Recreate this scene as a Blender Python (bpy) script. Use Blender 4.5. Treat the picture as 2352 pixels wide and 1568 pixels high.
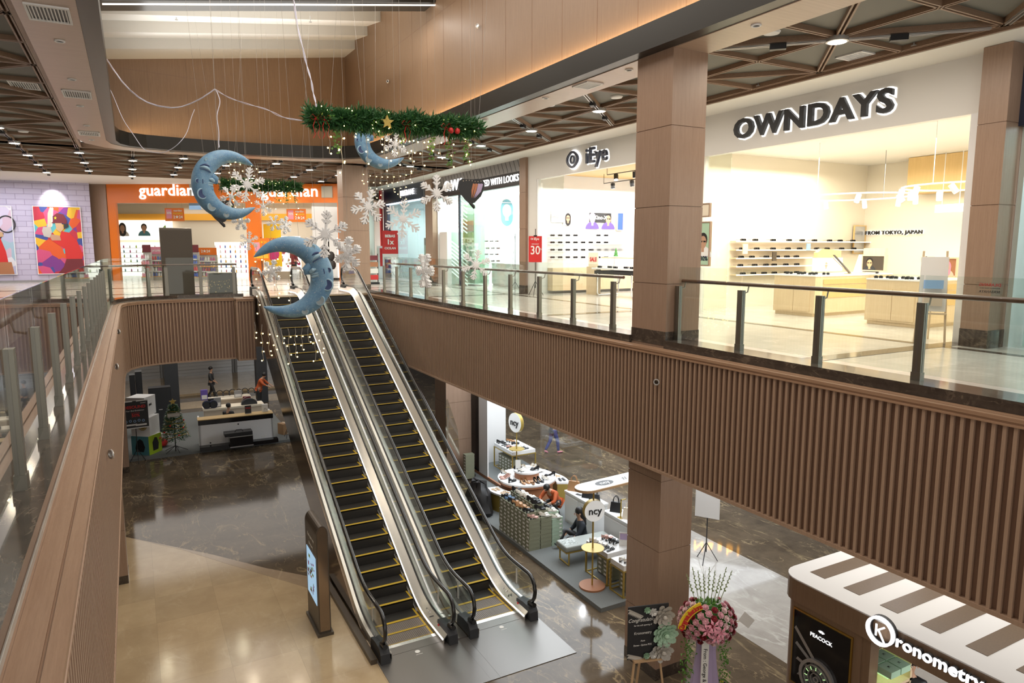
import bpy, math, random
from mathutils import Vector, Matrix
from math import sin, cos, pi, radians as R
random.seed(7)
sc = bpy.context.scene
for o in list(bpy.data.objects): bpy.data.objects.remove(o)
C = sc.collection
# ---------------------------------------------------------------- camera
CZ = 7.8; H = 6.15; ZC = 11.02          # eye height, upper floor, soffit
FPX = 1600.0; PIT = math.atan((784-570)/FPX); YAW = math.atan((1176-298)/math.hypot(FPX, 214))
cd = bpy.data.cameras.new('camera'); cam = bpy.data.objects.new('camera', cd); C.objects.link(cam)
cd.sensor_width = 36; cd.lens = FPX/2352*36; cd.clip_start = .05; cd.clip_end = 300
cam.location = (0, 0, CZ); cam.rotation_euler = (pi/2-PIT, 0, -YAW); sc.camera = cam
# ---------------------------------------------------------------- world, exposure
w = bpy.data.worlds.new('world'); sc.world = w; w.use_nodes = True
w.node_tree.nodes['Background'].inputs[0].default_value = (1.0, .93, .85, 1)
w.node_tree.nodes['Background'].inputs[1].default_value = .95
sc.view_settings.view_transform = 'Standard'; sc.view_settings.look = 'None'
sc.view_settings.exposure = 0.0; sc.view_settings.gamma = 1; sc.view_settings.use_curve_mapping = False
sc.cycles.max_bounces = 7; sc.cycles.diffuse_bounces = 3; sc.cycles.glossy_bounces = 3
sc.cycles.transparent_max_bounces = 24; sc.cycles.use_denoising = True
sc.cycles.sample_clamp_indirect = 4; sc.cycles.caustics_reflective = False; sc.cycles.caustics_refractive = False
WARM = (1, .80, .58); NEUT = (1, .93, .85); COOL = (.85, .93, 1)
def area(name, loc, rot, sx, sy, pw, col=NEUT, spread=None):
    l = bpy.data.lights.new(name, 'AREA'); l.shape = 'RECTANGLE'; l.size = sx; l.size_y = sy; l.energy = pw; l.color = col
    if spread: l.spread = spread
    o = bpy.data.objects.new(name, l); C.objects.link(o); o.location = loc; o.rotation_euler = rot
    return o
# hall
area('atrium_ceiling_light', (3.8, 13, 14.6), (0, 0, 0), 6, 18, 950, (1, .92, .82))
area('beam_strip_light', (3.8, 19.7, 14.3), (0, 0, 0), 7.4, .25, 120, NEUT)
area('cove_light', (7.93, 13.5, 11.46), (0, R(180), 0), .1, 27, 260, (1, .74, .42))
area('cove_light_far', (3.7, 26.9, 11.46), (R(180), 0, 0), 7, .1, 40, (1, .74, .42))
area('gallery_light_right', (10.0, 16, 10.9), (0, 0, 0), 2.4, 24, 420, NEUT)
area('gallery_light_back', (2.5, 31.5, 10.9), (0, 0, 0), 11, 6, 420, NEUT)
area('poster_wall_fill', (-5, 38.6, 10.9), (0, 0, 0), 5, 2.5, 240, (.93, .92, 1))  # added unseen fill to lift the lilac brick wall
area('gallery_light_left', (-3.4, 16, 10.9), (0, 0, 0), 3, 26, 260, NEUT)
# shops upstairs
area('optic_shop_light', (15.6, 10.6, 10.0), (0, 0, 0), 5, 6.6, 800, (1, .93, .78))
area('eye_shop_light', (15.4, 18.6, 10.0), (0, 0, 0), 4.6, 6.6, 700, (1, .96, .9))
area('looks_shop_light', (15.2, 26.8, 10.0), (0, 0, 0), 4.6, 7.6, 1000, (.92, 1, .98))
area('corner_shop_light', (15.2, 34.8, 10.0), (0, 0, 0), 4.6, 5, 420, (.85, .92, 1))
area('phone_shop_light', (15.2, 3.2, 10.0), (0, 0, 0), 4.6, 5.4, 520, (.82, .93, 1))
area('roof_fill_light', (3.8, 21, 13.2), (R(180), 0, 0), 6, 8, 330, (.98, .98, .95))  # added upward fill hanging unseen in the void, brightens the white roof
area('chemist_light', (5.6, 42.0, 10.2), (0, 0, R(-29.7)), 10.5, 5, 230, (1, .95, .9))
# downstairs
area('lower_light_back', (3.0, 34, 5.2), (0, 0, 0), 10, 9, 430, NEUT)
area('lower_fill_far', (18, 24, 5.2), (0, 0, 0), 8, 12, 700, (.9, .95, 1))  # added unseen fill for the dark floor beyond the shoe kiosk
area('lower_light_right', (11.4, 17, 5.2), (0, 0, 0), 5, 12, 900, (.88, .95, 1))
area('lower_light_front', (12.2, 6, 5.2), (0, 0, 0), 5, 8, 230, NEUT)
for x_, y_, z_ in ((13.5, 14, 5.15), (13.5, 19.5, 5.15), (16.5, 22, 5.15), (16.5, 17, 5.15), (12.5, 25, 5.15), (14, 8.5, 5.15), (5.8, 6.2, 10.9), (2.2, 5, 10.9), (.8, 8, 10.9), (2.6, 8.6, 10.9)):
    l = bpy.data.lights.new('downlight_lamp', 'POINT'); l.energy = 30; l.shadow_soft_size = .07; l.color = (.95, .97, 1) if z_ < 6 else NEUT
    o = bpy.data.objects.new('downlight_lamp', l); C.objects.link(o); o.location = (x_, y_, z_)
# ---------------------------------------------------------------- pixel of the photograph -> point on a real plane
def _ray(u, v):
    x = (u-1176)/FPX; y = -(v-784)/FPX
    f = Vector((sin(YAW)*cos(PIT), cos(YAW)*cos(PIT), -sin(PIT))); r = Vector((cos(YAW), -sin(YAW), 0))
    return f + r*x + r.cross(f)*y
def onz(u, v, z): d = _ray(u, v); return Vector((0, 0, CZ)) + d*((z-CZ)/d.z)
def onx(u, v, x): d = _ray(u, v); return Vector((0, 0, CZ)) + d*(x/d.x)
def ony(u, v, y): d = _ray(u, v); return Vector((0, 0, CZ)) + d*(y/d.y)
# ---------------------------------------------------------------- materials
MT = {}
def mat(name, col, rough=.5, metal=0, emit=None, es=1, spec=.5, alpha=None, coat=0):
    m = bpy.data.materials.new(name); m.use_nodes = True; b = m.node_tree.nodes['Principled BSDF']
    b.inputs['Base Color'].default_value = (*col, 1); b.inputs['Roughness'].default_value = rough
    b.inputs['Metallic'].default_value = metal; b.inputs['Specular IOR Level'].default_value = spec
    if coat: b.inputs['Coat Weight'].default_value = coat; b.inputs['Coat Roughness'].default_value = .08
    if emit: b.inputs['Emission Color'].default_value = (*emit, 1); b.inputs['Emission Strength'].default_value = es
    MT[name] = m; return m
def nodes(m): return m.node_tree.nodes, m.node_tree.links, m.node_tree.nodes['Principled BSDF']
def grain(m, c1, c2, scale, detail=4, c3=None, bump=0, seam=None):
    """stretched noise grain between two colours; scale is per-axis"""
    N, L, b = nodes(m)
    tc = N.new('ShaderNodeTexCoord'); mp = N.new('ShaderNodeMapping'); mp.inputs['Scale'].default_value = scale
    nz = N.new('ShaderNodeTexNoise'); nz.inputs['Scale'].default_value = 1; nz.inputs['Detail'].default_value = detail; nz.inputs['Roughness'].default_value = .95
    cr = N.new('ShaderNodeValToRGB'); cr.color_ramp.elements[0].position = .32; cr.color_ramp.elements[1].position = .68
    cr.color_ramp.elements[0].color = (*c1, 1); cr.color_ramp.elements[1].color = (*c2, 1)
    if c3: e = cr.color_ramp.elements.new(.5); e.color = (*c3, 1)
    L.new(tc.outputs['Object'], mp.inputs[0]); L.new(mp.outputs[0], nz.inputs['Vector']); L.new(nz.outputs['Fac'], cr.inputs[0]); L.new(cr.outputs[0], b.inputs['Base Color'])
    if bump:
        bp = N.new('ShaderNodeBump'); bp.inputs['Strength'].default_value = bump; bp.inputs['Distance'].default_value = .01
        L.new(nz.outputs['Fac'], bp.inputs['Height']); L.new(bp.outputs[0], b.inputs['Normal'])
    return m
def wood(name, c1, c2, rough=.45, horiz=False, s=1):
    m = mat(name, c1, rough)
    return grain(m, c1, c2, (1.2*s, 55*s, 55*s) if horiz else (34*s, 34*s, 1.1*s), 5)
wood('wood_wall', (.21, .125, .07), (.30, .19, .115))
wood('wood_column', (.27, .172, .118), (.37, .25, .178), .36)
wood('wood_slat', (.33, .215, .15), (.42, .29, .205), .42)
wood('wood_slat_back', (.22, .13, .09), (.28, .17, .12), .5)
grain(mat('wood_cap', (.3, .18, .11), .4), (.30, .175, .105), (.40, .25, .16), (26, .9, 26), 5)
wood('wood_soffit', (.36, .25, .18), (.46, .335, .25), .35, True, s=.4)
wood('wood_beam', (.22, .135, .085), (.31, .20, .13), .5, True, s=.5)
wood('wood_light', (.66, .50, .31), (.78, .62, .42), .45)
wood('wood_kiosk', (.21, .13, .078), (.28, .18, .11), .42)
wood('wood_ochre', (.62, .42, .17), (.72, .5, .22), .5)
mat('rail_wood', (.13, .055, .03), .28, coat=.6)
def marble(name, base, dark, vein, rough, scale=.55, vs=.9, tile=None, vw=.035, amt=.8, spec=.5):
    """soft clouds crossed by thin broken veins (ridges of warped noise at two scales)"""
    m = mat(name, base, rough); N, L, b = nodes(m); tc = N.new('ShaderNodeTexCoord')
    def nz(sc_, det, ro=.6, dist=0, vec=None):
        n = N.new('ShaderNodeTexNoise'); n.inputs['Scale'].default_value = sc_; n.inputs['Detail'].default_value = det; n.inputs['Roughness'].default_value = ro; n.inputs['Distortion'].default_value = dist
        L.new(vec or tc.outputs['Object'], n.inputs['Vector']); return n.outputs['Fac']
    def ramp(f, stops):
        c = N.new('ShaderNodeValToRGB'); L.new(f, c.inputs[0])
        for k, (p_, c_) in enumerate(stops): e = c.color_ramp.elements[k] if k < 2 else c.color_ramp.elements.new(p_); e.position = p_; e.color = (*c_, 1)
        return c.outputs[0]
    def math_(op, a, c=None, v=None):
        n = N.new('ShaderNodeMath'); n.operation = op; L.new(a, n.inputs[0])
        if c is not None: L.new(c, n.inputs[1])
        if v is not None: n.inputs[1].default_value = v
        return n.outputs[0]
    mp = N.new('ShaderNodeMapping'); mp.inputs['Scale'].default_value = (1, .38, 1); mp.inputs['Rotation'].default_value = (0, 0, R(38)); L.new(tc.outputs['Object'], mp.inputs[0])
    col = ramp(nz(scale*1.6, 9, .65), [(.3, dark), (.7, base)]); vv = None
    for sc_, wd, ms in ((vs, vw, .5), (vs*2.3, vw*.8, .45)):
        rdg = math_('ABSOLUTE', math_('SUBTRACT', nz(sc_, 7, .55, .7, mp.outputs[0]), v=.5)); ln = ramp(rdg, [(0, (1, 1, 1)), (wd, (0, 0, 0))])
        mk = ramp(nz(sc_*.9+.3, 3), [(.42, (0, 0, 0)), (.62, (ms, ms, ms))]); q = math_('MULTIPLY', ln, mk); vv = q if vv is None else math_('ADD', vv, q)
    mx = N.new('ShaderNodeMix'); mx.data_type = 'RGBA'; mx.inputs[7].default_value = (*vein, 1); L.new(math_('MULTIPLY', vv, v=amt*2), mx.inputs[0]); L.new(col, mx.inputs[6]); last = mx.outputs[2]
    if tile:
        bk = N.new('ShaderNodeTexBrick'); bk.offset = 0; bk.inputs['Color1'].default_value = (1, 1, 1, 1); bk.inputs['Color2'].default_value = (.86, .86, .86, 1); bk.inputs['Mortar'].default_value = (.6, .6, .6, 1)
        bk.inputs['Scale'].default_value = 1; bk.inputs['Mortar Size'].default_value = .002; bk.inputs['Brick Width'].default_value = tile; bk.inputs['Row Height'].default_value = tile
        m2 = N.new('ShaderNodeMix'); m2.data_type = 'RGBA'; m2.blend_type = 'MULTIPLY'; m2.inputs[0].default_value = 1
        L.new(tc.outputs['Object'], bk.inputs['Vector']); L.new(last, m2.inputs[6]); L.new(bk.outputs[0], m2.inputs[7]); last = m2.outputs[2]
    L.new(last, b.inputs['Base Color']); b.inputs['Specular IOR Level'].default_value = spec; return m
marble('marble_brown', (.165, .125, .085), (.078, .058, .04), (.46, .35, .20), .08, .6, .8, 1.2, .014, .75, .22)
marble('marble_beige', (.56, .43, .265), (.46, .34, .205), (.66, .54, .37), .12, .8, .6, 1.2, .02, .3)
marble('marble_grey', (.50, .47, .43), (.36, .33, .30), (.62, .60, .56), .05, .8, .6, 1.2, .02)
marble('marble_tan', (.40, .30, .20), (.32, .235, .155), (.55, .44, .3), .12, .8, .6, None, .02, .4)
marble('granite', (.085, .066, .052), (.04, .032, .027), (.2, .16, .12), .1, 3, 3, None, .02)
marble('tile_pale', (.60, .57, .52), (.52, .49, .45), (.68, .65, .6), .16, 1.5, 1, .8, .02)
grain(mat('carpet', (.2, .2, .2), .95, spec=.1), (.14, .15, .15), (.21, .22, .215), (60, 60, 60), 2, bump=.3)
mat('soffit_dark', (.028, .026, .023), .35, spec=.3); mat('lattice_panel', (.125, .12, .10), .6)
mat('grey_fascia', (.11, .108, .10), .4)
mat('white_paint', (.78, .76, .72), .55); mat('white_ceiling', (.74, .72, .66), .7); mat('white_gloss', (.86, .86, .86), .25)
mat('white_plain', (.8, .8, .8), .6); mat('cream_wall', (.80, .74, .62), .6); mat('cream', (.80, .72, .58), .6); mat('pure_white', (.9, .9, .9), .5)
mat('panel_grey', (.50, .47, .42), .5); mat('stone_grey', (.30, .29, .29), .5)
def steel(name, col, rough):
    m = mat(name, col, rough, 1); N, L, b = nodes(m)
    tc = N.new('ShaderNodeTexCoord'); mp = N.new('ShaderNodeMapping'); mp.inputs['Scale'].default_value = (300, 2, 2)
    nz = N.new('ShaderNodeTexNoise'); nz.inputs['Scale'].default_value = 1; mr = N.new('ShaderNodeMapRange'); mr.inputs[3].default_value = rough*.75; mr.inputs[4].default_value = rough*1.3
    L.new(tc.outputs['Object'], mp.inputs[0]); L.new(mp.outputs[0], nz.inputs['Vector']); L.new(nz.outputs['Fac'], mr.inputs[0]); L.new(mr.outputs[0], b.inputs['Roughness'])
    return m
mat('steel', (.72, .70, .66), .27, .9); mat('steel_plate', (.22, .21, .2), .38, .8); steel('steel_dull', (.30, .29, .28), .32); steel('steel_bronze', (.26, .2, .15), .12); steel('steel_post', (.30, .29, .25), .36)
mat('chrome', (.8, .8, .8), .12, 1); mat('gold', (.62, .43, .12), .25, 1); mat('gold_paint', (.46, .33, .08), .35, .4)
mat('black_rubber', (.012, .012, .013), .18, coat=.4); mat('black', (.012, .012, .014), .45); mat('black_gloss', (.01, .01, .012), .08); mat('charcoal', (.03, .032, .036), .6)
mat('step_dark', (.022, .020, .018), .45); mat('step_tread', (.20, .17, .15), .4, .3); mat('yellow_line', (.55, .36, .02), .5)
mat('navy', (.018, .024, .05), .3); mat('brown_metal', (.085, .068, .052), .35, .3); mat('orange', (.78, .19, .018), .35); mat('orange_light', (.95, .45, .04), .5)
mat('yellow', (.85, .62, .03), .5); mat('red', (.62, .03, .03), .45); mat('maroon', (.16, .02, .03), .6); mat('green', (.05, .22, .04), .6); mat('green_light', (.22, .42, .06), .6)
mat('pale_green', (.42, .62, .45), .6); mat('lime', (.38, .55, .02), .5); mat('teal', (.08, .25, .3), .5); mat('pink', (.75, .28, .38), .6); mat('magenta', (.55, .06, .25), .5)
mat('lilac', (.50, .40, .62), .6); mat('purple', (.14, .09, .4), .5); mat('blue', (.05, .12, .5), .5); mat('sky_blue', (.3, .5, .8), .5); mat('tan', (.55, .36, .2), .5)
mat('beige', (.66, .55, .42), .5); mat('cardboard', (.33, .19, .09), .7); mat('olive_box', (.235, .24, .165), .55); mat('mint_box', (.40, .52, .40), .5)
mat('paper', (.82, .81, .78), .6); mat('ink', (.02, .02, .022), .5); mat('grey', (.3, .3, .3), .5); mat('silver', (.55, .55, .55), .3, .7); mat('skin', (.50, .29, .19), .5)
mat('hair', (.012, .010, .010), .45); mat('denim', (.05, .06, .22), .7); mat('shirt_orange', (.50, .10, .025), .7); mat('shirt_dark', (.015, .02, .03), .7)
mat('bench_cushion', (.30, .32, .30), .4); mat('terracotta', (.40, .17, .08), .5); mat('rope', (.5, .46, .4), .6); mat('wire', (.35, .33, .31), .4); mat('cable', (.72, .72, .85), .4)
grain(mat('moon_blue', (.1, .2, .4), .5), (.07, .19, .38), (.22, .40, .55), (3, 3, 3), 7, bump=.2)
grain(mat('bark', (.5, .45, .4), .8), (.25, .2, .16), (.6, .56, .5), (8, 8, 8), 4)
mat('moon_light', (.30, .47, .60), .5); mat('moon_deep', (.03, .055, .16), .5); mat('moon_grey', (.27, .33, .36), .5); mat('foam_white', (.90, .91, .93), .6); mat('foam_grey', (.52, .54, .56), .6)
def em(name, col, s): return mat(name, col, .6, 0, col, s)
em('glow_white', (1, 1, 1), 6); em('glow_letter', (1, 1, 1), 1.3); em('glow_halo', (1, .99, .96), 1.6); em('glow_warm', (1, .84, .6), 60); em('glow_bulb', (1, .72, .25), 14); em('glow_led', (1, .96, .92), 2.2)
em('glow_panel', (1, .97, .9), 1.15); em('glow_cool', (.75, .85, 1), 2.2); em('glow_screen', (.35, .55, .75), .8); em('glow_shop', (1, .97, .9), 1.2); em('glow_cream', (1, .95, .80), .95)
em('glow_spot', (1, .97, .9), 12); em('glow_disc', (.8, .82, .82), .35); em('glow_blue', (.45, .62, 1), .9); em('glow_green', (.55, .9, .4), .8); em('glow_orange', (1, .42, .02), 10); em('glow_mint', (.8, 1, .94), .9)
def glass(name, tint=(.93, .97, .95), refl=1.0):
    m = bpy.data.materials.new(name); m.use_nodes = True; N = m.node_tree.nodes; L = m.node_tree.links; N.clear()
    o = N.new('ShaderNodeOutputMaterial'); t = N.new('ShaderNodeBsdfTransparent'); t.inputs[0].default_value = (*tint, 1)
    g = N.new('ShaderNodeBsdfGlossy'); g.inputs['Roughness'].default_value = .02; mx = N.new('ShaderNodeMixShader')
    fr = N.new('ShaderNodeLayerWeight'); fr.inputs[0].default_value = .5; pw = N.new('ShaderNodeMath'); pw.operation = 'POWER'; pw.inputs[1].default_value = 4.5; ad = N.new('ShaderNodeMath'); ad.inputs[1].default_value = .045; mu = N.new('ShaderNodeMath'); mu.operation = 'MULTIPLY'; mu.inputs[1].default_value = refl
    L.new(fr.outputs['Facing'], pw.inputs[0]); L.new(pw.outputs[0], ad.inputs[0]); L.new(ad.outputs[0], mu.inputs[0]); L.new(mu.outputs[0], mx.inputs[0]); L.new(t.outputs[0], mx.inputs[1]); L.new(g.outputs[0], mx.inputs[2]); L.new(mx.outputs[0], o.inputs[0])
    MT[name] = m
glass('glass', (.93, .96, .94), 1.1); glass('glass_green', (.80, .90, .86), 1.2); glass('glass_clear', (.97, .98, .98), .8)
def brickmat():
    m = mat('brick_lilac', (.6, .55, .7), .6); N, L, b = nodes(m)
    tc = N.new('ShaderNodeTexCoord'); mp = N.new('ShaderNodeMapping'); mp.inputs['Rotation'].default_value = (R(90), 0, 0)
    bk = N.new('ShaderNodeTexBrick'); bk.inputs['Color1'].default_value = (.50, .46, .60, 1); bk.inputs['Color2'].default_value = (.56, .52, .66, 1); bk.inputs['Mortar'].default_value = (.36, .32, .45, 1)
    bk.inputs['Scale'].default_value = 1; bk.inputs['Mortar Size'].default_value = .014; bk.inputs['Brick Width'].default_value = .72; bk.inputs['Row Height'].default_value = .26
    bp = N.new('ShaderNodeBump'); bp.inputs['Strength'].default_value = .5; bp.inputs['Distance'].default_value = .02; bp.invert = True
    L.new(tc.outputs['Object'], mp.inputs[0]); L.new(mp.outputs[0], bk.inputs['Vector']); L.new(bk.outputs[0], b.inputs['Base Color']); L.new(bk.outputs['Fac'], bp.inputs['Height']); L.new(bp.outputs[0], b.inputs['Normal'])
brickmat()
def speck(name, base, cols, scale):
    """voronoi cells of several colours: stock on far shelves, paint splashes"""
    m = mat(name, base, .5); N, L, b = nodes(m); tc = N.new('ShaderNodeTexCoord'); mp = N.new('ShaderNodeMapping'); mp.inputs['Scale'].default_value = scale
    vo = N.new('ShaderNodeTexVoronoi'); vo.inputs['Scale'].default_value = 1; sp = N.new('ShaderNodeSeparateColor'); cr = N.new('ShaderNodeValToRGB'); cr.color_ramp.interpolation = 'CONSTANT'
    for i, c in enumerate(cols):
        e = cr.color_ramp.elements[i] if i < 2 else cr.color_ramp.elements.new(i/len(cols))
        e.position = i/len(cols); e.color = (*c, 1)
    L.new(tc.outputs['Object'], mp.inputs[0]); L.new(mp.outputs[0], vo.inputs['Vector']); L.new(vo.outputs['Color'], sp.inputs[0]); L.new(sp.outputs[0], cr.inputs[0]); L.new(cr.outputs[0], b.inputs['Base Color'])
    return m
speck('paint_splash', (.5, .1, .1), [(.5, .03, .06), (.75, .45, .03), (.05, .08, .3), (.6, .08, .2), (.1, .45, .5), (.7, .1, .02), (.2, .04, .25)], (2.2, 2.2, 2.2))
speck('paint_pale', (.5, .5, .6), [(.45, .45, .62), (.6, .55, .7), (.35, .5, .6), (.6, .45, .55), (.7, .7, .75)], (1.6, 1.6, 1.6))
# ---------------------------------------------------------------- mesh builder
class MB:
    def __init__(s, T=None): s.v = []; s.f = []; s.m = []; s.mi = 0; s.T = T
    def add(s, vs, fs):
        n = len(s.v)
        for p in vs:
            p = Vector(p); s.v.append(tuple(s.T @ p) if s.T is not None else tuple(p))
        for f in fs: s.f.append([n+i for i in f]); s.m.append(s.mi)
        return s
    def mt(s, i): s.mi = i; return s
    def box(s, x0, x1, y0, y1, z0, z1):
        if x0 > x1: x0, x1 = x1, x0
        if y0 > y1: y0, y1 = y1, y0
        if z0 > z1: z0, z1 = z1, z0
        return s.add([(x0,y0,z0),(x1,y0,z0),(x1,y1,z0),(x0,y1,z0),(x0,y0,z1),(x1,y0,z1),(x1,y1,z1),(x0,y1,z1)], [(0,3,2,1),(4,5,6,7),(0,1,5,4),(1,2,6,5),(2,3,7,6),(3,0,4,7)])
    def bar(s, p, q, w, h, up=(0,0,1)):
        p = Vector(p); q = Vector(q); d = (q-p).normalized(); u = Vector(up)
        if abs(d.dot(u)) > .99: u = Vector((0,1,0))
        a = d.cross(u).normalized()*w/2; b = a.cross(d).normalized()*h/2
        return s.add([p-a-b,p+a-b,p+a+b,p-a+b,q-a-b,q+a-b,q+a+b,q-a+b], [(0,1,2,3),(7,6,5,4),(4,5,1,0),(5,6,2,1),(6,7,3,2),(7,4,0,3)])
    def cyl(s, p, q, r, r2=None, n=12, cap=True):
        p = Vector(p); q = Vector(q); r2 = r if r2 is None else r2; d = (q-p).normalized()
        u = Vector((0,0,1)) if abs(d.z) < .9 else Vector((1,0,0)); a = d.cross(u).normalized(); b = d.cross(a)
        vs = [p+(a*cos(2*pi*i/n)+b*sin(2*pi*i/n))*r for i in range(n)]+[q+(a*cos(2*pi*i/n)+b*sin(2*pi*i/n))*r2 for i in range(n)]
        fs = [(i,(i+1)%n,n+(i+1)%n,n+i) for i in range(n)]
        if cap: fs += [tuple(range(n))[::-1], tuple(range(n,2*n))]
        return s.add(vs, fs)
    def tube(s, pts, r, n=8, cap=True, flat=1):
        pts = [Vector(p) for p in pts]; k = len(pts); rs = r if isinstance(r, (list, tuple)) else [r]*k
        vs = []; prev = None
        for i, p in enumerate(pts):
            d = (pts[min(i+1,k-1)]-pts[max(i-1,0)]).normalized()
            if prev is None: u = Vector((0,0,1)) if abs(d.z) < .9 else Vector((1,0,0)); a = d.cross(u).normalized()
            else: a = (prev - d*prev.dot(d)).normalized()
            prev = a; b = d.cross(a)
            vs += [p+(a*cos(2*pi*j/n)+b*sin(2*pi*j/n)*flat)*rs[i] for j in range(n)]
        fs = [(i*n+j, i*n+(j+1)%n, (i+1)*n+(j+1)%n, (i+1)*n+j) for i in range(k-1) for j in range(n)]
        if cap: fs += [tuple(range(n))[::-1], tuple(range((k-1)*n, k*n))]
        return s.add(vs, fs)
    def lathe(s, c, prof, n=20, sx=1, sy=1, a0=0, a1=2*pi):
        c = Vector(c); full = abs(a1-a0-2*pi) < 1e-6; m = n if full else n+1; vs = []
        for r, z in prof: vs += [c+Vector((cos(a0+(a1-a0)*i/n)*r*sx, sin(a0+(a1-a0)*i/n)*r*sy, z)) for i in range(m)]
        fs = [(k*m+i, k*m+(i+1)%m, (k+1)*m+(i+1)%m, (k+1)*m+i) for k in range(len(prof)-1) for i in range(m if full else n)]
        s.add(vs, fs)
        if prof[0][0] > 1e-6 and full: s.f.append([len(s.v)-len(vs)+i for i in range(m)][::-1]); s.m.append(s.mi)
        if prof[-1][0] > 1e-6 and full: s.f.append([len(s.v)-m+i for i in range(m)]); s.m.append(s.mi)
        return s
    def ball(s, c, r, n=10, sx=1, sy=1, sz=1):
        k = max(4, n//2); return s.lathe(c, [(max(1e-5, r*sin(pi*i/k)), -r*cos(pi*i/k)*sz) for i in range(k+1)], n, sx, sy)
    def prism(s, poly, a, b, ax='z'):
        n = len(poly)
        f = {'z': lambda p, t: (p[0], p[1], t), 'y': lambda p, t: (p[0], t, p[1]), 'x': lambda p, t: (t, p[0], p[1])}[ax]
        return s.add([f(p, a) for p in poly]+[f(p, b) for p in poly], [tuple(range(n))[::-1], tuple(range(n, 2*n))]+[(i, (i+1)%n, n+(i+1)%n, n+i) for i in range(n)])
    def sweep(s, path, sec, closed=True):
        """path: (x,y,z) frames, sec: (lateral, up) offsets; lateral is horizontal, up is vertical"""
        pts = [Vector(p) for p in path]; k = len(pts); n = len(sec); vs = []
        for i, p in enumerate(pts):
            d = pts[min(i+1,k-1)]-pts[max(i-1,0)]; d.z = 0
            d = d.normalized(); l = Vector((d.y, -d.x, 0))
            vs += [p+l*a+Vector((0,0,b)) for a, b in sec]
        m = n if closed else n-1
        fs = [(i*n+j, (i+1)*n+j, (i+1)*n+(j+1)%n, i*n+(j+1)%n) for i in range(k-1) for j in range(m)]
        if closed: fs += [tuple(range(n)), tuple(range((k-1)*n, k*n))[::-1]]
        return s.add(vs, fs)
    def build(s, name, mats, parent=None, smooth=False):
        me = bpy.data.meshes.new(name); me.from_pydata(s.v, [], s.f); me.validate()
        for m in ([mats] if isinstance(mats, str) else mats): me.materials.append(MT[m])
        if len(me.polygons) == len(s.m): me.polygons.foreach_set('material_index', s.m)
        if smooth:
            me.polygons.foreach_set('use_smooth', [True]*len(me.polygons))
            me.set_sharp_from_angle(angle=R(38))
        me.update()
        o = bpy.data.objects.new(name, me); C.objects.link(o)
        if parent is not None: o.parent = parent
        return o
def T(name, label, cat, loc=(0,0,0), rz=0, group=None):
    o = bpy.data.objects.new(name, None); o.empty_display_size = .1; C.objects.link(o); o.location = loc; o.rotation_euler = (0,0,rz)
    o['label'] = label; o['category'] = cat
    if group: o['group'] = group
    return o
def tag(o, label, cat, group=None):
    o['label'] = label; o['category'] = cat
    if group: o['group'] = group
    return o
def st(o): o['kind'] = 'structure'; return o
def kids(r): return KID.get(r.name, [])
def dup(root, loc, rz=0, label=None, group=None, scale=None, rot=None):
    r = root.copy(); C.objects.link(r); r.location = loc; r.rotation_euler = rot if rot is not None else (0,0,rz)
    if scale: r.scale = (scale,)*3
    if label: r['label'] = label
    if group: r['group'] = group
    for ch in [c for c in root.children]:
        c = ch.copy(); C.objects.link(c); c.parent = r
        for g in ch.children:
            d = g.copy(); C.objects.link(d); d.parent = c
    return r
FONTS = []
def text(s, size, m, parent=None, loc=(0,0,0), rot=(pi/2,0,0), depth=.02, bold=0, name='lettering', align='CENTER', sx=1, shear=0, space=1):
    c = bpy.data.curves.new(name, 'FONT'); c.body = s; c.size = size; c.extrude = depth/2; c.offset = bold*size; c.align_x = align; c.align_y = 'CENTER'; c.shear = shear; c.space_character = space
    c.resolution_u = 3; c.materials.append(MT[m]); o = bpy.data.objects.new(name, c); C.objects.link(o); o.location = loc; o.rotation_euler = rot; o.scale = (sx, 1, 1)
    if parent is not None: o.parent = parent
    FONTS.append(o); return o
ORD = 'first second third fourth fifth sixth seventh eighth ninth tenth eleventh twelfth thirteenth fourteenth fifteenth sixteenth seventeenth eighteenth nineteenth twentieth'.split()
def circ(cx, cy, r, n=16, a0=0, a1=2*pi): return [(cx+r*cos(a0+(a1-a0)*i/n), cy+r*sin(a0+(a1-a0)*i/n)) for i in range(n)]
# ================================================================ the setting
XR = 7.65; XL = -.16; XCR = 7.64; XCL = -.36          # ceiling opening, cladding faces
# ---- ground floor
b = MB(); b.box(-14, 26, -4, 52, -.3, 0); st(b.build('floor', 'marble_brown'))
b = MB(); e_ = [tuple(onz(u, v, 0))[:2] for u, v in ((284, 1232), (490, 1274), (612, 1305), (717, 1325))]; pts = [(-14, 30), (-6, 25), (-2.5, 22.8)]+e_+[(3.67, 15.3), (3.67, -4), (-14, -4)]
b.prism(pts, 0, .004); st(b.build('floor', 'marble_beige'))
b = MB(); f_ = [tuple(onz(u, v, 0))[:2] for u, v in ((420, 1263), (525, 1296), (700, 1348), (790, 1385))]; b.prism(e_+[(3.67, 15.3)]+f_[::-1], .004, .006); st(b.build('floor', 'marble_tan'))
b = MB(); b.box(10.44, 13.27, -4, 14.2, 0, .004); st(b.build('floor', 'marble_grey'))
b = MB(); b.box(8.42, 10.44, -4, 9.7, 0, .003); b.box(3.68, 3.72, -2, 11.3, 0, .003); st(b.build('floor', 'marble_brown'))
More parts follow.
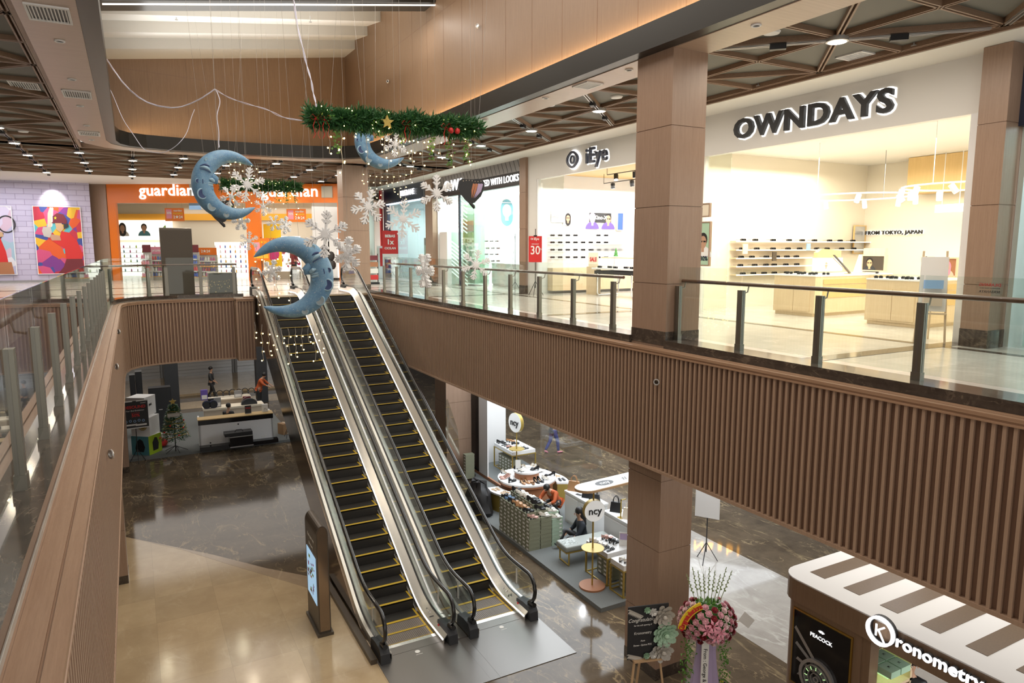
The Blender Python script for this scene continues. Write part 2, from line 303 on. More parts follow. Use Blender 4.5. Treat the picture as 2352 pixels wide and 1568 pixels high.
# ---- upper slab, with the void left open; its edges
farcurve = [(XCL+.0, 23.2), (XCL+.03, 24.0), (XCL+.16, 24.6), (XCL+.45, 25.05), (XCL+.95, 25.3), (1.3, 25.42), (2.2, 25.45), (3.02, 25.4)]
def off(pts, d):
    out = []
    for i, p in enumerate(pts):
        a = Vector(pts[max(i-1, 0)]); c = Vector(pts[min(i+1, len(pts)-1)]); t = (c-a).normalized(); out.append((p[0]-t.y*d, p[1]+t.x*d))
    return out
fc = off(farcurve, .205)        # kerb line behind the cladding
slabz = (5.55, H)
def slab(poly, m): b = MB(); b.prism(poly, *slabz); return st(b.build('floor', m))
slab([(-14, -4), (-.56, -4), (-.56, 23.2)]+fc[1:]+[(3.0, 25.7), (3.0, 30.0), (-14, 30)], 'tile_pale')
slab([(3.0, 25.4), (7.75, 25.4), (7.75, 30), (3.0, 30)], 'tile_pale')
slab([(7.94, -4), (24, -4), (24, 30), (7.75, 30), (7.75, 26), (7.94, 25.5)], 'tile_pale')
slab([(-14, 30), (24, 30), (24, 52), (-14, 52)], 'tile_pale')
b = MB()
for y in (6.9, 14.7, 22.3, 31.5): b.box(7.95, 12.8, y-.16, y+.16, H, H+.004)
b.box(11.9, 12.1, 1, 38, H, H+.003); b.box(-14, 12, 28.6, 28.9, H, H+.004); b.box(-14, 10, 33, 33.4, H, H+.004); st(b.build('floor', 'granite'))
# ceiling under the slab
b = MB(); b.box(-14, -.8, -4, 30, 5.25, 5.3); b.box(8.0, 20, -4, 30, 5.25, 5.3); b.box(-.8, 8, 26.2, 48, 5.25, 5.3); b.box(-14, -.8, 30, 48, 5.25, 5.3); b.box(8, 20, 30, 48, 5.25, 5.3)
st(b.build('ceiling', 'white_ceiling'))
# ---- granite kerbs
def kerb(poly_out, poly_in, name):
    b = MB(); b.prism(poly_out+poly_in[::-1], 6.1, H+.1); return st(b.build(name, 'granite'))
kerb([(7.845, -3), (7.845, 9.05)], [(8.32, -3), (8.32, 9.05)], 'trim_1'); kerb([(7.845, 9.98), (7.845, 25.9)], [(8.32, 9.98), (8.32, 25.9)], 'trim_2')
o1 = off(farcurve, .205); o2 = off(farcurve, .62)
kerb([(-.565, -3), (-.565, 23.2)], [(-1.8, -3), (-1.8, 23.2)], 'trim_3')
kerb([(-.565, 23.2)]+o1[1:]+[(3.35, 25.6)], [(-1.25, 23.2)]+o2[1:]+[(3.35, 26.0)], 'trim_4')
# ---- slatted balcony fronts with their wood caps
def cladding(path, name, z0=4.02, z1=6.035, pitch=.103, sw=.036, sd=.04, cap=True):
    """path of the face; the void lies to its left"""
    pts = [Vector(p) for p in path]; L = [0]
    for i in range(1, len(pts)): L.append(L[-1]+(pts[i]-pts[i-1]).length)
    def at(s):
        for i in range(1, len(pts)):
            if s <= L[i] or i == len(pts)-1:
                t = (s-L[i-1])/(L[i]-L[i-1]); d = (pts[i]-pts[i-1]).normalized(); return pts[i-1].lerp(pts[i], t), d
    b = MB(); n = int(L[-1]/pitch)
    sec = [(.05, z0), (.05, z1+.05), (.12, z1+.05), (.12, z0)]
    b.mt(1); b.sweep([(p.x, p.y, 0) for p in pts], sec)
    b.mt(0)
    for i in range(n):
        p, d = at((i+.5)*pitch); l = Vector((d.y, -d.x)); a = p-d*sw/2; c = p+d*sw/2
        q = [a, c, c+l*sd, a+l*sd]; b.prism([(v.x, v.y) for v in q], z0+.02, z1)
    b.sweep([(p.x, p.y, 0) for p in pts], [(-.01, z0), (-.01, z0+.05), (.12, z0+.05), (.12, z0)])
    o = st(b.build('wall_'+name, ['wood_slat', 'wood_slat_back']))
    b = MB(); b.sweep([(p.x, p.y, 0) for p in pts], [(-.02, 6.03), (-.02, 6.05), (-.005, 6.055), (-.005, 6.075), (-.02, 6.08), (-.02, 6.12), (.055, 6.12), (.055, 6.105), (.07, 6.105), (.07, 6.12), (.185, 6.12), (.185, 6.112), (.20, 6.112), (.20, 6.03)])
    st(b.build('trim_'+name, 'wood_cap')); return o
cladding([(XCR, 25.9), (XCR, -3)][::-1], 'right')
cladding([(XCL, -3), (XCL, 23.2)][::-1], 'left', pitch=.103, sw=.046, sd=.048)
cladding([Vector(p) for p in farcurve][::-1], 'back')
cladding([(3.0, 24.9), (3.58, 24.9)][::-1], 'back_step')
b = MB(); b.box(3.0, 3.07, 24.9, 25.4, 4.02, 6.1); b.box(3.05, 3.6, 25.05, 25.4, 4.02, 6.12); st(b.build('wall_back_step_side', 'wood_slat'))
b = MB(); b.box(3.6, 7.7, 25.35, 25.5, 4.4, 6.13); b.mt(1).box(3.3, 7.75, 25.3, 25.42, 6.06, 6.16); st(b.build('trim_5', ['wood_slat', 'wood_cap']))
b = MB(); b.box(-.8, -.48, -3, 26, 5.24, 5.5); b.box(7.78, 8.1, -3, 26, 5.24, 5.5); b.box(-.8, 7.7, 25.6, 26.3, 5.24, 5.5); st(b.build('ceiling', 'white_ceiling'))
# ---- atrium: fascia ring, cove ledge, high wood walls, baffled roof
ring = [(XR, -4), (XR, 23.6), (XR-.06, 24.4), (XR-.3, 25.1), (XR-.8, 25.65), (6.0, 25.98), (4.6, 26.2), (3.0, 26.28), (1.7, 26.22), (.7, 26.05), (.2, 25.8), (-.06, 25.35), (XL, 24.7), (XL, -4)]
ring = ring[::-1]
b = MB(); b.sweep([(p[0], p[1], 0) for p in ring][::-1], [(0, ZC), (0, 11.44), (.02, 11.44), (.02, 11.36), (.6, 11.36), (.6, ZC+.06), (.25, ZC)]); st(b.build('trim_6', 'soffit_dark'))
def ringoff(d): return off(ring, d)
b = MB(); b.sweep([(p[0], p[1], 0) for p in ring][::-1], [(.26, ZC-.012), (.26, ZC+.05), (1.0, ZC+.05), (1.0, ZC-.012)]); st(b.build('ceiling', 'wood_soffit'))
# high walls
b = MB(); b.box(8.0, 8.1, -4, 29, 11.36, 16.5); b.box(-.62, -.52, -4, 29, 11.36, 16.5); 
back = [(-.6, 26.9), (2.0, 27.45), (5.0, 28.08), (8.05, 28.7)]
b.sweep([(p[0], p[1], 0) for p in back], [(0, 11.3), (0, 16.5), (-.1, 16.5), (-.1, 11.3)]); st(b.build('wall_atrium', 'wood_wall'))
b = MB()      # panel joints of the high walls
for y in [1.6+1.22*i for i in range(22)]: b.box(7.996, 8.001, y-.003, y+.003, 11.4, 16.4)
b.box(7.996, 8.001, -4, 28.6, 14.3, 14.308)
st(b.build('wall_atrium_joints', 'wood_slat_back'))
b = MB(); b.sweep([(p[0], p[1]-.004, 0) for p in back], [(.0, 13.65), (.0, 13.66), (-.006, 13.66), (-.006, 13.65)])
for x in (.9, 2.1, 3.3, 4.5, 5.7, 6.9):
    i = max(j for j in range(len(back)-1) if back[j][0] <= x); t = (x-back[i][0])/(back[i+1][0]-back[i][0]); y = back[i][1]+t*(back[i+1][1]-back[i][1])
    b.box(x-.002, x+.002, y-.006, y, 11.4, 16.2)
st(b.build('wall_atrium_joints', 'wood_slat_back'))
# sloping white roof in sawtooth bands (its height rises towards +x)
b = MB()
def rz(x, y): return 13.93 + .182*(x+.5) + .0*(y-20)
ys = [29.4, 27.2, 25.6, 24.1, 22.7, 21.4, 20.1, 18.9, 17.6, 16, 14, 12]
def rzy(x, y): return 13.87+.178*(x+.55)+.05*(28.6-y)
for i in range(len(ys)-1):
    y1, y0 = ys[i], ys[i+1]
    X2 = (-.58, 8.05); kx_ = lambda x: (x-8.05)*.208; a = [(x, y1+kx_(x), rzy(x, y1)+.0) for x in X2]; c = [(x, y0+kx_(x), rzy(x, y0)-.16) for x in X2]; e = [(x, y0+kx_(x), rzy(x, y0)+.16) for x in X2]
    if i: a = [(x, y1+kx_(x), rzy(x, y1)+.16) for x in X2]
    b.add([a[0], c[0], c[1], a[1]], [(0, 1, 2, 3)]); b.mt(1).add([c[0], e[0], e[1], c[1]], [(0, 1, 2, 3)]).mt(0)  # risers of the white roof get a greyer colour, painting in their shade
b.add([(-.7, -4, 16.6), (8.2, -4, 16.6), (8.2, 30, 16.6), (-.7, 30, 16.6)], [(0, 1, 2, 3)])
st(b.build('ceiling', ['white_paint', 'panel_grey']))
t = T('ceiling_beam', 'dark roof beam crossing the atrium with a recessed strip light', 'beam', (3.7, 19.9, 14.0))
b = MB(); A = math.atan(.152)
for (z0, z1, y0, y1) in ((0, 1.6, -.7, .15),):
    b.add([(-4.3, y0, -.65+z0), (4.35, y0, .66+z0), (4.35, y1, .66+z0), (-4.3, y1, -.65+z0), (-4.3, y0, -.65+z1), (4.35, y0, .66+z1), (4.35, y1, .66+z1), (-4.3, y1, -.65+z1)], [(0,3,2,1),(4,5,6,7),(0,1,5,4),(1,2,6,5),(2,3,7,6),(3,0,4,7)])
b.build('beam_body', 'soffit_dark', t)
b = MB(); b.add([(-3.9, -.62, -.635), (4.2, -.62, .60), (4.2, -.5, .60), (-3.9, -.5, -.635)], [(0, 3, 2, 1)]); b.add([(-3.9, -.70, -.66), (4.3, -.70, .60), (4.3, -.66, .57), (-3.9, -.66, -.69)], [(0, 1, 2, 3)])
b.build('strip_light', 'glow_panel', t)
# ---- lattice ceilings: pale joists on a dark board, a star at every lamp
NX = [-2.93+1.62*i for i in range(-6, 9)]
def node(i, j): return (-2.93+1.617*i, 26.86-3.2*9+3.2*j+(1.6 if i % 2 else 0))
def lattice(x0, x1, y0, y1, name, zc=11.16, inside=None):
    b = MB(); b.box(x0, x1, y0, y1, zc, zc+.05); st(b.build('ceiling', 'lattice_panel'))
    b = MB(); seg = []
    for i in range(-6, 11):
        for j in range(0, 16):
            x, y = node(i, j)
            for dx, dy in ((1.617, 1.6), (1.617, -1.6), (3.234, 0), (0, 3.2)): seg.append(((x, y), (x+dx, y+dy)))
    def clip(p, q):
        t0, t1 = 0, 1; d = (q[0]-p[0], q[1]-p[1])
        for k, (lo, hi) in enumerate(((x0+.03, x1-.03), (y0+.03, y1-.03))):
            if abs(d[k]) < 1e-9:
                if not lo <= p[k] <= hi: return None
            else:
                a, c = (lo-p[k])/d[k], (hi-p[k])/d[k]
                if a > c: a, c = c, a
                t0 = max(t0, a); t1 = min(t1, c)
        return None if t1-t0 < .02 else ((p[0]+d[0]*t0, p[1]+d[1]*t0), (p[0]+d[0]*t1, p[1]+d[1]*t1))
    for p, q in seg:
        c = clip(p, q)
        if not c: continue
        (a, e) = c; d = Vector((e[0]-a[0], e[1]-a[1], 0)).normalized(); l = Vector((d.y, -d.x, 0))*.032
        for s_ in (-1, 1): b.bar((a[0]+l.x*s_, a[1]+l.y*s_, 11.12), (e[0]+l.x*s_, e[1]+l.y*s_, 11.12), .028, .085)
    for (a, e) in (((x0, y0), (x1, y0)), ((x1, y0), (x1, y1)), ((x1, y1), (x0, y1)), ((x0, y1), (x0, y0))): b.bar((*a, 11.1), (*e, 11.1), .08, .14)
    st(b.build('ceiling_'+name, 'wood_beam'))
lattice(8.62, 11.74, -3, 27.0, 'joists')
lattice(-9.5, -1.2, -3, 27.0, 'joists')
lattice(-9.5, 11.74, 27.0, 36.6, 'joists')
# white soffit band round the lattice
b = MB(); b.box(11.74, 12.85, -4, 42, ZC, ZC+.3); b.box(-9.5, 11.8, 36.6, 44, ZC, ZC+.3); b.box(-14, -9.5, -4, 44, ZC, ZC+.3); st(b.build('ceiling', 'white_ceiling'))
# ---- outer shell so nothing leaks
b = MB(); b.box(-14, 20, 46.4, 46.8, -.3, 5.6); st(b.build('wall_back_lower', 'stone_grey'))
b = MB(); b.box(24, 24.2, -4, 46.5, -.3, 16); st(b.build('wall_right_outer', 'stone_grey'))
b = MB(); b.box(-14.2, -14, -4, 46.5, -.3, 16); st(b.build('wall_left_outer', 'stone_grey'))
# ---------------------------------------------------------------- lamps at the stars
lt = T('ceiling_light', 'x', 'light'); b = MB(); b.lathe((0, 0, 0), [(.17, .06), (.17, -.01), (.14, -.015), (.14, .0)], 16); b.build('lamp_ring', 'silver', lt, True)
b = MB(); b.lathe((0, 0, 0), [(.0001, -.008), (.138, -.008)], 16); b.build('diffuser', 'glow_warm', lt)
b = MB()
for s_ in (-.03, .03): b.box(s_-.008, s_+.008, -2.1, 2.1, -.0, .03)
b.build('track', 'silver', lt)
b = MB(); b.box(-.05, .05, .75, 1.0, -.06, .03); b.build('spot_box', 'black', lt); b = MB(); b.box(-.05, .05, -1.0, -.75, -.06, .03); b.build('spot_box', 'black', lt)
first = True; nl = 0
def place_light(x, y, diag, where, grp):
    global first, nl
    o = lt if first else dup(lt, (x, y, 11.03)); first = False
    o.location = (x, y, 11.03); o.rotation_euler = (0, 0, -R(45)*diag); o['label'] = where; o['group'] = grp
    nl += 1
    l = bpy.data.lights.new('lamp_glow', 'SPOT'); l.energy = 55; l.color = (1, .86, .68); l.spot_size = R(140); l.spot_blend = .6; l.shadow_soft_size = .1
    q = bpy.data.objects.new('lamp_glow', l); C.objects.link(q); q.location = (x, y, 10.95)
k = 0
for y in [26.86-3.2*i for i in range(8)]:
    k += 1; place_light(10.0, y, (1 if k % 2 else 1)*(-1 if abs(y-7.66) < .1 else 1), 'bright star lamp over the shop gallery, %s from the orange storefront' % ORD[k-1], 'star lamps over the shop gallery')
k = 0
for i in range(-1, 8):
    for j in range(0, 16):
        x, y = node(i, j)
        if (y > 27.6 and y < 36.5) or (i <= 0 and x < -1.25 and 19 < y < 36.5):
            k += 1; row = 'front' if y < 29 else 'middle'
            place_light(x, y, 0, 'star lamp of the back lattice, %s out, %s row from the poster wall' % (ORD[j-5], ORD[i+1]), 'star lamps of the back lattice ceiling')
# ---------------------------------------------------------------- columns
def column(x0, x1, y0, y1, z0, z1, label, seams, plinth=.2, plz=None, plinths=((0, .2),)):
    t = T('column', label, 'column', ((x0+x1)/2, (y0+y1)/2, z0)); cx, cy = (x0+x1)/2, (y0+y1)/2
    b = MB(); zs = [z0]+[s_ for s_ in seams if z0 < s_ < z1]+[z1]
    for a, c in zip(zs, zs[1:]): b.box(x0-cx, x1-cx, y0-cy, y1-cy, a+.006-z0, c-.006-z0)
    b.box(x0-cx+.012, x1-cx-.012, y0-cy+.012, y1-cy-.012, .01, z1-z0-.01)
    b.build('shaft', 'wood_column', t)
    for a, c in plinths:
        b = MB(); b.box(x0-cx-.006, x1-cx+.006, y0-cy-.006, y1-cy+.006, a-z0, c-z0); b.build('plinth', 'granite', t)
    return t
sm = [H+1.05+1.3*i for i in range(4)]
column(7.9, 8.64, 9.07, 9.98, 0, ZC+.02, 'tall square wood column rising through the balcony beside the optical shop', [1.15, 2.45, 3.75]+sm, plinths=((0, .22), (H-.0, H+.24)))
column(8.98, 9.9, 21.13, 22.1, 0, 5.3, 'lower wood column behind the escalators near the shoe kiosk', [1.35, 2.65, 3.95])
column(7.47, 8.5, 27.62, 28.4, H, ZC+.02, 'wood column at the top of the escalators beside the orange storefront', sm, plinths=((H, H+.2),))
column(-1.1, -.52, 17.9, 18.5, 0, 5.3, 'wood column under the timber parapet, reaching down to the beige marble', [1.3, 2.6, 3.9])
column(-1.3, -.5, 27.2, 27.9, 0, 5.3, 'wood column beside the grey carpet platform and speaker', [1.3, 2.6, 3.9])
def pilaster(y0, y1, x, label):
    D = 12.845-x
    t = T('pilaster', label, 'pilaster', (x, (y0+y1)/2, H)); h = (y1-y0)/2
    b = MB(); zs = [0, 1.05, 2.35, 3.65, ZC-H]
    for a, c in zip(zs, zs[1:]): b.box(0, D, -h, h, a+.006, c-.006)
    b.box(.01, D, -h+.01, h-.01, .01, ZC-H-.01); b.build('shaft', 'wood_column', t)
    b = MB(); b.box(-.006, D, -h-.006, h+.006, 0, .3); b.build('plinth', 'granite', t)
pilaster(6.28, 6.72, 12.35, 'wood pilaster between the optical shop and the dark blue storefront')
pilaster(14.3, 15.0, 12.5, 'wood pilaster between the two optical shops')
pilaster(22.15, 22.6, 12.6, 'wood pilaster between the eye shop and the obsessed with looks shop')
pilaster(31.0, 31.9, 12.6, 'wood pilaster beside the dark storefront with blue interior')
# ---------------------------------------------------------------- ceiling fittings
vt = T('air_vent', 'x', 'vent'); b = MB()
for a in ((-.26, .26, -.2, -.17), (-.26, .26, .17, .2), (-.26, -.23, -.2, .2), (.23, .26, -.2, .2)): b.box(a[0], a[1], a[2], a[3], -.02, .01)
b.build('frame', 'white_plain', vt); b = MB()
for i in range(11): b.box(-.21+.042*i-.008, -.21+.042*i+.008, -.17, .17, -.015, .0)
b.build('louvre', 'white_plain', vt); b = MB(); b.box(-.23, .23, -.17, .17, .001, .01); b.build('backing', 'black', vt)
for n_, (u, v, lab) in enumerate(((112, 31, 'white slatted air vent in the wood soffit above the glass balustrade, biggest of three'), (177, 216, 'white slatted air vent midway along the wood soffit'), (205, 306, 'small white air vent at the far end of the wood soffit'), (56, 195, 'white air vent in the dark lattice ceiling beside the soffit'), (1350, 195, 'flat white access vent in the pale soffit beside the tall column'), (1965, 127, 'long white vent in the lattice ceiling before the optical shop'))):
    o = vt if n_ == 0 else dup(vt, (0, 0, 0)); z = 11.004 if n_ not in (3, 5) else 11.155
    o.location = onz(u, v, z); o.rotation_euler = (0, 0, 0 if n_ < 4 else pi/2); o['label'] = lab; o.scale = (1, 1.9 if n_ < 4 else 1, 1)
dl = T('downlight', 'x', 'light'); b = MB(); b.lathe((0, 0, 0), [(.075, .01), (.075, -.015), (.05, -.015), (.05, .005)], 16); b.build('ring', 'white_plain', dl, True); b = MB(); b.lathe((0, 0, 0), [(.001, 0), (.05, 0)], 16); b.build('lens', 'charcoal', dl)
dls = [(137, 94, 'wood soffit beside the largest vent'), (165, 182, 'wood soffit before the middle vent'), (184, 243, 'wood soffit past the middle vent'), (199, 288, 'wood soffit before the smallest vent'), (210, 321, 'wood soffit just past the smallest vent'), (1737, 58, 'pale soffit above the tall column'), (1445, 160, 'pale soffit against the column face'), (1253, 225, 'pale soffit between column and garland'), (1115, 274, 'pale soffit by the end of the garland'), (395, 349, 'far soffit above the first moon')]
for n_, (u, v, l_) in enumerate(dls):
    o = dl if n_ == 0 else dup(dl, (0, 0, 0)); o.location = onz(u, v, 11.004); o['label'] = 'small round recessed downlight in the ' + l_; o['group'] = 'recessed downlights of the soffits'
sk = T('ceiling_speaker', 'round white ceiling speaker in the lattice ceiling near the column', 'speaker', onz(1772, 73, 11.155)); b = MB(); b.lathe((0, 0, 0), [(.001, -.03), (.12, -.03), (.14, 0)], 20); b.build('grille', 'white_plain', sk, True)
for u, v, l_ in ((1262, 240, 'beside the column'), (53, 301, 'above the moon cable'), (1416, 222, 'left by the spot track')):
    o = dup(sk, onz(u, v, 11.155), label='round white ceiling speaker in the lattice ceiling ' + l_)
spk = T('sprinkler', 'x', 'sprinkler'); b = MB(); b.cyl((0, 0, .1), (0, 0, -.08), .012); b.cyl((0, 0, -.08), (0, 0, -.09), .045); b.build('sprinkler_head', 'silver', spk)
for n_, (u, v, z, l_) in enumerate(((2100, 92, 11.2, 'lattice panel above the optical shop sign'), (1742, 187, 11.2, 'lattice panel close behind the tall column'), (405, 38, 14.3, 'white roof above the first moon'), (713, 44, 15.0, 'white roof near the long cable'))):
    o = spk if n_ == 0 else dup(spk, (0, 0, 0)); o.location = onz(u, v, z) if z < 12 else ony(u, v, 23.2); o['label'] = 'small metal sprinkler head in the ' + l_
ey = T('eye_bolt', 'x', 'bolt'); b = MB(); b.lathe((0, 0, 0), [(.045+.012*cos(a), .012*sin(a)) for a in [2*pi*i/8 for i in range(9)]], 16); b.build('ring', 'silver', ey, True)
for n_, (u, v, ax, p, l_) in enumerate(((268, 762, 'x', XCL-.0, 'uppermost of three on the slatted parapet side'), (262, 842, 'x', XCL, 'middle of three on the slatted parapet side'), (245, 1044, 'x', XCL, 'lowest and largest of three on the slatted parapet side'), (893, 187, 'x', 7.97, 'on the high wood wall below the strip beam end'), (1100, 60, 'x', 7.97, 'on the high wood wall nearest the hanging wire'), (1512, 877, 'x', XCR, 'on the slatted balcony front under the column'))):
    o = ey if n_ == 0 else dup(ey, (0, 0, 0)); q = onx(u, v, p); o.location = q+Vector((.04 if p < 0 else -.04, 0, 0)); o.rotation_euler = (0, pi/2, .5); o['label'] = 'small round metal eye bolt ' + l_
# ---------------------------------------------------------------- glass balustrades
def railing(path, label, hand=-1, posts=None, zb=H+.1, name='glass_balustrade', pw=.07, hh=7.25, gtop=7.49, end=True):
    """path: points along the glass; hand: side of the handrail (+1 = right of travel)"""
    P0 = Vector((*path[0], zb)); t = T(name, label, 'railing', P0); off_ = -P0
    for a, c in zip(path, path[1:]):
        a = Vector((*a, 0)); c = Vector((*c, 0)); d = (c-a).normalized(); g = .012
        b = MB(); b.bar(a+d*g+off_+Vector((0, 0, (zb+.08+gtop)/2)), c-d*g+off_+Vector((0, 0, (zb+.08+gtop)/2)), .012, gtop-zb-.08); b.build('glass_panel', 'glass', t)
    pp = [Vector((*p, 0)) for p in path]
    for i, p in enumerate(pp):
        d = (pp[min(i+1, len(pp)-1)]-pp[max(i-1, 0)]).normalized(); l = Vector((d.y, -d.x, 0))*hand; z = Vector((0, 0, 1))
        o_ = p+off_; b = MB()
        b.bar(o_+z*(zb+.02), o_+z*7.17, pw, .10, up=tuple(d)); b.bar(o_+z*zb, o_+z*(zb+.1), pw+.015, .115, up=tuple(d))
        b.mt(1).bar(o_+z*(zb+.1), o_+z*7.165, .012, .106, up=tuple(d)); b.bar(o_+z*(zb+.1), o_+z*7.165, pw+.006, .02, up=tuple(d))
        b.build('post', ['steel_post', 'steel_dull'], t)
        b = MB(); b.tube([o_+l*.05+z*7.12, o_+l*.13+z*7.14, o_+l*.15+z*7.22], .011, 6); b.build('bracket', 'steel_post', t)
    hp = []
    for i, p in enumerate(pp):
        d = (pp[min(i+1, len(pp)-1)]-pp[max(i-1, 0)]).normalized(); l = Vector((d.y, -d.x, 0))*hand; hp.append(p+off_+l*.15+Vector((0, 0, hh)))
    if end: d = (hp[0]-hp[1]).normalized(); hp.insert(0, hp[0]+d*.12); hp.append(hp[-1]+(hp[-1]-hp[-2]).normalized()*.12)
    b = MB(); b.tube(hp, .03, 12); b.build('handrail', 'rail_wood', t, True)
    return t
xr = 8.1
railing([(xr, 9.0-1.385*i) for i in range(7)], 'long glass balustrade with dark wood handrail in front of the bright optical shop', -1)
railing([(xr, 10.82+1.385*i) for i in range(11)], 'glass balustrade with dark handrail running from the tall column to the escalators', 1)
railing([(-.72, 2.6+1.385*i) for i in range(15)], 'glass balustrade of the timber capped parapet with flat steel posts in a long row', -1)
fp = off(farcurve, .44); 
railing([(-.72, 22.15), (-.72, 23.4), fp[2], fp[4], (1.0, 25.82), (2.05, 25.9), (3.1, 25.85)], 'glass balustrade curving along the balcony in front of the orange drugstore', -1, zb=H+.06)
b = MB(); b.box(-.3, .3, -.008, .008, -.17, .17)
wn = T('warning_sticker', 'clear warning sticker with red and black words on the glass balustrade', 'sticker', onx(2272, 662, xr-.02), -pi/2)
b = MB(); b.box(-.13, .13, .0, .003, -.065, .065); b.build('film', 'glass_clear', wn)
for s_, z_, m_, sz in (('DILARANG', .035, 'red', .045), ('BERSANDAR PADA KACA', .0, 'ink', .018), ('BERBAHAYA', -.038, 'ink', .038)): text(s_, sz, m_, wn, (0, .01, z_), (pi/2, 0, pi), .001, .01)
# ================================================================ escalators
SL = .549; Y0 = 13.3; Y1 = 24.5
def zn(y, k=.5):
    """height of the step line along the flight"""
    if y < Y0-k: return 0
    if y < Y0+k: return SL*(y-Y0+k)**2/(4*k)
    if y < Y1-k: return SL*(y-Y0)
    if y < Y1+k: return H-SL*(Y1+k-y)**2/(4*k)
    return H
def path(x, ya, yb, dz, x2=None):
    ys_ = [ya]; y = ya
    for s_ in [12.5, 12.8, 13.0, 13.15, 13.3, 13.45, 13.6, 13.8, 16, 19, 22, 24.0, 24.2, 24.35, 24.5, 24.65, 24.8, 25.0, 25.4]:
        if ya < s_ < yb: ys_.append(s_)
    ys_.append(yb); return [(x, y, zn(y)+dz) for y in ys_]
def escalator(xc, label, outer_left, number):
    t = T('escalator', label, 'escalator', (xc, 18, 0)); X = -xc; o_ = Vector((-xc, -18, 0))
    def P(pts): return [Vector(p)+o_ for p in pts]
    # steps: dark risers, ribbed treads edged in yellow
    steps = []
    n = 0; y = 12.45
    def step(y, z, flat):
        b = MB(); b.mt(0 if not flat else 1).box(-.5, .5, y-18, y+.385-18, z-.03, z); b.mt(0).box(-.5, .5, y-18, y+.05-18, z-.26, z-.01)
        b.box(-.5, .5, y+.01-18, y+.03-18, z-.3, z-.02)
        b.mt(2).box(-.5, .5, y-18, y+.065-18, z, z+.004)
        for s_ in (-1, 1): b.box(s_*.5-(.04 if s_ > 0 else 0), s_*.5+(.04 if s_ < 0 else 0), y-18, y+.385-18, z, z+.0035)
        b.mt(1 if flat else 3)
        if flat:
            for q in range(24): b.box(-.45+q*.0385, -.43+q*.0385, y+.04-18, y+.38-18, z, z+.006)
        b.build('step', ['step_dark', 'step_tread', 'yellow_line', 'charcoal'], t)
    k = 0; y = 12.42
    while y < 25.2:
        zz = zn(y+.2); q = round(zz/.2196)*.2196
        zz = 0.0 if y < 13.1 else (H if y > 24.4 else q)
        step(y, zz+.010, y < 13.1 or y > 24.4); y += .4
    for s_, nm in ((-1, 'a'), (1, 'b')):
        x = s_*.70+xc
        # glass
        pa = path(x, 12.05, 26.2, 0); b = MB(); b.sweep(P(pa), [(-.006, .2), (-.006, .90), (.006, .90), (.006, .2)]); b.build('glass_panel', 'glass', t)
        # handrail with its turned ends
        top = path(x, 12.15, 26.15, .97); e0 = [(x, 12.15-.29*sin(a), .66+.31*cos(a)) for a in [R(d) for d in (165, 140, 115, 90, 65, 40, 20)]]
        e1 = [(x, 26.15+.29*sin(a), H+.66+.31*cos(a)) for a in [R(d) for d in (20, 40, 65, 90, 115, 140, 165)]]
        b = MB(); b.tube(P(e0+top+e1), .042, 10); h = b.build('handrail', 'black_rubber', t, True)
        b = MB(); b.tube(P([(p[0], p[1], p[2]-.05) for p in top]), .016, 6); b.build('handrail_track', 'steel', h, True)
        # inner and outer deckings
        i_ = -s_        # towards the steps
        pd = path(x, 12.0, 26.3, 0)
        b = MB(); b.sweep(P(pd), [(i_*.02, .25), (i_*.17, .12), (i_*.175, -.12), (i_*.16, -.12), (i_*.155, .11), (i_*.02, .22)]); b.build('inner_decking', 'steel', t, True)
        b = MB(); b.sweep(P(pd), [(-i_*.02, .25), (-i_*.085, .245), (-i_*.09, .04), (-i_*.02, .04)]); b.build('outer_decking', 'steel', t, True)
        b = MB(); b.sweep(P(pd), [(-.018, .24), (-.018, .275), (.018, .275), (.018, .24)]); b.build('glass_channel', 'black_rubber', t)
        b = MB(); b.sweep(P(path(x, 12.25, 25.9, 0)), [(i_*.178, -.5), (i_*.178, -.12), (i_*.19, -.12), (i_*.19, -.5)]); b.build('skirt', 'steel_dull', t)
        if s_ > 0:
            b = MB(); b.sweep(P(path(x, 12.0, 26.1, 0)), [(i_*.178, .095), (i_*.192, .095), (i_*.192, .125), (i_*.178, .125)]); b.build('light_strip', 'glow_led', t)
        # dark newel covers
        for (ya, zb, d) in ((12.0, 0, 1), (26.25, H, -1)):
            b = MB(); pr = [(ya-18-.12*d, zb), (ya-18-.10*d, zb+.2), (ya-18-.02*d, zb+.3), (ya-18+.22*d, zb+.31), (ya-18+.5*d, zb+.27), (ya-18+.55*d, zb)]
            b.prism(pr if d > 0 else pr[::-1], x-xc-.09, x-xc+.095, 'x'); nc = b.build('newel_cover', 'charcoal', t)
            b = MB(); b.tube(P([(x, ya-.12*d, zb+.36), (x, ya+.1*d, zb+.33)]), .05, 10); b.build('handrail_inlet', 'black_rubber', nc, True)
        # safety labels on the glass near the bottom
        b = MB(); b.box(x-xc-.007, x-xc-.009, 12.62-18, 12.68-18, .52, .86); b.build('safety_label', 'paper', t)
    # numbers, emergency stop
    text(number, .13, 'ink', t, (.585, 12.75-18, .215), (0, R(-40), R(90)), .002, .03, 'number')
    b = MB(); b.cyl((.60, 12.42-18, .17), (.60, 12.42-18, .2), .02); b.build('stop_button', 'red', t)
    b = MB()
    for y in (12.95, 13.1): b.cyl((.605, y-18, .2), (.625, y-18, .225), .022)
    b.build('key_switch', 'chrome', t)
    # landing plates
    b = MB(); b.box(-.82, .84, 10.5-18, 12.1-18, .0, .012); b.box(-.55, .55, 12.1-18, 12.45-18, .0, .016); b.build('landing_plate', 'steel_plate', t)
    b = MB(); b.box(-.52, .52, 12.34-18, 12.44-18, .012, .02)
    b.build('comb', 'chrome', t)
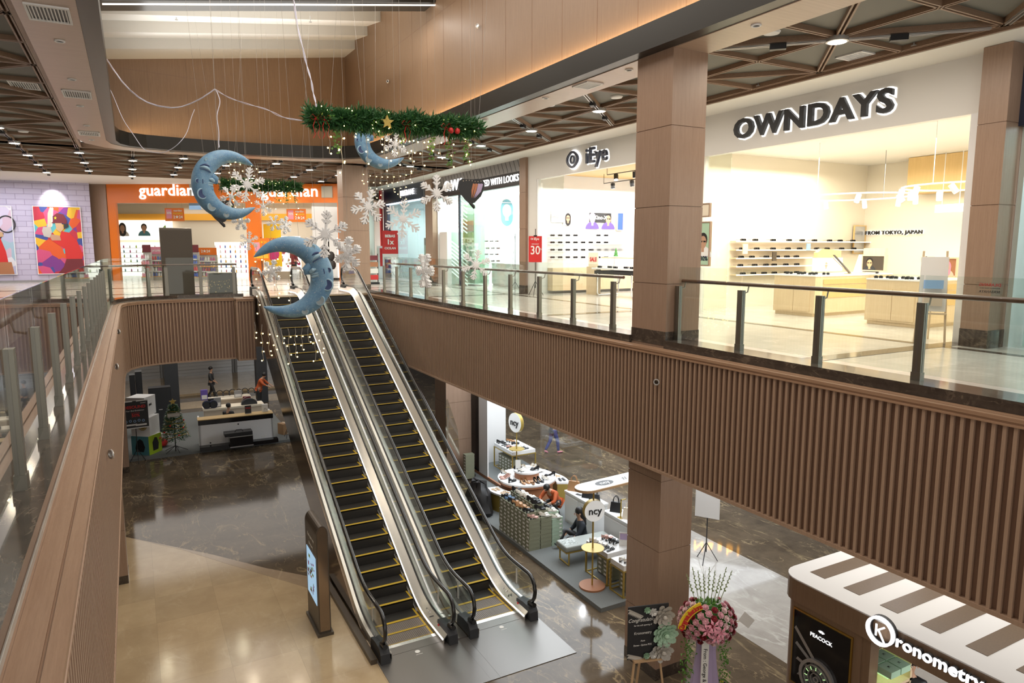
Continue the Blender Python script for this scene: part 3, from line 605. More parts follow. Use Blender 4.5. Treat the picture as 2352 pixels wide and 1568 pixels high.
    b = MB(); b.box(-.55, .55, 25.25-18, 26.6-18, H-.02, H+.012); b.build('landing_plate', 'steel', t)
    lg = MB(); lg.lathe((-.02, 12.0-18, .0141), [(.03, 0), (.05, 0), (.05, .001), (.03, .001)], 20); lg.box(-.085, .05, 11.9-18, 11.91-18, .012, .0135); lg.build('maker_mark', 'paper', t)
    # truss
    un = 1.22
    ys_ = [12.0, 15.4, 18, 21, 24.0, 25.3]
    b = MB(); pr = [(y-18, max(0.0, SL*(y-15.5))) for y in ys_]; pr[0] = (12.0-18, 0); tp = [(y-18, zn(y)+.05) for y in (25.3, 24.8, 24.2, 22, 18, 14, 13.6, 13.2, 12.8, 12.0)]
    for xs in ((-.80, -.785), (.785, .80)): b.prism(pr+tp, xs[0], xs[1], 'x')
    b.prism([(14.0-18, 0), (15.6-18, 0), (25.2-18, 5.25), (25.2-18, 5.8), (24.6-18, 5.8)], -.78, .78, 'x')
    b.build('truss_cladding', 'steel_bronze', t)
    return t
ea = escalator(4.45, 'escalator beneath the big blue moon, next to the standing directory', True, '1')
eb = escalator(6.30, 'escalator next to the slatted balcony front and shoe kiosk', False, '2')
b = MB(); b.sweep([(5.375, y, zn(y)+.04) for y in (12.0, 12.8, 13.0, 13.3, 13.6, 13.8, 19, 24, 24.5, 25, 25.4)], [(-.12, -.05), (-.12, .0), (.12, 0), (.12, -.05)])
tag(b.build('filler_panel', 'steel_dull'), 'dull steel filler panel between the two escalators', 'panel')
b = MB(); b.box(5.292, 5.478, 10.5, 12.0, 0, .011); tag(b.build('threshold_plate', 'steel_plate'), 'steel threshold strip between the two escalator landing plates', 'plate')
b = MB(); b.box(3.5, 3.62, 12.0, 15.9, 0, .10); tag(b.build('kerb_rail', 'brown_metal'), 'dark metal kerb along the foot of the escalator side on marble', 'kerb')
# thin acrylic guard and its deflector
t = T('acrylic_guard', 'clear acrylic guard standing between the escalator handrails at the bottom', 'guard', (5.37, 12.6, .1)); b = MB(); b.box(-.14, .14, 0, .01, .1, .75); b.build('sheet', 'glass', t); b = MB(); b.box(-.02, .02, -.02, .03, 0, .12); b.build('clip', 'chrome', t)
t = T('ceiling_guard', 'clear triangular safety guard hanging by the escalator handrail near the shoe boxes', 'guard', (7.22, 16.6, 2.2)); b = MB(); b.prism([(-.45, .2), (.45, .55), (.45, 1.5), (.3, 1.6), (-.35, .9)], 0, .01, 'x'); b.build('sheet', 'glass', t); b = MB(); b.cyl((-.02, .3, .3), (.02, .3, 1.4), .01); b.build('hanger', 'steel', t)
# ================================================================ directory totem
t = T('directory_totem', 'brown arched directory totem with a lit screen standing on the beige marble', 'totem', (3.0, 13.95, 0))
b = MB(); pr = [(-.12, .06), (.12, .06), (.12, 2.12)]+[(.12*cos(a), 2.12+.2*sin(a)) for a in [R(x) for x in range(15, 180, 15)]]+[(-.12, 2.12)]
b.prism(pr, -.5, .5, 'y'); b.build('body', 'brown_metal', t)
b = MB(); b.prism([(p[0]*.82, .1+(p[1]-.06)*.975) for p in pr], -.505, -.5, 'y'); b.build('front_mirror', 'steel_bronze', t)
b = MB(); b.box(-.16, .16, -.55, .55, 0, .06); b.build('base', 'brown_metal', t)
b = MB(); b.box(-.128, -.12, -.40, .40, .62, 1.62); s_ = b.build('screen', 'glow_screen', t)
b = MB(); random.seed(3)
for i in range(26):
    y = random.uniform(-.34, .28); z = random.uniform(.7, 1.5); b.mt(random.randint(0, 3)).box(-.131, -.1285, y, y+random.uniform(.03, .12), z, z+random.uniform(.02, .09))
b.build('floor_map', ['magenta', 'orange_light', 'lime', 'lilac'], s_)
text('Find your way', .1, 'paper', t, (-.122, 0, 1.93), (pi/2, 0, -pi/2), .002, .01, 'title'); text('Directory', .09, 'paper', t, (-.122, 0, 1.76), (pi/2, 0, -pi/2), .002, .01, 'title')
# ================================================================ hanging Christmas decoration
def moonmesh(parent, face=1, seed=1, th=.30):
    """crescent in the local XZ plane, opening towards +x*face; outer radius 1"""
    random.seed(seed); b = MB(); K = 44; n = 18; vs = []; A = R(142)
    # outer circle radius 1 about the origin, inner circle shifted towards the opening
    def ax(t):
        a = -A+2*A*t; s_ = sin(pi*t); w = .54*(max(s_, 0)**.62)+.02
        r = 1-w/2; return (-cos(a)*r*face, sin(a)*r), a, w
    for i in range(K+1):
        (x, z), a, w = ax(i/K); nx, nz = -cos(a)*face, sin(a); d = th*(w/.56)**.7
        for j in range(n):
            q = 2*pi*j/n; cq, sq = cos(q), sin(q)
            vs.append((x+nx*cq*w/2, sq*d, z+nz*cq*w/2))
    fs = [(i*n+j, i*n+(j+1)%n, (i+1)*n+(j+1)%n, (i+1)*n+j) for i in range(K) for j in range(n)]+[tuple(range(n))[::-1], tuple(range(K*n, K*n+n))]
    b.add(vs, fs); body = b.build('crescent', 'moon_blue', parent, True)
    def P(v, z, out=0.0):
        """point on the front surface; v is measured towards the back rim"""
        rho = math.hypot(v, z); a = math.atan2(z, v); t_ = (a+A)/(2*A); w = .54*(max(sin(pi*min(1, max(0, t_))), 0)**.62)+.02; d = th*(w/.56)**.7; k = min(1, abs(rho-(1-w/2))/(w/2))
        return Vector((-v*face, -d*math.sqrt(max(.02, 1-k*k))-out, z))
    def F(v, y, z): return Vector((-v*face, y, z))
    # nose, lips, chin standing off the inner rim
    b = MB(); b.tube([F(.52, -.10, .36), F(.49, -.13, .28), F(.44, -.13, .2), F(.38, -.12, .13), F(.37, -.11, .08), F(.47, -.1, .05)], [.04, .07, .095, .11, .085, .05], 14); b.build('nose', 'moon_blue', parent, True)
    b = MB(); b.tube([F(.60, -.27, .12), F(.53, -.27, .11), F(.47, -.23, .07), F(.45, -.18, .07)], [.02, .055, .05, .03], 10); b.build('nostril', 'moon_light', parent, True)
    b = MB(); b.tube([P(.74, .045, -.02), F(.62, -.25, .015), F(.50, -.2, .02), F(.45, -.1, .02)], [.012, .035, .042, .03], 8); b.tube([P(.72, .0, -.02), F(.62, -.25, -.04), F(.51, -.2, -.055), F(.47, -.1, -.055)], [.01, .035, .045, .03], 8); b.build('lips', 'moon_light', parent, True)
    b = MB(); b.tube([F(.60, -.2, -.12), F(.53, -.16, -.14), F(.50, -.08, -.16)], [.07, .085, .06], 10); b.build('chin', 'moon_blue', parent, True)
    b = MB(); b.tube([P(.55+.055*k, .33+.022*k+.045*sin(pi*k/5), .0) for k in range(6)], [.008, .04, .05, .045, .028, .006], 10); b.build('eyelid', 'moon_light', parent, True)
    b = MB(); b.tube([P(.55+.055*k, .295+.02*k+.01*sin(pi*k/5), .03) for k in range(6)], .011, 6); b.build('lash_line', 'moon_deep', parent, True)
    b = MB(); b.tube([P(.56+.05*k, .46+.05*sin(pi*k/5), .0) for k in range(6)], [.006, .022, .028, .026, .018, .006], 8); b.build('eyebrow', 'moon_deep', parent, True)
    b = MB(); b.tube([P(.78, .10-.03*k, .0) for k in range(5)], .012, 6); b.build('mouth_line', 'moon_deep', parent, True)
    for v, z, r, m_ in ((.90, .05, .055, 'moon_deep'), (.80, -.30, .125, 'moon_deep'), (.56, -.65, .105, 'moon_grey'), (.16, -.86, .075, 'moon_grey'), (.62, .66, .05, 'moon_light')):
        N_ = 20; q = P(v, z)
        b = MB(); b.tube([(q.x+r*cos(2*pi*i/N_), q.y+.01, z+r*1.1*sin(2*pi*i/N_)) for i in range(N_+1)], r*.20, 8); c = b.build('crater', 'moon_light', parent, True)
        b = MB(); b.add([(q.x, q.y+.0, z)]+[(q.x+r*.9*cos(2*pi*i/N_), q.y-.012, z+r*1.0*sin(2*pi*i/N_)) for i in range(N_)], [(0, 1+i, 1+(i+1)%N_) for i in range(N_)]); b.build('crater_floor', m_, c)
    b = MB(); random.seed(seed)
    for i in range(170):
        a = random.uniform(-2.0, 2.0); w = .54*(max(sin(pi*(a+A)/(2*A)), 0)**.62)+.02; rho = 1-w/2+random.uniform(-.35, .42)*w; q = P(cos(a)*rho, sin(a)*rho, .004); l_ = random.uniform(.006, .02); an = random.uniform(0, pi)
        b.add([q+Vector((cos(an)*l_, 0, sin(an)*l_)), q+Vector((-sin(an)*.0025, -.002, cos(an)*.0025)), q-Vector((cos(an)*l_, 0, sin(an)*l_)), q+Vector((sin(an)*.0025, -.002, -cos(an)*.0025))], [(0, 1, 2, 3)])
    b.build('brush_marks', 'cream', parent)
def bulbs(parent, strands, name='light_string'):
    """strands: list of (x, y, z0, length)"""
    for (x, y, z0, ln) in strands:
        b = MB(); pts = []; k = max(3, int(ln/.08)); xx = x
        for i in range(k+1): pts.append((x+.012*sin(i*1.7+x*9), y+.01*cos(i*2.1), z0-ln*i/k))
        b.tube(pts, .0035, 4); s_ = b.build(name, 'wire', parent)
        g = MB()
        for i in range(1, k+1):
            if i % 2 == 0 or i == k:
                p = pts[i]; q = .03*(1 if i % 4 else -1); g.ball((p[0]+q, p[1], p[2]), .013, 6)
        if g.v: g.build('bulb', 'glow_bulb', s_)
def wires(parent, pts, top, r=.0022):
    b = MB()
    for (x, y, z), (X_, Y_) in pts: b.tube([(x, y, z), (X_, Y_, top)], r, 4, False)
    b.build('hanging_wire', 'wire', parent)
def moon(u0, v0, u1, v1, Y, face, label, rot=0, seed=1, lights=(), zr=-.2):
    c = ony((u0+u1)/2, (v0+v1)/2, Y); r = (ony(0, v0, Y).z-ony(0, v1, Y).z)/2 if False else (ony((u0+u1)/2, v0, Y)-ony((u0+u1)/2, v1, Y)).length/2
    t = T('moon_ornament', label, 'ornament', c, zr); t.scale = (1, 1, 1)
    m = Matrix.Rotation(rot, 4, 'Y')
    n0 = len(C.objects)
    before = set(o.name for o in bpy.data.objects); moonmesh(t, face, seed)
    for o in list(t.children):
        o.matrix_local = m @ Matrix.Diagonal((r, r, r, 1)); 
    bulbs(t, lights)
    wires(t, [((-face*.2*r, 0, r*.97), (-.05, .3)), ((-face*.62*r, 0, r*.72), (-face*.62*r-.2, .2))], 14.2-c.z)
    return t, c, r
m1, c1, r1 = moon(455, 345, 590, 505, 16.5, 1, 'large blue crescent moon with closed eyes facing the orange drugstore sign, opening to snowflakes', 0, 1,
    [(.05, -.05, .62, .45), (.16, -.05, .66, .75), (.27, 0, .64, .55), (.38, 0, .66, .85), (.5, 0, .62, .5), (.62, .0, .55, .4), (.7, .05, .5, .7), (.22, .05, -.62, .1)], zr=.22)
m2, c2, r2 = moon(592, 543, 748, 730, 13.6, -1, 'blue crescent moon with a sleeping face hanging lowest, above the escalator steps', R(-8), 2,
    [(-.70+.12*k, -.02, -.55-.42*math.sqrt(max(0, 1-((-.70+.12*k)/.95)**2))*.98, .30+.13*((k*7) % 4)) for k in range(11)]+[(-.62, .1, .62, 1.3), (-.50, .12, .66, .5), (-.05, .3, .5, 1.2), (-.28, .3, .5, .9)])
m3, c3, r3 = moon(818, 262, 935, 388, 18.5, 1, 'blue crescent moon partly hidden behind the evergreen garland', R(-4), 3,
    [(-.52+.16*k, -.02, -.42-.35*math.sqrt(max(0, 1-((-.52+.16*k)/1.0)**2)), .4+.16*((k*5) % 4)) for k in range(9)])
# ---------------------------------------------------------------- snowflakes
def flake(parent, kind, th=.05, w=.098):
    b = MB()
    def arm(a, p, q, ww, k=0):
        (x0, z0), (x1, z1) = p, q; L_ = math.hypot(x1-x0, z1-z0); dx, dz = (x1-x0)/L_, (z1-z0)/L_
        pts = [(0, -ww/2)]+[(L_+ww/2*cos(t), ww/2*sin(t)) for t in [R(d) for d in (-60, -20, 20, 60)]]+[(0, ww/2)]
        ca, sa = cos(a), sin(a); out = []
        for (s_, u_) in pts:
            X_ = x0+dx*s_-dz*u_; Z_ = z0+dz*s_+dx*u_; out.append((X_*ca-Z_*sa, X_*sa+Z_*ca))
        b.prism(out, -th/2-k*.0015, th/2+k*.0015, 'y')
    for i in range(6):
        a = pi/3*i+pi/6
        w_ = w*(.6 if kind == 2 else 1); arm(a, (0, 0), (1, 0), w_, i*.1)
        br = {0: [(.45, .22), (.66, .26), (.84, .16)], 1: [(.34, .20), (.58, .32), (.80, .2)], 2: [(.5, .3), (.74, .24)]}[kind]
        for (s_, l_) in br:
            for g in (-1, 1): arm(a, (s_, 0), (s_+l_*.72, g*l_*.72), w_*.85, 1+i*.1)
    if kind != 2:
        for i in range(6):
            a = pi/3*i; b.prism([(x*cos(a)-z*sin(a), x*sin(a)+z*cos(a)) for x, z in [(.10, -.05), (.34, 0), (.10, .05)]], -th/2-.004, th/2+.004, 'y')
    b.prism(circ(0, 0, .16, 6), -th/2-.006, th/2+.006, 'y')
    return b.build('flake_plate', 'foam_white', parent)
protos = []
FL = [ # u, v, radius px, depth, kind, turn, tilt, label
 (748, 538, 51, 12.2, 0, 0, .1, 'largest white snowflake, flat on, above the lowest moon'),
 (845, 475, 39, 14.5, 1, .5, .3, 'white snowflake in front of the wood column at the escalator top'),
 (926, 503, 42, 15.0, 1, -.2, .1, 'white snowflake in front of the dark storefront with blue interior'),
 (1003, 444, 40, 14.0, 0, .35, .0, 'white snowflake beside the dark butterfly, over the pilaster'),
 (976, 622, 42, 15.2, 1, 1.0, .5, 'white snowflake turned nearly edge on, in front of the handrail'),
 (1093, 608, 34, 15.8, 0, .2, .2, 'white snowflake in front of the handrail under the butterfly'),
 (799, 583, 38, 11.8, 1, .55, .15, 'white snowflake over the handrail end of the second escalator'),
 (568, 424, 36, 15.0, 0, .45, .2, 'white snowflake hanging in the opening of the upper moon'),
 (531, 451, 25, 17.5, 2, .1, .3, 'small white snowflake close to the upper moon inner rim'),
 (605, 474, 21, 18.5, 2, .0, .0, 'small grey white snowflake over the orange post between doorways'),
 (630, 512, 18, 19.0, 2, .1, .4, 'tiny snowflake in front of the drugstore poster'),
 (656, 517, 19, 20.0, 1, 1.15, .2, 'tiny snowflake turned edge on beside the drugstore poster'),
 (625, 622, 25, 15.5, 1, .3, .3, 'white snowflake low between moon and first escalator newel'),
 (572, 553, 20, 17.0, 1, .5, .1, 'small snowflake below the upper moon tip, over orange wall'),
 (553, 507, 21, 17.2, 0, .2, .5, 'small snowflake tangled with string lights under the upper moon'),
 (908, 331, 27, 14.5, 1, .2, .1, 'white snowflake wrapped in string lights behind the garland')]
pf = {}
for n_, (u, v, rp, Y, k, trn, tilt, lab) in enumerate(FL):
    c = ony(u, v, Y); r = rp*((c-Vector((0, 0, CZ))).length)/FPX*.98
    t = T('snowflake_ornament', lab+', on a thin wire', 'ornament', c, -YAW+trn*(1 if n_ % 2 else -1))
    if k in pf: o = pf[k].copy(); C.objects.link(o); o.parent = t
    else: o = flake(t, k); pf[k] = o
    o.scale = (r, 1.5 if r > .25 else 1.0, r); o.rotation_euler = (0, tilt, 0)
    b = MB(); b.cyl((0, 0, r*.9), (0, 0, 14.6-c.z), .002, n=4, cap=False); b.build('hanging_wire', 'wire', t)
# ---------------------------------------------------------------- garlands
def garland(u0, v0, u1, v1, Y, label, rad, nleaf, strands, seed, bows=True, logr=.05, tipz=0):
    a = ony(u0, v0, Y); e = ony(u1, v1, Y); mid = (a+e)/2; t = T('garland', label, 'garland', mid); d = (e-a); L_ = d.length; dn = d.normalized(); random.seed(seed)
    b = MB(); b.cyl(a-mid, e-mid, logr, n=12); b.build('log', 'bark', t, True)
    for nm, m_, cnt, lf, wd in (('evergreen_sprays', 'pine', nleaf, .13, .012), ('leaf_sprays', 'leaf', nleaf//2, .055, .026)):
        b = MB()
        for i in range(cnt):
            s_ = random.uniform(-.5, .5); th = random.uniform(0, 2*pi); rr = random.uniform(.2, 1)*rad*(1+.3*sin(s_*23)+.25*sin(s_*71))
            sp = Vector((0, cos(th)*.8, sin(th)*(.9 if sin(th) > 0 else .75))); p = dn*(s_*L_)+sp*rr*.35; tip = dn*(s_*L_+random.uniform(-.10, .10))+sp*(rr+random.uniform(.02, .06))
            q = (tip-p)
            for k in range(4 if nm[0] == 'e' else 3):
                base = p+q*(k/4); dr = (q.normalized()+Vector((random.uniform(-1, 1), random.uniform(-1, 1), random.uniform(-1, 1)))*.7).normalized()
                up = dr.cross(Vector((random.uniform(-1, 1), random.uniform(-1, 1), .3))).normalized()*wd
                b.add([base-up*.5, base+dr*lf*.5+up, base+dr*lf, base+dr*lf*.5-up], [(0, 1, 2, 3)])
        o = b.build(nm, m_, t)
    # trailing vines
    for (s_, ln) in ((-.36, .5), (-.12, .2), (.02, .25), (.2, .55), (.31, .62), (.42, .55)):
        b = MB(); p = dn*(s_*L_)-Vector((0, 0, rad*.5)); ln *= L_/3.2
        pts = [p+Vector((.03*sin(k), .02*cos(k*1.3), -ln*k/8)) for k in range(9)]
        b.tube(pts, .003, 4)
        for k in range(int(90*ln)):
            c = p+Vector((random.gauss(0, .035), random.gauss(0, .03), -ln*random.random()))
            u_ = Vector((random.uniform(-1, 1), random.uniform(-1, 1), random.uniform(-1, 1))).normalized()*.022; v_ = u_.cross(Vector((random.random(), 1, .3))).normalized()*.018
            b.add([c-u_, c+v_, c+u_, c-v_], [(0, 1, 2, 3)])
        b.build('trailing_vine', 'ivy', t)
    if bows:
        for s_ in (-.48, -.43, .03, .27):
            b = MB(); p = dn*(s_*L_)+Vector((0, -rad*.8, -.02))
            for k in (-1, 1): b.tube([p, p+Vector((.05*k, -.02, .05)), p+Vector((.09*k, -.02, .0)), p+Vector((.04*k, 0, -.03)), p], .008, 5, flat=.4)
            for k in (-1, 1): b.tube([p, p+Vector((.05*k, -.03, -.12)), p+Vector((.02*k, -.02, -.24)), p+Vector((.05*k, -.02, -.3))], .007, 5, flat=.4)
            b.build('red_bow', 'red', t)
        b = MB(); p = dn*(-.09*L_)+Vector((0, -rad, -.02)); st_ = []
        for i in range(10): q = pi/2+2*pi*i/10; rr = .11 if i % 2 == 0 else .05; st_.append((p.x+rr*cos(q), p.z+rr*sin(q)))
        b.prism(st_, p.y-.02, p.y+.02, 'y'); b.build('star', 'gold_paint', t)
        for s_ in (.3, .34): b = MB(); b.ball(dn*(s_*L_)+Vector((0, -rad*.9, -.08)), .05, 10); b.build('poinsettia', 'red', t, True)
    bulbs(t, [tuple(dn*(s_*L_)+Vector((0, y_, -rad*.6)))+(ln,) for s_, y_, ln in strands])
    g = MB()
    for i in range(int(L_*8)): s_ = random.uniform(-.5, .5); q = random.uniform(0, 2*pi); p = dn*(s_*L_)+Vector((0, -rad*(.6+.3*random.random()), sin(q)*rad)); g.ball(p, .008, 6)
    g.build('bulb', 'glow_bulb', t)
    wires(t, [(tuple(a-mid), (a.x-mid.x-.45, .4)), (tuple(a-mid+dn*.3), (a.x-mid.x+.9, .6)), (tuple(e-mid), (e.x-mid.x+.5, .2))], 14.5-mid.z)
    return t, mid, L_
mat('pine', (.028, .11, .03), .6); mat('leaf', (.10, .26, .035), .55); mat('ivy', (.13, .28, .06), .5)
random.seed(5)
gs = [(-.40, 0, .42), (-.335, 0, .55), (-.33, .03, .7), (-.26, 0, .15), (-.19, 0, .55)]+[(-.12+.028*k, -.05+.03*(k % 3), .25+.1*((k*7) % 5)) for k in range(11)]+[(.20, 0, .3), (.25, 0, .42), (.33, 0, .55), (.43, 0, .45), (.44, .02, .5), (.40, 0, .12)]
g1, gm, gL = garland(712, 270, 1098, 296, 11.0, 'long evergreen garland on a hanging log with red bows and dripping string lights', .16, 2600, gs, 11)
g2, gm2, gL2 = garland(508, 424, 690, 430, 21.0, 'smaller evergreen garland hanging in front of the orange drugstore sign', .13, 1200, [(-.45+.1*k, 0, .25+.15*((k*3) % 4)) for k in range(10)], 12, False, .04)
# ---------------------------------------------------------------- butterflies
def butterfly(u, v, rp, Y, label, cols, rz=0):
    c = ony(u, v, Y); r = rp*Y/1500; t = T('butterfly_ornament', label, 'ornament', c, -YAW+rz)
    b = MB(); w = [(-.1, -.95), (.25, -.8), (.7, -.35), (.95, .2), (1.0, .6), (.85, .85), (.5, .95), (.1, .9), (-.3, .92), (-.7, .95), (-.95, .75), (-1.0, .3), (-.85, -.15), (-.5, -.6)]
    b.prism([(x*r, z*r) for x, z in w], -.02, .02, 'y'); wi = b.build('wing', cols[0], t)
    for k, (x0, m_) in enumerate(((.02, cols[1]), (.22, cols[1]), (.42, cols[2]), (.6, cols[2]))):
        b = MB(); pts = [(x0*.4+.0, -.5), (x0+.12, -.0), (x0+.28, .55), (x0+.1, .6), (x0-.02, .1)]; b.prism([(x*r, z*r) for x, z in pts], -.026, -.02, 'y'); b.build('wing_panel', m_, wi)
    b = MB()
    for k in range(7): b.ball(((-.6+.22*k)*r, -.024, (.78+.05*sin(k))*r), .035*r, 6)
    b.build('wing_spots', 'beige', wi)
    b = MB(); b.tube([(-.25*r, 0, -.72*r), (0, 0, -.95*r), (.15*r, 0, -1.1*r), (.2*r, 0, -1.25*r)], [.06*r, .12*r, .13*r, .08*r], 8); b.build('body', 'charcoal', t, True)
    b = MB(); b.cyl((0, 0, .7*r), (0, 0, 14.5-c.z), .003, n=4, cap=False); b.build('hanging_wire', 'wire', t)
butterfly(1083, 437, 31, 14.2, 'dark butterfly with orange and violet wing panels over the black storefront', ('charcoal', 'orange_dull', 'lilac'))if False else None
mat('orange_dull', (.5, .2, .1), .5)
butterfly(1083, 440, 31, 14.2, 'dark butterfly with orange and violet wing panels over the black storefront', ('charcoal', 'orange_dull', 'lilac'))
butterfly(508, 486, 24, 18.2, 'pink and green butterfly tucked behind the upper moon', ('charcoal', 'pink', 'green_light'), .4)
# ---------------------------------------------------------------- cables strung across the void
def cable(pts, name, label, m='cable', r=.012, n=3):
    """pts: (u, v, Y) knots joined by sagging curves"""
    P_ = [ony(u, v, Y) for u, v, Y in pts]; b = MB(); out = []
    for i in range(len(P_)-1):
        p0 = P_[max(i-1, 0)]; p1 = P_[i]; p2 = P_[i+1]; p3 = P_[min(i+2, len(P_)-1)]
        for k in range(6):
            t = k/6; out.append(.5*((2*p1)+(-p0+p2)*t+(2*p0-5*p1+4*p2-p3)*t*t+(-p0+3*p1-3*p2+p3)*t**3))
    out.append(P_[-1])
    for k in range(n): b.tube([p+Vector((.008*sin(i*.9+k*2.1), .008*k, .010*cos(i*.8+k*2.1))) for i, p in enumerate(out)], r/ (1.6 if n > 1 else 1), 5)
    return tag(b.build(name, m), label, 'cable')
cable([(244, 135, 19.0), (290, 198, 18.5), (340, 235, 18), (400, 247, 17.5), (450, 232, 17), (493, 205, 16.6)], 'cable', 'bundle of pale cables sagging from the dark ceiling edge to the knot')
cable([(495, 206, 16.4), (540, 230, 15.5), (600, 247, 14), (650, 268, 12.5), (713, 281, 11.2)], 'cable', 'thin pale cable running from the knot down to the garland end', n=2, r=.008)
cable([(493, 205, 16.6), (505, 228, 16.6), (499, 265, 16.6), (503, 320, 16.6), (502, 340, 16.5)], 'cable', 'pale cable dropping from the knot to the top of the upper moon', n=1, r=.01)
cable([(252, 205, 19), (290, 285, 18.5), (330, 340, 18), (365, 351, 17.5), (405, 335, 17), (430, 300, 17), (446, 250, 17)], 'cable', 'slack grey cable hanging in a loop left of the upper moon'.replace('left of', 'beside'), n=1, r=.007)
cable([(674, 0, 11.6), (690, 90, 11.4), (708, 160, 11.3), (720, 212, 11.2), (727, 248, 11.1)], 'cable', 'thick pale cable coming from above down to the white end of the garland', n=2, r=.012)
# ================================================================ shops of the upper gallery
WX = 12.75
def wallbox(x0, x1, y0, y1, z0, z1, m, name='wall_shop'):
    b = MB(); b.box(x0, x1, y0, y1, z0, z1); return st(b.build(name, m))
# party walls, back walls, ceilings
def room(y0, y1, x1, zc, wm, cm, side=None):
    wallbox(WX+.1, x1, y1, y1+.1, H, ZC, side or wm); wallbox(WX+.1, x1, y0-.1, y0, H, ZC, side or wm)
    wallbox(x1, x1+.1, y0-.1, y1+.1, H, ZC, wm); wallbox(WX+.02, x1, y0, y1, zc, zc+.1, cm, 'ceiling')
room(6.75, 14.25, 20.4, 10.35, 'cream_wall', 'white_ceiling'); room(15.05, 22.1, 18.2, 10.45, 'white_plain', 'wood_ochre'); room(22.65, 30.95, 17.6, 10.4, 'pure_white', 'pure_white')
room(31.95, 38.2, 18, 10.5, 'white_plain', 'white_plain'); room(-2, 6.2, 17.5, 10.4, 'white_plain', 'white_plain')
def band(y0, y1, z0, z1, m, name, label=None, x=WX):
    b = MB(); b.box(x-.05, x+.12, y0, y1, z0, z1); o = b.build(name, m); return st(o) if not label else tag(o, label, 'fascia')
band(6.72, 14.3, 10.06, ZC, 'white_paint', 'trim_fascia'); band(13.35, 14.3, H, 10.06, 'white_paint', 'trim_fascia')
band(15.0, 22.15, 10.2, ZC, 'white_paint', 'trim_fascia'); band(21.55, 22.15, H, 10.2, 'white_paint', 'trim_fascia')
band(22.6, 31.0, 10.1, ZC, 'black', 'trim_fascia'); band(31.9, 38.4, 10.2, ZC, 'navy', 'trim_fascia'); band(-2, 6.28, 9.75, ZC, 'navy', 'trim_fascia'); band(37.9, 38.5, H, 10.2, 'navy', 'trim_fascia')
b = MB()
for i in range(26): y = 22.7+.32*i; b.bar((WX-.055, y, 10.62), (WX-.055, y+.22, ZC), .004, .02)
st(b.build('trim_groove', 'charcoal')); wallbox(WX-.052, WX-.05, 22.6, 31, 10.9-.3, ZC, 'stone_grey', 'trim_fascia')
b = MB(); b.box(WX-.1, WX-.02, 31.9, 37.9, 10.16, 10.22); st(b.build('trim_light', 'glow_cool'))
b = MB(); b.box(WX-.06, WX+.1, 6.72, 7.02, H, 10.06); b.box(WX-.03, WX+.1, 21.5, 21.62, H, 10.2); st(b.build('trim_jamb', 'white_gloss'))
def pane(y0, y1, z1, m='glass', n=1):
    for k in range(n):
        a = y0+(y1-y0)*k/n; c = y0+(y1-y0)*(k+1)/n; b = MB(); b.box(WX+.03, WX+.045, a+.01, c-.01, H+.02, z1); st(b.build('window_1', m))
pane(12.5, 13.33, 10.06, n=1); pane(19.9, 21.5, 10.2, n=1); pane(22.7, 28.2, 10.1, n=3); pane(32, 37.8, 10.2, 'glass_green', 4); pane(-2, 6.25, 9.75, 'glass', 3)
def sign(label, y_left, z, size, txt, m, halo=None, bold=.02, depth=.08, x=WX-.11, sx=1, name='shop_sign', space=1, extra=None, font_align='CENTER', cat='sign'):
    t = T(name, label, cat, (x, y_left, z), -pi/2)
    if txt: text(txt, size, m, t, (0, 0, 0), (pi/2, 0, 0), depth, bold, 'letters', sx=sx, space=space)
    if halo: text(txt, size, halo, t, (0, depth/2+.012, 0), (pi/2, 0, 0), .004, bold+.045, 'halo_light', sx=sx, space=space)
    return t
s1 = sign('black OWNDAYS letters with white halo light on pale fascia', 10.36, 10.52, .60, 'OWNDAYS', 'ink', 'glow_halo', .03, sx=1.22, space=1.08)
s2 = sign('dark iEye letters with halo light beside an eye shaped mark', 17.87, 10.61, .66, 'iEye', 'navy', 'glow_halo', .010, sx=.95, space=1.12)
b = MB()
def ringp(b, cx, cz, r0, r1, y, sx=1, n=28, pinch=0):
    vs = []; 
    for r in (r0, r1):
        for i in range(n): a = 2*pi*i/n; rr = r*(1+pinch*abs(cos(a))**6); vs.append((cx+rr*cos(a)*sx, y, cz+rr*sin(a)))
    m_ = len(vs); vs += [(x, y-.05, z) for x, _, z in vs]; fs = []
    for i in range(n): j = (i+1) % n; fs += [(m_+i, m_+j, m_+n+j, m_+n+i), (i, m_+i, m_+j, j)[::-1], (n+i, n+j, m_+n+j, m_+n+i)]
    b.add(vs, fs)
ringp(b, -1.28, 0, .20, .27, 0, 1, pinch=.28); ringp(b, -1.28, 0, .09, .14, 0); b.build('eye_mark', 'navy', s2)
b = MB(); ringp(b, -1.28, 0, .17, .31, .06, 1, pinch=.28); b.build('eye_halo', 'glow_halo', s2)
sign('white OBSESSED WITH LOOKS lettering on the dark grooved fascia', 24.75, 10.36, .36, 'OBSESSED WITH LOOKS', 'glow_letter', None, .006, depth=.03, sx=.98, space=1.06)
sign('white O.W.L letters at the far end of the black fascia', 28.6, 10.52, .62, 'O.W.L', 'glow_letter', None, .03, depth=.03, sx=1.25)
sign('small glowing BRISBANE sign on the dark storefront', 34.5, 10.62, .4, 'BRISBANE', 'glow_letter', None, .012, depth=.03, sx=1.1, space=1.1)
sign('white glowing letter S at the edge of the dark blue fascia', 5.75, 10.35, .8, 'S', 'glow_letter', None, .03)
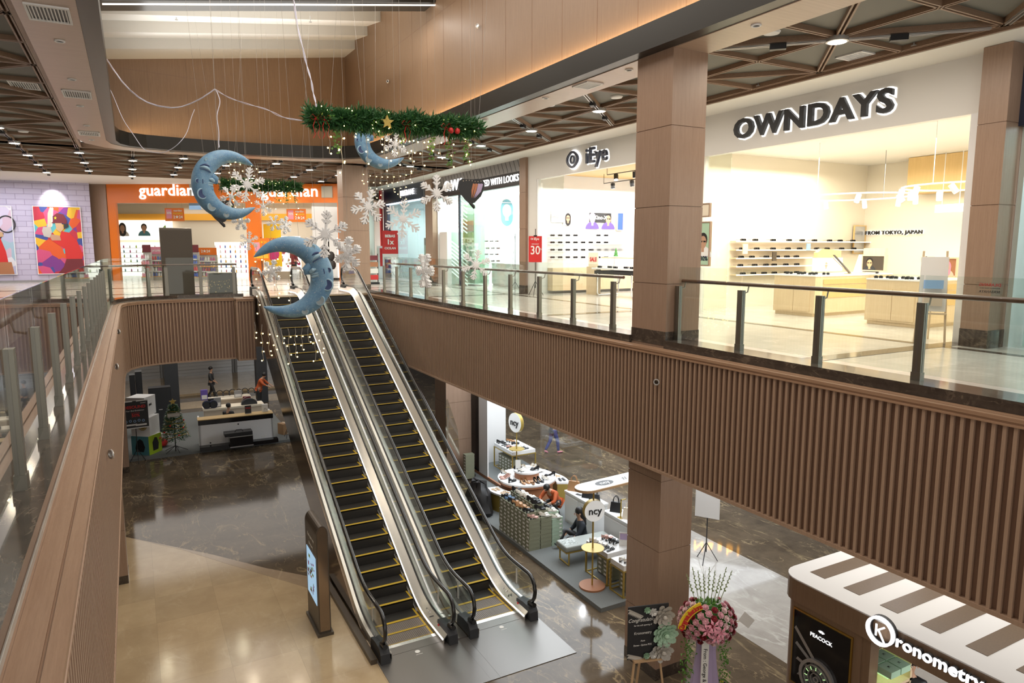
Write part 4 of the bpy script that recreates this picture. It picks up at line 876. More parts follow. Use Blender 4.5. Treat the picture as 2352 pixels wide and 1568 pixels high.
# ------------------------------------------------------------ flat things placed on real walls
def flat(u0, v0, u1, v1, ax, val, name, label, cat, m, th=.03, frame=None, group=None, rotx=0):
    f = onx if ax == 'x' else ony
    a = f(u0, (v0+v1)/2, val); c = f(u1, (v0+v1)/2, val); um = (u0+u1)/2; tp = f(um, v0, val); bt = f(um, v1, val); ctr = f(um, (v0+v1)/2, val)
    w_ = (a-c).length; h_ = (tp-bt).length; t = T(name, label, cat, ctr, -pi/2 if ax == 'x' else 0, group)
    b = MB(); b.box(-w_/2, w_/2, -th, 0, -h_/2, h_/2); b.build('panel', m, t)
    if frame:
        b = MB(); g = .03
        for q in ((-w_/2-g, -w_/2, -h_/2-g, h_/2+g), (w_/2, w_/2+g, -h_/2-g, h_/2+g), (-w_/2, w_/2, h_/2, h_/2+g), (-w_/2, w_/2, -h_/2-g, -h_/2)): b.box(q[0], q[1], -th-.015, 0, q[2], q[3])
        b.build('frame', frame, t)
    return t, w_, h_, -th-.002
def bust(t, cx, cz, s, y, hair='hair', shirt='purple', skin='skin', long=False, glasses=True, par=None):
    """a printed head and shoulders, flat on its poster"""
    b = MB(); b.mt(0).prism([(cx+.62*s*cos(a)*(1 if sin(a) > 0 else 1), cz-.75*s+.55*s*max(0, sin(a))) for a in [pi*i/12 for i in range(13)]], y-.001, y, 'y')
    b.mt(1)
    if long: b.prism([(cx+.36*s*cos(a), cz+.05*s+.48*s*sin(a)-(.35*s if sin(a) < 0 else 0)) for a in [2*pi*i/16 for i in range(16)]], y-.0015, y, 'y')
    else: b.prism([(cx+.30*s*cos(a), cz+.12*s+.34*s*sin(a)) for a in [2*pi*i/16 for i in range(16)]], y-.0015, y, 'y')
    b.mt(2).prism([(cx+.24*s*cos(a), cz-.02*s+.32*s*sin(a)) for a in [2*pi*i/16 for i in range(16)]], y-.003, y, 'y'); b.box(cx-.09*s, cx+.09*s, y-.0025, y, cz-.5*s, cz-.2*s)
    if glasses: b.mt(1).box(cx-.2*s, cx-.04*s, y-.004, y, cz-.02*s, cz+.06*s); b.box(cx+.04*s, cx+.2*s, y-.004, y, cz-.02*s, cz+.06*s); b.box(cx-.2*s, cx+.2*s, y-.004, y, cz+.03*s, cz+.045*s)
    b.build('portrait', [shirt, hair, skin], par or t)
# eyeglasses
def mk_glasses():
    t = T('eyeglasses', 'x', 'glasses'); b = MB()
    for s_ in (-1, 1):
        ringp(b, s_*.036, .02, .022, .028, 0, 1.15, 14); b.bar((s_*.068, 0, .03), (s_*.066, .12, .025), .005, .006)
    b.box(-.012, .012, -.04, -.01, .024, .03); b.build('frame', 'ink', t)
    b = MB()
    for s_ in (-1, 1): b.box(s_*.036-.022, s_*.036+.022, -.02, -.017, .002, .038)
    b.build('lens', 'charcoal', t); return t
G0 = mk_glasses(); G0used = [False]
def glasses(loc, rz, label, group, sc_=1.0):
    if not G0used[0]: G0used[0] = True; G0.location = loc; G0.rotation_euler = (0, 0, rz); G0['label'] = label; G0['group'] = group; G0.scale = (sc_,)*3; return G0
    return dup(G0, loc, rz, label, group, sc_)
# ------------------------------------------------------------ OWNDAYS room
YS = 14.22
sh = [546, 573, 593, 612, 630]
for k, v in enumerate((553, 573, 592, 611, 630)):
    a = ony(1677, v, YS); c = ony(1985 if k < 2 else 1850, v, YS); t = T('wall_shelf', 'pale display shelf with eyewear on the optical shop side wall, %s from the top' % ORD[k], 'shelf', (a.x, YS, a.z)); b = MB()
    b.box(0, c.x-a.x, -.22, 0, -.025, 0); b.build('board', 'wood_light', t); b = MB(); b.box(0, c.x-a.x, -.23, -.22, -.03, 0); b.build('light_edge', 'glow_cream', t)
    n = 9 if k < 2 else 6
    for i in range(n):
        x = a.x+.25+(c.x-a.x-.4)*(i+random.uniform(-.15, .15))/n
        glasses((x, YS-.16, a.z+.001), 0, 'dark eyeglasses on the %s wall shelf of the optical shop, %s along' % (ORD[k], ORD[i]), 'eyewear on the side wall shelves', 1.25)
t, w_, h_, y_ = flat(1705, 560, 1716, 583, 'y', YS-.24, 'shelf_card', 'small grey print card leaning on the second shelf', 'card', 'beige')
t, w_, h_, y_ = flat(1773, 578, 1782, 599, 'y', YS-.24, 'shelf_card', 'small dark photo card leaning on the third shelf', 'card', 'brown_metal')
t, w_, h_, y_ = flat(1852, 559, 1860, 575, 'y', YS-.24, 'shelf_card', 'small blue card leaning on the second shelf', 'card', 'sky_blue')
flat(1960, 520, 1984, 580, 'y', YS-.02, 'mirror_panel', 'tall brass framed mirror at the end of the eyewear shelves', 'mirror', 'silver', frame='wood_ochre')
t = T('wall_lettering', 'black FROM TOKYO, JAPAN letters on the cream wall of the optical shop', 'sign', onx(2051, 534, 20.3), -pi/2)
text('FROM TOKYO, JAPAN', .15, 'ink', t, (0, 0, 0), depth=.05, bold=.02, sx=1.12, name='letters', space=1.12)
text('FROM TOKYO, JAPAN', .15, 'glow_halo', t, (0, .05, 0), depth=.004, bold=.045, sx=1.12, name='halo_light', space=1.12)
p0 = onx(2118, 400, 20.28); b = MB(); b.box(19.6, 20.35, p0.y-3.8, p0.y, 9.35, 10.34); tag(b.build('wood_bulkhead', 'wood_ochre'), 'ochre wood bulkhead hanging over the rear of the optical shop', 'bulkhead')
t, w_, h_, y_ = flat(2152, 469, 2218, 487, 'x', 19.4, 'light_box', 'white glowing light box hanging at the rear of the optical shop', 'light', 'glow_panel', .1); b = MB(); b.cyl((-w_*.3, -.05, 0), (-w_*.3, -.05, 10.35-t.location.z), .01); b.cyl((w_*.3, -.05, 0), (w_*.3, -.05, 10.35-t.location.z), .01); b.build('hanging_rod', 'white_plain', t)
def counter(A, B_, Cc, hgt, label, m='wood_light', topm='white_gloss', name='display_counter', doors=2, tray=True):
    """footprint from three floor corners: front far end, front near end, back near end"""
    A, B_, Cc = Vector(A), Vector(B_), Vector(Cc); D = A+Cc-B_; ex = (B_-A); L_ = ex.length; rz_ = math.atan2(ex.y, ex.x); dep = (Cc-B_).length
    t = T(name, label, 'counter', A, rz_)
    b = MB(); b.box(0, L_, 0, dep, .08, hgt-.03); b.box(.05, L_-.05, .03, dep-.03, 0, .08); b.build('body', m, t)
    b = MB(); b.box(-.01, L_+.01, -.01, dep+.01, hgt-.03, hgt); b.build('counter_top', topm, t)
    for k in range(doors):
        a = .12+(L_-.24)*k/doors; c = .12+(L_-.24)*(k+1)/doors; b = MB(); b.box(a+.006, c-.006, -.012, 0, .12, hgt-.22); d_ = b.build('door', m, t)
        hx = c-.1 if k % 2 == 0 else a+.1; b = MB(); b.tube([(hx-.07, -.012, hgt-.3), (hx-.07, -.04, hgt-.3), (hx+.07, -.04, hgt-.3), (hx+.07, -.012, hgt-.3)], .006, 6); b.build('handle', 'ink', d_)
    return t, L_, dep
# rounded wooden islands
isl = []
for (A, B_, Cc, lab, n) in ((onz(1775, 719, H), onz(1868, 728, H), onz(1990, 711, H), 'light oak display island in the optical shop nearer the eyewear shelves', 2), (onz(1984, 742, H), onz(2110, 755, H), onz(2190, 745, H), 'light oak display island in the optical shop beside the easel sign', 2)):
    t, L_, dep = counter(A, B_, Cc, 1.0, lab, doors=n); isl.append((t, L_, dep, A))
    b = MB(); b.box(L_, L_+.012, .3, dep-.1, .45, .75); b.box(L_, L_+.014, .3, dep-.1, .78, .9); b.build('side_drawer', 'wood_ochre', t)
def stand_mirror(u, v, z, s, m, label, lean=.3, rz_=.0, name='table_mirror', cat='mirror'):
    p = onz(u, v, z); t = T(name, label, cat, p, rz_-YAW); b = MB(); c_ = MB()
    b.add([(-.13*s, 0, .02), (.13*s, 0, .02), (.13*s, lean*.4*s, .42*s), (-.13*s, lean*.4*s, .42*s), (-.13*s, .015, .02), (.13*s, .015, .02), (.13*s, lean*.4*s+.015, .42*s), (-.13*s, lean*.4*s+.015, .42*s)], [(0,1,2,3),(7,6,5,4),(0,4,5,1),(1,5,6,2),(2,6,7,3),(3,7,4,0)]); b.build('face', m, t)
    b = MB(); b.bar((0, .02, .0), (0, lean*.4*s+.02, .35*s), .02, .02); b.box(-.1*s, .1*s, -.03, .12*s, 0, .02); b.build('stand', 'wood_light', t)
    return t
zt = H+1.0
def onisl(k, fx_, fy_): t, L_, dep, A = isl[k]; v = Matrix.Rotation(t.rotation_euler.z, 3, 'Z') @ Vector((L_*fx_, dep*fy_, 0)); return Vector((A.x+v.x, A.y+v.y, zt))
_onz = onz
def stand_at(p, *a, **k):
    global onz
    onz = lambda u, v, z: p
    r = stand_mirror(0, 0, 0, *a, **k); onz = _onz; return r
stand_at(onisl(0, .8, .55), 1.15, 'black', 'black backed table mirror leaning on the oak island', .9, 1.0)
stand_at(onisl(0, .55, .8), 1.15, 'wood_light', 'pale wood backed table mirror beside the black one', .6, -.9)
stand_at(onisl(1, .85, .55), 1.15, 'black', 'black table mirror on the second oak island', .5, 1.1)
stand_at(onisl(1, .55, .75), 1.15, 'beige', 'cream card display stand beside the second black mirror', .2, 0, 'card_stand', 'stand')
t, w_, h_, y_ = flat(1866, 592, 1924, 622, 'y', 12.5, 'display_box', 'white product display with a pale poster on the oak island', 'display', 'white_plain', .15); bust(t, -.15, 0, .22, y_, 'sky_blue', 'lilac')
b = MB(); b.prism([(-w_*.46, h_/2+.02), (w_*.46, h_/2+.02), (w_*.46, h_/2+.2), (-w_*.3, h_/2+.24), (-w_*.46, h_/2+.14)], -.12, 0, 'y'); b.build('wood_header', 'wood_ochre', t)
t, w_, h_, y_ = flat(1987, 588, 2036, 620, 'x', 16.6, 'display_box', 'wood framed photo display of a man on the oak island', 'display', 'brown_metal', .1, 'wood_light'); bust(t, -.1, 0, .3, y_, 'hair', 'charcoal', 'tan')
b = MB(); b.box(-w_/2, w_/2, -.1, 0, h_/2+.03, h_/2+.2); b.build('wood_header', 'wood_light', t)
t, w_, h_, y_ = flat(2160, 594, 2202, 632, 'x', 15.0, 'display_box', 'wood framed red toned photo display at the near end of the shop', 'display', 'terracotta', .1, 'wood_light'); bust(t, 0, 0, .25, y_, 'pink', 'beige', 'tan', True)
t = T('cup', 'small black cup on the oak island', 'cup', onisl(0, .9, .85)); b = MB(); b.lathe((0, 0, 0), [(.035, 0), (.05, .1), (.046, .1), (.03, .01)], 16); b.build('cup_body', 'ink', t, True)
for k in range(12): glasses(onisl(k//6, .12+.14*(k % 6), .12+.1*(k % 2)), -YAW-.4, 'eyeglasses lying on the white top of the oak islands, %s from the shelf wall' % ORD[k], 'eyewear on the oak islands', 1.3)
# ring shaped track with white spots
def track(pts, n, z, mt_, label, spotm, rng, rod=True, r=.02, lit=True, sizes=.06):
    P_ = [Vector(p) for p in pts]; c0 = P_[0]; t = T('track_light', label, 'light', c0); b = MB(); b.tube([p-c0 for p in P_], r, 6); b.build('rail', mt_, t)
    L = [0]
    for i in range(1, len(P_)): L.append(L[-1]+(P_[i]-P_[i-1]).length)
    for k in range(n):
        s_ = L[-1]*(k+.5)/n; i = max(j for j in range(len(L)-1) if L[j] <= s_); p = P_[i].lerp(P_[i+1], (s_-L[i])/(L[i+1]-L[i]))-c0
        random.seed(k+n); d = Vector((random.uniform(-.5, .5), random.uniform(-.5, .3), -1)).normalized(); q = p+Vector((0, 0, -.10))
        b = MB(); b.cyl(p, q, .012, n=6); b.cyl(q-d*.07, q+d*.12, sizes, n=12); h_ = b.build('spot_head', mt_, t, True)
        b = MB(); b.cyl(q+d*.121, q+d*.123, sizes*.85, n=12); b.build('spot_lens', spotm, h_)
    if rod:
        b = MB()
        for i in (0, len(P_)//2, len(P_)-1): b.cyl(P_[i]-c0, P_[i]-c0+Vector((0, 0, rod if rod is not True else .9)), .008, n=6)
        b.build('suspension_rod', mt_, t)
    return t
track([(16.3+1.3*cos(a), 11.8+1.5*sin(a), 9.1) for a in [2*pi*i/20 for i in range(21)]], 9, 9, 'white_gloss', 'white ring track light in the optical shop nearer the shelves', 'glow_spot', 0, 1.25)
track([(15.6+1.2*cos(a), 8.6+1.2*sin(a), 9.1) for a in [2*pi*i/20 for i in range(21)]], 10, 9, 'white_gloss', 'white ring track light above the island with the easel sign', 'glow_spot', 0, 1.25)
# easel A board
def easel(p, rz_, label, w_=.5, z0=.55, z1=1.55, board='paper', leg='wood_light', H_=1.6):
    t = T('easel_sign', label, 'easel', p, rz_)
    for s_ in (-1, 1): b = MB(); b.bar((s_*w_*.55, -.12, 0), (s_*w_*.42, .06, H_), .035, .03); b.build('leg', leg, t)
    b = MB(); b.bar((0, .5, 0), (0, .08, H_*.85), .03, .03); b.build('leg', leg, t)
    b = MB(); b.add([(-w_/2, -.12+.18*z0/H_-.03, z0), (w_/2, -.12+.18*z0/H_-.03, z0), (w_/2, -.12+.18*z1/H_-.03, z1), (-w_/2, -.12+.18*z1/H_-.03, z1), (-w_/2, -.12+.18*z0/H_, z0), (w_/2, -.12+.18*z0/H_, z0), (w_/2, -.12+.18*z1/H_, z1), (-w_/2, -.12+.18*z1/H_, z1)], [(0,1,2,3),(7,6,5,4),(0,4,5,1),(1,5,6,2),(2,6,7,3),(3,7,4,0)]); b.build('board', board, t)
    b = MB(); b.box(-w_*.55, w_*.55, -.16, -.04, z0-.05, z0-.02); b.build('ledge', leg, t); return t
et = easel(onz(2133, 785, H), -1.0, 'pale wooden easel sign standing on the floor before the oak island', .42, .55, 1.5)
b = MB(); b.mt(0).box(-.15, .15, -.14, -.125, .65, .85); b.mt(1).box(-.15, .15, -.125, -.11, .95, 1.1); b.build('print', ['beige', 'sky_blue'], et)
# two lit poster boxes behind the tall column
t, w_, h_, y_ = flat(1604, 512, 1632, 608, 'x', WX-.05, 'poster', 'mint poster of a man in glasses in a wood frame beside the tall column', 'poster', 'pale_green', .05, 'wood_column'); bust(t, 0, .05, .5, y_, 'hair', 'white_plain', 'skin')
text('30%', .16, 'navy', t, (.05, y_-.004, -h_*.35), depth=.002, bold=.03)
t, w_, h_, y_ = flat(1604, 470, 1632, 496, 'x', WX-.05, 'poster', 'small framed box with eyewear above the mint poster', 'poster', 'cream', .05, 'wood_column')
# ------------------------------------------------------------ iEye room
YE = 22.095
for k, v in enumerate((542, 558, 575, 592)):
    for i in range(8):
        if k == 0 and i in (4, 5): continue
        u = 1264+17.5*i; p = ony(u, v, YE-.02); g = glasses((p.x, YE-.14, p.z), 0, 'dark glasses on the white side wall of the eye shop, row %s, %s along' % (ORD[k], ORD[i]), 'eyewear on the eye shop wall', 1.25)
    a = ony(1258, v+3, YE); c = ony(1400, v+3, YE); b = MB(); b.box(a.x, c.x, YE-.16, YE, a.z-.02, a.z); tag(b.build('glass_shelf', 'glass_clear'), 'thin clear shelf of the eye shop side wall, %s from the top' % ORD[k], 'shelf')
a = ony(1258, 615, YE); c = ony(1440, 660, YE); b = MB(); b.box(a.x, a.x+4.3, YE-.35, YE, H+.1, a.z); tag(b.build('wall_cabinet', 'wood_light'), 'low slatted oak wall cabinet along the eye shop side wall', 'cabinet')
t, w_, h_, y_ = flat(1266, 484, 1312, 511, 'y', YE-.005, 'poster', 'white poster of a long haired woman wearing glasses in the eye shop', 'poster', 'white_gloss', .03); bust(t, .28, -.05, .36, y_, 'hair', 'white_gloss', 'skin', True); text('EyeQ', .16, 'grey', t, (-.3, y_-.002, 0), depth=.002)
t, w_, h_, y_ = flat(1354, 489, 1403, 511, 'y', YE-.005, 'poster', 'dark poster with two faces and white lettering in the eye shop', 'poster', 'charcoal', .03); bust(t, w_*.36, -.05, .5, y_, 'hair', 'purple', 'skin'); bust(t, -w_*.38, -.05, .5, y_, 'lilac', 'purple', 'lilac'); text('Kino-X', .2, 'paper', t, (0, y_-.004, 0), depth=.002, bold=.03)
t, w_, h_, y_ = flat(1415, 490, 1427, 528, 'y', YE-.005, 'arch_display', 'arched display panel with a blue screen in the eye shop', 'display', 'blue', .1, 'beige')
for k, (u0, u1, m_) in enumerate(((1358, 1438, 'silver'), (1445, 1462, 'silver'))):
    t, w_, h_, y_ = flat(u0, 561, u1, 577, 'x', 15.2, 'counter_mirror', 'wide round cornered mirror over the eye shop counter, %s' % ('large one' if k == 0 else 'cut by the column'), 'mirror', 'chrome', .04)
    b = MB(); b.box(-.02, .02, -.02, .0, H+.98-t.location.z, 0); b.build('stand', 'chrome', t)
p = onz(1330, 668, H)
t = T('display_table', 'long white eyewear table on tube legs in the eye shop', 'table', (14.8, 18.4, H)); b = MB(); b.box(-.5, .5, -2.6, 2.0, .92, .98); b.build('table_top', 'white_gloss', t)
b = MB(); b.box(-.45, .45, -2.5, 1.9, .76, .88); b.build('drawer_tier', 'black', t)
for y in (-2.2, -.2, 1.7): b = MB(); b.tube([(-.45, y, .78), (-.45, y, .1), (-.4, y, .03), (.4, y, .03), (.45, y, .1), (.45, y, .78)], .022, 8); b.build('leg', 'chrome', t, True)
b = MB(); b.box(-.1, .5, -2.6, 2.0, 1.3, 1.34); b.build('upper_shelf', 'wood_light', t)
for y in (-2.5, -.3, 1.9): b = MB(); b.cyl((.4, y, .98), (.4, y, 1.3), .015); b.build('shelf_post', 'chrome', t)
for i in range(9): glasses((14.4+.1*(i % 2), 16.4+.45*i, H+.982), -pi/2, 'glasses laid on the long white eye shop table, %s from the column' % ORD[i], 'eyewear on the long eye shop table', 1.4)
t = T('table_sign', 'cream card stand with red sale letters at the end of the eye shop table', 'sign', (14.6, 20.7, H+.4), -pi/2); b = MB(); b.box(-.3, .3, -.02, .0, .6, 1.1); b.build('card', 'cream', t); b = MB(); b.box(-.3, .3, -.1, .1, -.4, .6); b.build('stand', 'wood_light', t); text('SALE', .2, 'red', t, (0, -.03, .85), depth=.003, bold=.03)
t = T('toy_tree', 'tiny green ornamental tree on the eye shop shelf', 'ornament', (14.75, 19.6, H+1.34)); b = MB(); b.lathe((0, 0, 0), [(.09, .03), (.05, .12), (.07, .12), (.03, .22), (.045, .22), (.001, .33)], 10); b.build('cone', 'green', t)
tr1 = [onx(1330, 409, 15.5), onx(1465, 415, 15.5)]; track([(15.2, 21.0, 10.12), (15.2, 15.6, 10.12)], 5, 0, 'ink', 'black track with spot lights under the ochre ceiling, lower row', 'glow_spot', 0, .33, .015, sizes=.075)
track([(14.1, 19.3, 10.22), (14.1, 15.4, 10.22)], 4, 0, 'ink', 'black track with spot lights under the ochre ceiling, upper row', 'glow_spot', 0, .23, .015, sizes=.075)
# discount banner on tripod in front
def tripod_sign(p, rz_, label, w_, z0, z1, m, H_=None, name='tripod_sign', pole='ink'):
    t = T(name, label, 'sign', p, rz_); H_ = H_ or z1+.15
    b = MB(); b.cyl((0, .04, .25), (0, .04, H_), .014, n=8); b.build('pole', pole, t)
    for k in range(3): a = 2*pi*k/3+.5; b = MB(); b.cyl((0, .04, .5), (.3*cos(a), .04+.3*sin(a), .0), .011, n=6); b.build('leg', pole, t)
    b = MB(); b.box(-w_/2, w_/2, -.006, .006, z0, z1); b.build('board', m, t); b = MB(); b.box(-.06, .06, -.01, .05, z1-.02, z1+.03); b.build('clip', pole, t)
    return t
p = onz(1229, 678, H); zz0 = onx(1228, 602, p.x).z-H; zz1 = onx(1228, 542, p.x).z-H
t = tripod_sign((p.x, p.y, H), -YAW-.2, 'red discount banner with a big white 30 on a black tripod', .47, zz0, zz1, 'red', zz1+.25)
text('30', .42, 'paper', t, (0, -.012, (zz0+zz1)/2-.05), depth=.003, bold=.01, sx=.85); text('iEye', .12, 'paper', t, (.04, -.012, zz1-.1), depth=.003, bold=.02); text('DISCOUNT', .05, 'paper', t, (0, -.012, zz1-.28), depth=.003, bold=.01)
b = MB(); ringp(b, -.12, zz1-.1, .022, .035, -.0); b.build('eye_mark', 'paper', t); text('%', .09, 'paper', t, (.2, -.012, (zz0+zz1)/2), depth=.003)
t = T('banner_stand', 'bare black folding banner stand beside the wood pilaster', 'stand', onz(1200, 672, H)+Vector((-.15, .3, 0))); b = MB(); b.cyl((0, 0, .3), (0, 0, 2.2), .012, n=6); b.tube([(-.02, 0, .6), (-.1, 0, 1.1), (-.02, 0, 2.1)], .007, 5); b.build('pole', 'ink', t)
for k in range(3): a = 2*pi*k/3; b = MB(); b.cyl((0, 0, .4), (.28*cos(a), .28*sin(a), 0), .009, n=6); b.build('leg', 'ink', t)
# ------------------------------------------------------------ O.W.L room
XO = 17.5
for k, v in enumerate((555, 571, 585, 600)):
    for i in range(5): p = ony(1089+12*i+(3 if k % 2 else 0), v, 29.98); glasses((p.x, 29.83, p.z), 0, 'glasses on the bright wall of the looks shop, row %s, %s along' % (ORD[k], ORD[i]), 'eyewear on the looks shop wall', 1.25)
t, w_, h_, y_ = flat(1143, 466, 1184, 528, 'y', 30.94, 'poster', 'tall white poster of a dark haired woman in the looks shop', 'poster', 'white_gloss', .03, 'white_plain'); bust(t, 0, .3, 1.0, y_, 'teal', 'white_plain', 'beige', True, False)
t = T('striped_display', 'mint glass display column with diagonal stripes at the looks shop entrance', 'display', (13.4, 28.6, H)); b = MB(); b.box(-.5, .5, -.9, .9, 0, 3.9); b.build('glass_case', 'glass_green', t)
b = MB()
for i in range(9): b.bar((-.52, -.85, 2.3+.17*i), (-.52, .85, 2.9+.17*i), .01, .05); b.bar((-.52, -.85, .05+.17*i), (-.52, .85, .6+.17*i), .01, .05)
b.build('diagonal_stripe', 'glow_mint', t); b = MB(); b.box(-.05, .45, -.6, .6, .1, 3.6); b.build('core', 'pale_green', t)
for z_, m_ in ((2.4, 'terracotta'), (1.9, 'green_light')): b = MB(); b.box(-.1, -.05, -.5, .5, z_, z_+.45); b.build('picture', m_, t)
for k in range(4): b = MB(); b.box(-.3, .0, -.6, .6, .5+.35*k, .52+.35*k); b.build('shelf', 'white_gloss', t)
t, L_, dep = counter(onz(1130, 655, H), onz(1205, 665, H), onz(1212, 655, H), 1.0, 'white low counter inside the looks shop window', 'white_plain', doors=1)
t = T('table_mirror', 'round table mirror on the looks shop counter', 'mirror', (14.2, 24.1, H+1.0), -pi/2); b = MB(); ringp(b, 0, .35, .17, .2, 0); b.cyl((0, 0, 0), (0, 0, .16), .015); b.build('frame', 'grey', t); b = MB(); b.lathe((0, 0, 0), [(.1, 0), (.1, .02), (.001, .02)], 16); b.build('foot', 'grey', t)
b = MB(); b.box(12.9, 17.5, 30.0, 30.9, H, H+2.4); tag(b.build('display_wall', 'white_gloss'), 'white display wall at the far side of the looks shop', 'display')
b = MB(); b.box(WX-.02, WX+.05, 28.22, 28.32, H, 10.1); st(b.build('trim_jamb', 'navy'))
# ------------------------------------------------------------ dark storefront with blue interior
b = MB(); b.box(17.7, 17.9, 33.2, 37.2, H+1.7, H+3.4); tag(b.build('wall_screen', 'glow_blue'), 'blue glowing screen panel behind the dark storefront glass', 'screen')
b = MB(); b.box(14.5, 15.1, 33.5, 36.5, H, H+1.3); tag(b.build('white_counter', 'white_gloss'), 'white counter behind the dark storefront glass', 'counter')
t, w_, h_, y_ = flat(975, 546, 987, 594, 'x', WX+.2, 'poster', 'narrow brown poster standing in the dark storefront window', 'poster', 'maroon', .02); b = MB(); b.box(-w_/2+.02, w_/2-.02, y_-.004, y_, -.35, .15); b.build('print', 'panel_grey', t); b = MB(); b.box(-.03, .03, -.02, 0, H-t.location.z, -h_/2); b.box(-.2, .2, -.15, .15, H-t.location.z, H-t.location.z+.02); b.build('post', 'ink', t)
t = tripod_sign(onz(898, 640, H), -YAW, 'red and white banner reading BEBAS 1 CICILAN on a black tripod', .86, 1.2, 2.6, 'red')
for s_, sz, z_ in (('BEBAS', .2, 2.3), ('1x', .38, 1.98), ('CICILAN', .16, 1.65)): text(s_, sz, 'paper', t, (0, -.012, z_), depth=.003, bold=.03)
b = MB(); b.box(-.43, .43, -.008, .0, 1.05, 1.35); b.build('footer', 'paper', t)
# end of the gallery: red pipe, white wall, service door
b = MB(); b.cyl((12.62, 38.7, H), (12.62, 38.7, ZC), .09); tag(b.build('standpipe', 'red', None, True), 'red fire standpipe running up the white wall', 'pipe')
b = MB(); b.box(9.4, 13, 41.4, 41.6, H, ZC); b.box(12.9, 13.1, 38.4, 41.6, H, ZC); st(b.build('wall_end', 'white_plain'))
t = T('door_1', 'x', 'door', ony(858, 590, 41.35)); t.location.z = H; b = MB(); b.box(-.55, .55, -.04, 0, 0, 2.4); b.build('door_leaf', 'tan', t); b = MB(); b.box(-.1, -.03, -.05, -.04, 1.3, 1.8); b.box(.03, .1, -.05, -.04, 1.3, 1.8); b.build('vision_panel', 'ink', t); t['kind'] = 'structure'; del t['label']; del t['category']
t, w_, h_, y_ = flat(866, 565, 878, 640, 'y', 37.5, 'hose_cabinet', 'white fire hose cabinet with a red door by the dark storefront', 'cabinet', 'white_plain', .3); b = MB(); b.box(-w_/2+.08, w_/2-.08, y_-.01, y_, -.2, h_/2-.12); b.build('door', 'red', t)
t = T('garment_rack', 'rack of red and white merchandise near the gallery end', 'rack', onz(850, 652, H)); b = MB(); b.box(-.4, .4, -.2, .2, 0, .08); b.box(-.4, -.37, -.02, .02, 0, 1.4); b.box(.37, .4, -.02, .02, 0, 1.4); b.build('frame', 'ink', t)
for k in range(4): b = MB(); b.box(-.36, .36, -.14, .14, .2+.3*k, .42+.3*k); b.build('merchandise', ['red', 'paper', 'terracotta', 'maroon'][k], t)
# ------------------------------------------------------------ dark blue phone shop at the near end
b = MB(); b.box(13.2, 13.3, 5.1, 6.15, H, 9.75); tag(b.build('glass_partition', 'glass_green'), 'grey green glass partition inside the dark blue shop', 'partition')
b = MB(); b.box(13.6, 14.2, 3.2, 5.4, H, H+.95); b.box(13.55, 14.25, 3.15, 5.45, H+.95, H+1.15); tag(b.build('blue_counter', 'navy'), 'dark blue counter with pale top in the near shop', 'counter')
b = MB(); b.box(17.3, 17.45, 1.5, 4.0, H+1.4, H+3.2); tag(b.build('wall_screen', 'glow_panel'), 'bright white wall screen in the near dark blue shop', 'screen')
wallbox(13.32, 13.5, 5.3, 5.75, H, 10.3, 'stone_grey')
# ================================================================ orange drugstore, skewed to the gallery
GA = Vector((-.83, 41.6, H)); GD = math.atan2(-6.03, 10.53); GL = 12.13
GM = Matrix.Translation(GA) @ Matrix.Rotation(GD, 4, 'Z')
def gp(u, v, dep=0):
    """point where the pixel ray meets the plane dep metres behind the drugstore front, in the front's own coordinates"""
    d = _ray(u, v); n = Vector((-sin(GD), cos(GD), 0)); o_ = GA+n*dep; t = (o_-Vector((0, 0, CZ))).dot(n)/d.dot(n); return GM.inverted() @ (Vector((0, 0, CZ))+d*t)
def gs_(name, label, cat, loc): return T(name, label, cat, GM @ Vector(loc), GD)
def gstruct(b, name, m): b.T = None; o = b.build(name, m); o.matrix_world = GM; return st(o)
hd = gp(400, 466).z
a1 = gp(268, 500).x; a2 = gp(566, 500).x; a3 = gp(598, 500).x; a4 = gp(776, 500).x
b = MB(); b.box(0, GL+.6, -.05, .15, hd, ZC-H); b.box(0, a1, -.05, .15, 0, hd); b.box(a2, a3, -.05, .15, 0, hd); b.box(a4, GL+.6, -.05, .15, 0, hd); gstruct(b, 'wall_drugstore', 'orange')
b = MB(); b.box(-.9, -.02, -.1, .2, 0, ZC-H); gstruct(b, 'wall_panel', 'wood_column')
b = MB(); b.box(-4.2, GL+.6, 6.2, 6.3, 0, 5); b.box(-4.3, -4.2, .1, 6.3, 0, 5); b.box(-4.2, -.9, .2, .3, 0, 5); b.box(GL+.6, GL+.7, .1, 3.6, 0, 5); b.box(-4.2, GL+.6, .15, 6.2, hd+.35, hd+.45); gstruct(b, 'wall_drugstore_inside', 'cream')
b = MB(); b.box(-4.1, GL, 6.0, 6.15, gp(330, 506, 6).z, gp(330, 491, 6).z); gstruct(b, 'trim_orange_band', 'orange_light')
b = MB(); b.box(a1, a2, .03, .045, 0, hd); gstruct(b, 'window_2', 'glass_clear')
def gsign(u, v, size, label, sx=1):
    p = gp(u, v); t = gs_('shop_sign', label, 'sign', (p.x, -.10, p.z)); text('guardian', size, 'glow_letter', t, (0, 0, 0), (pi/2, 0, 0), .04, .012, 'letters', sx=sx, space=1.04); return t
gsign(385, 438, .80, 'glowing white guardian sign beside the moon, over the wide shop window'); gsign(667, 440, .82, 'glowing white guardian sign partly behind the small garland')
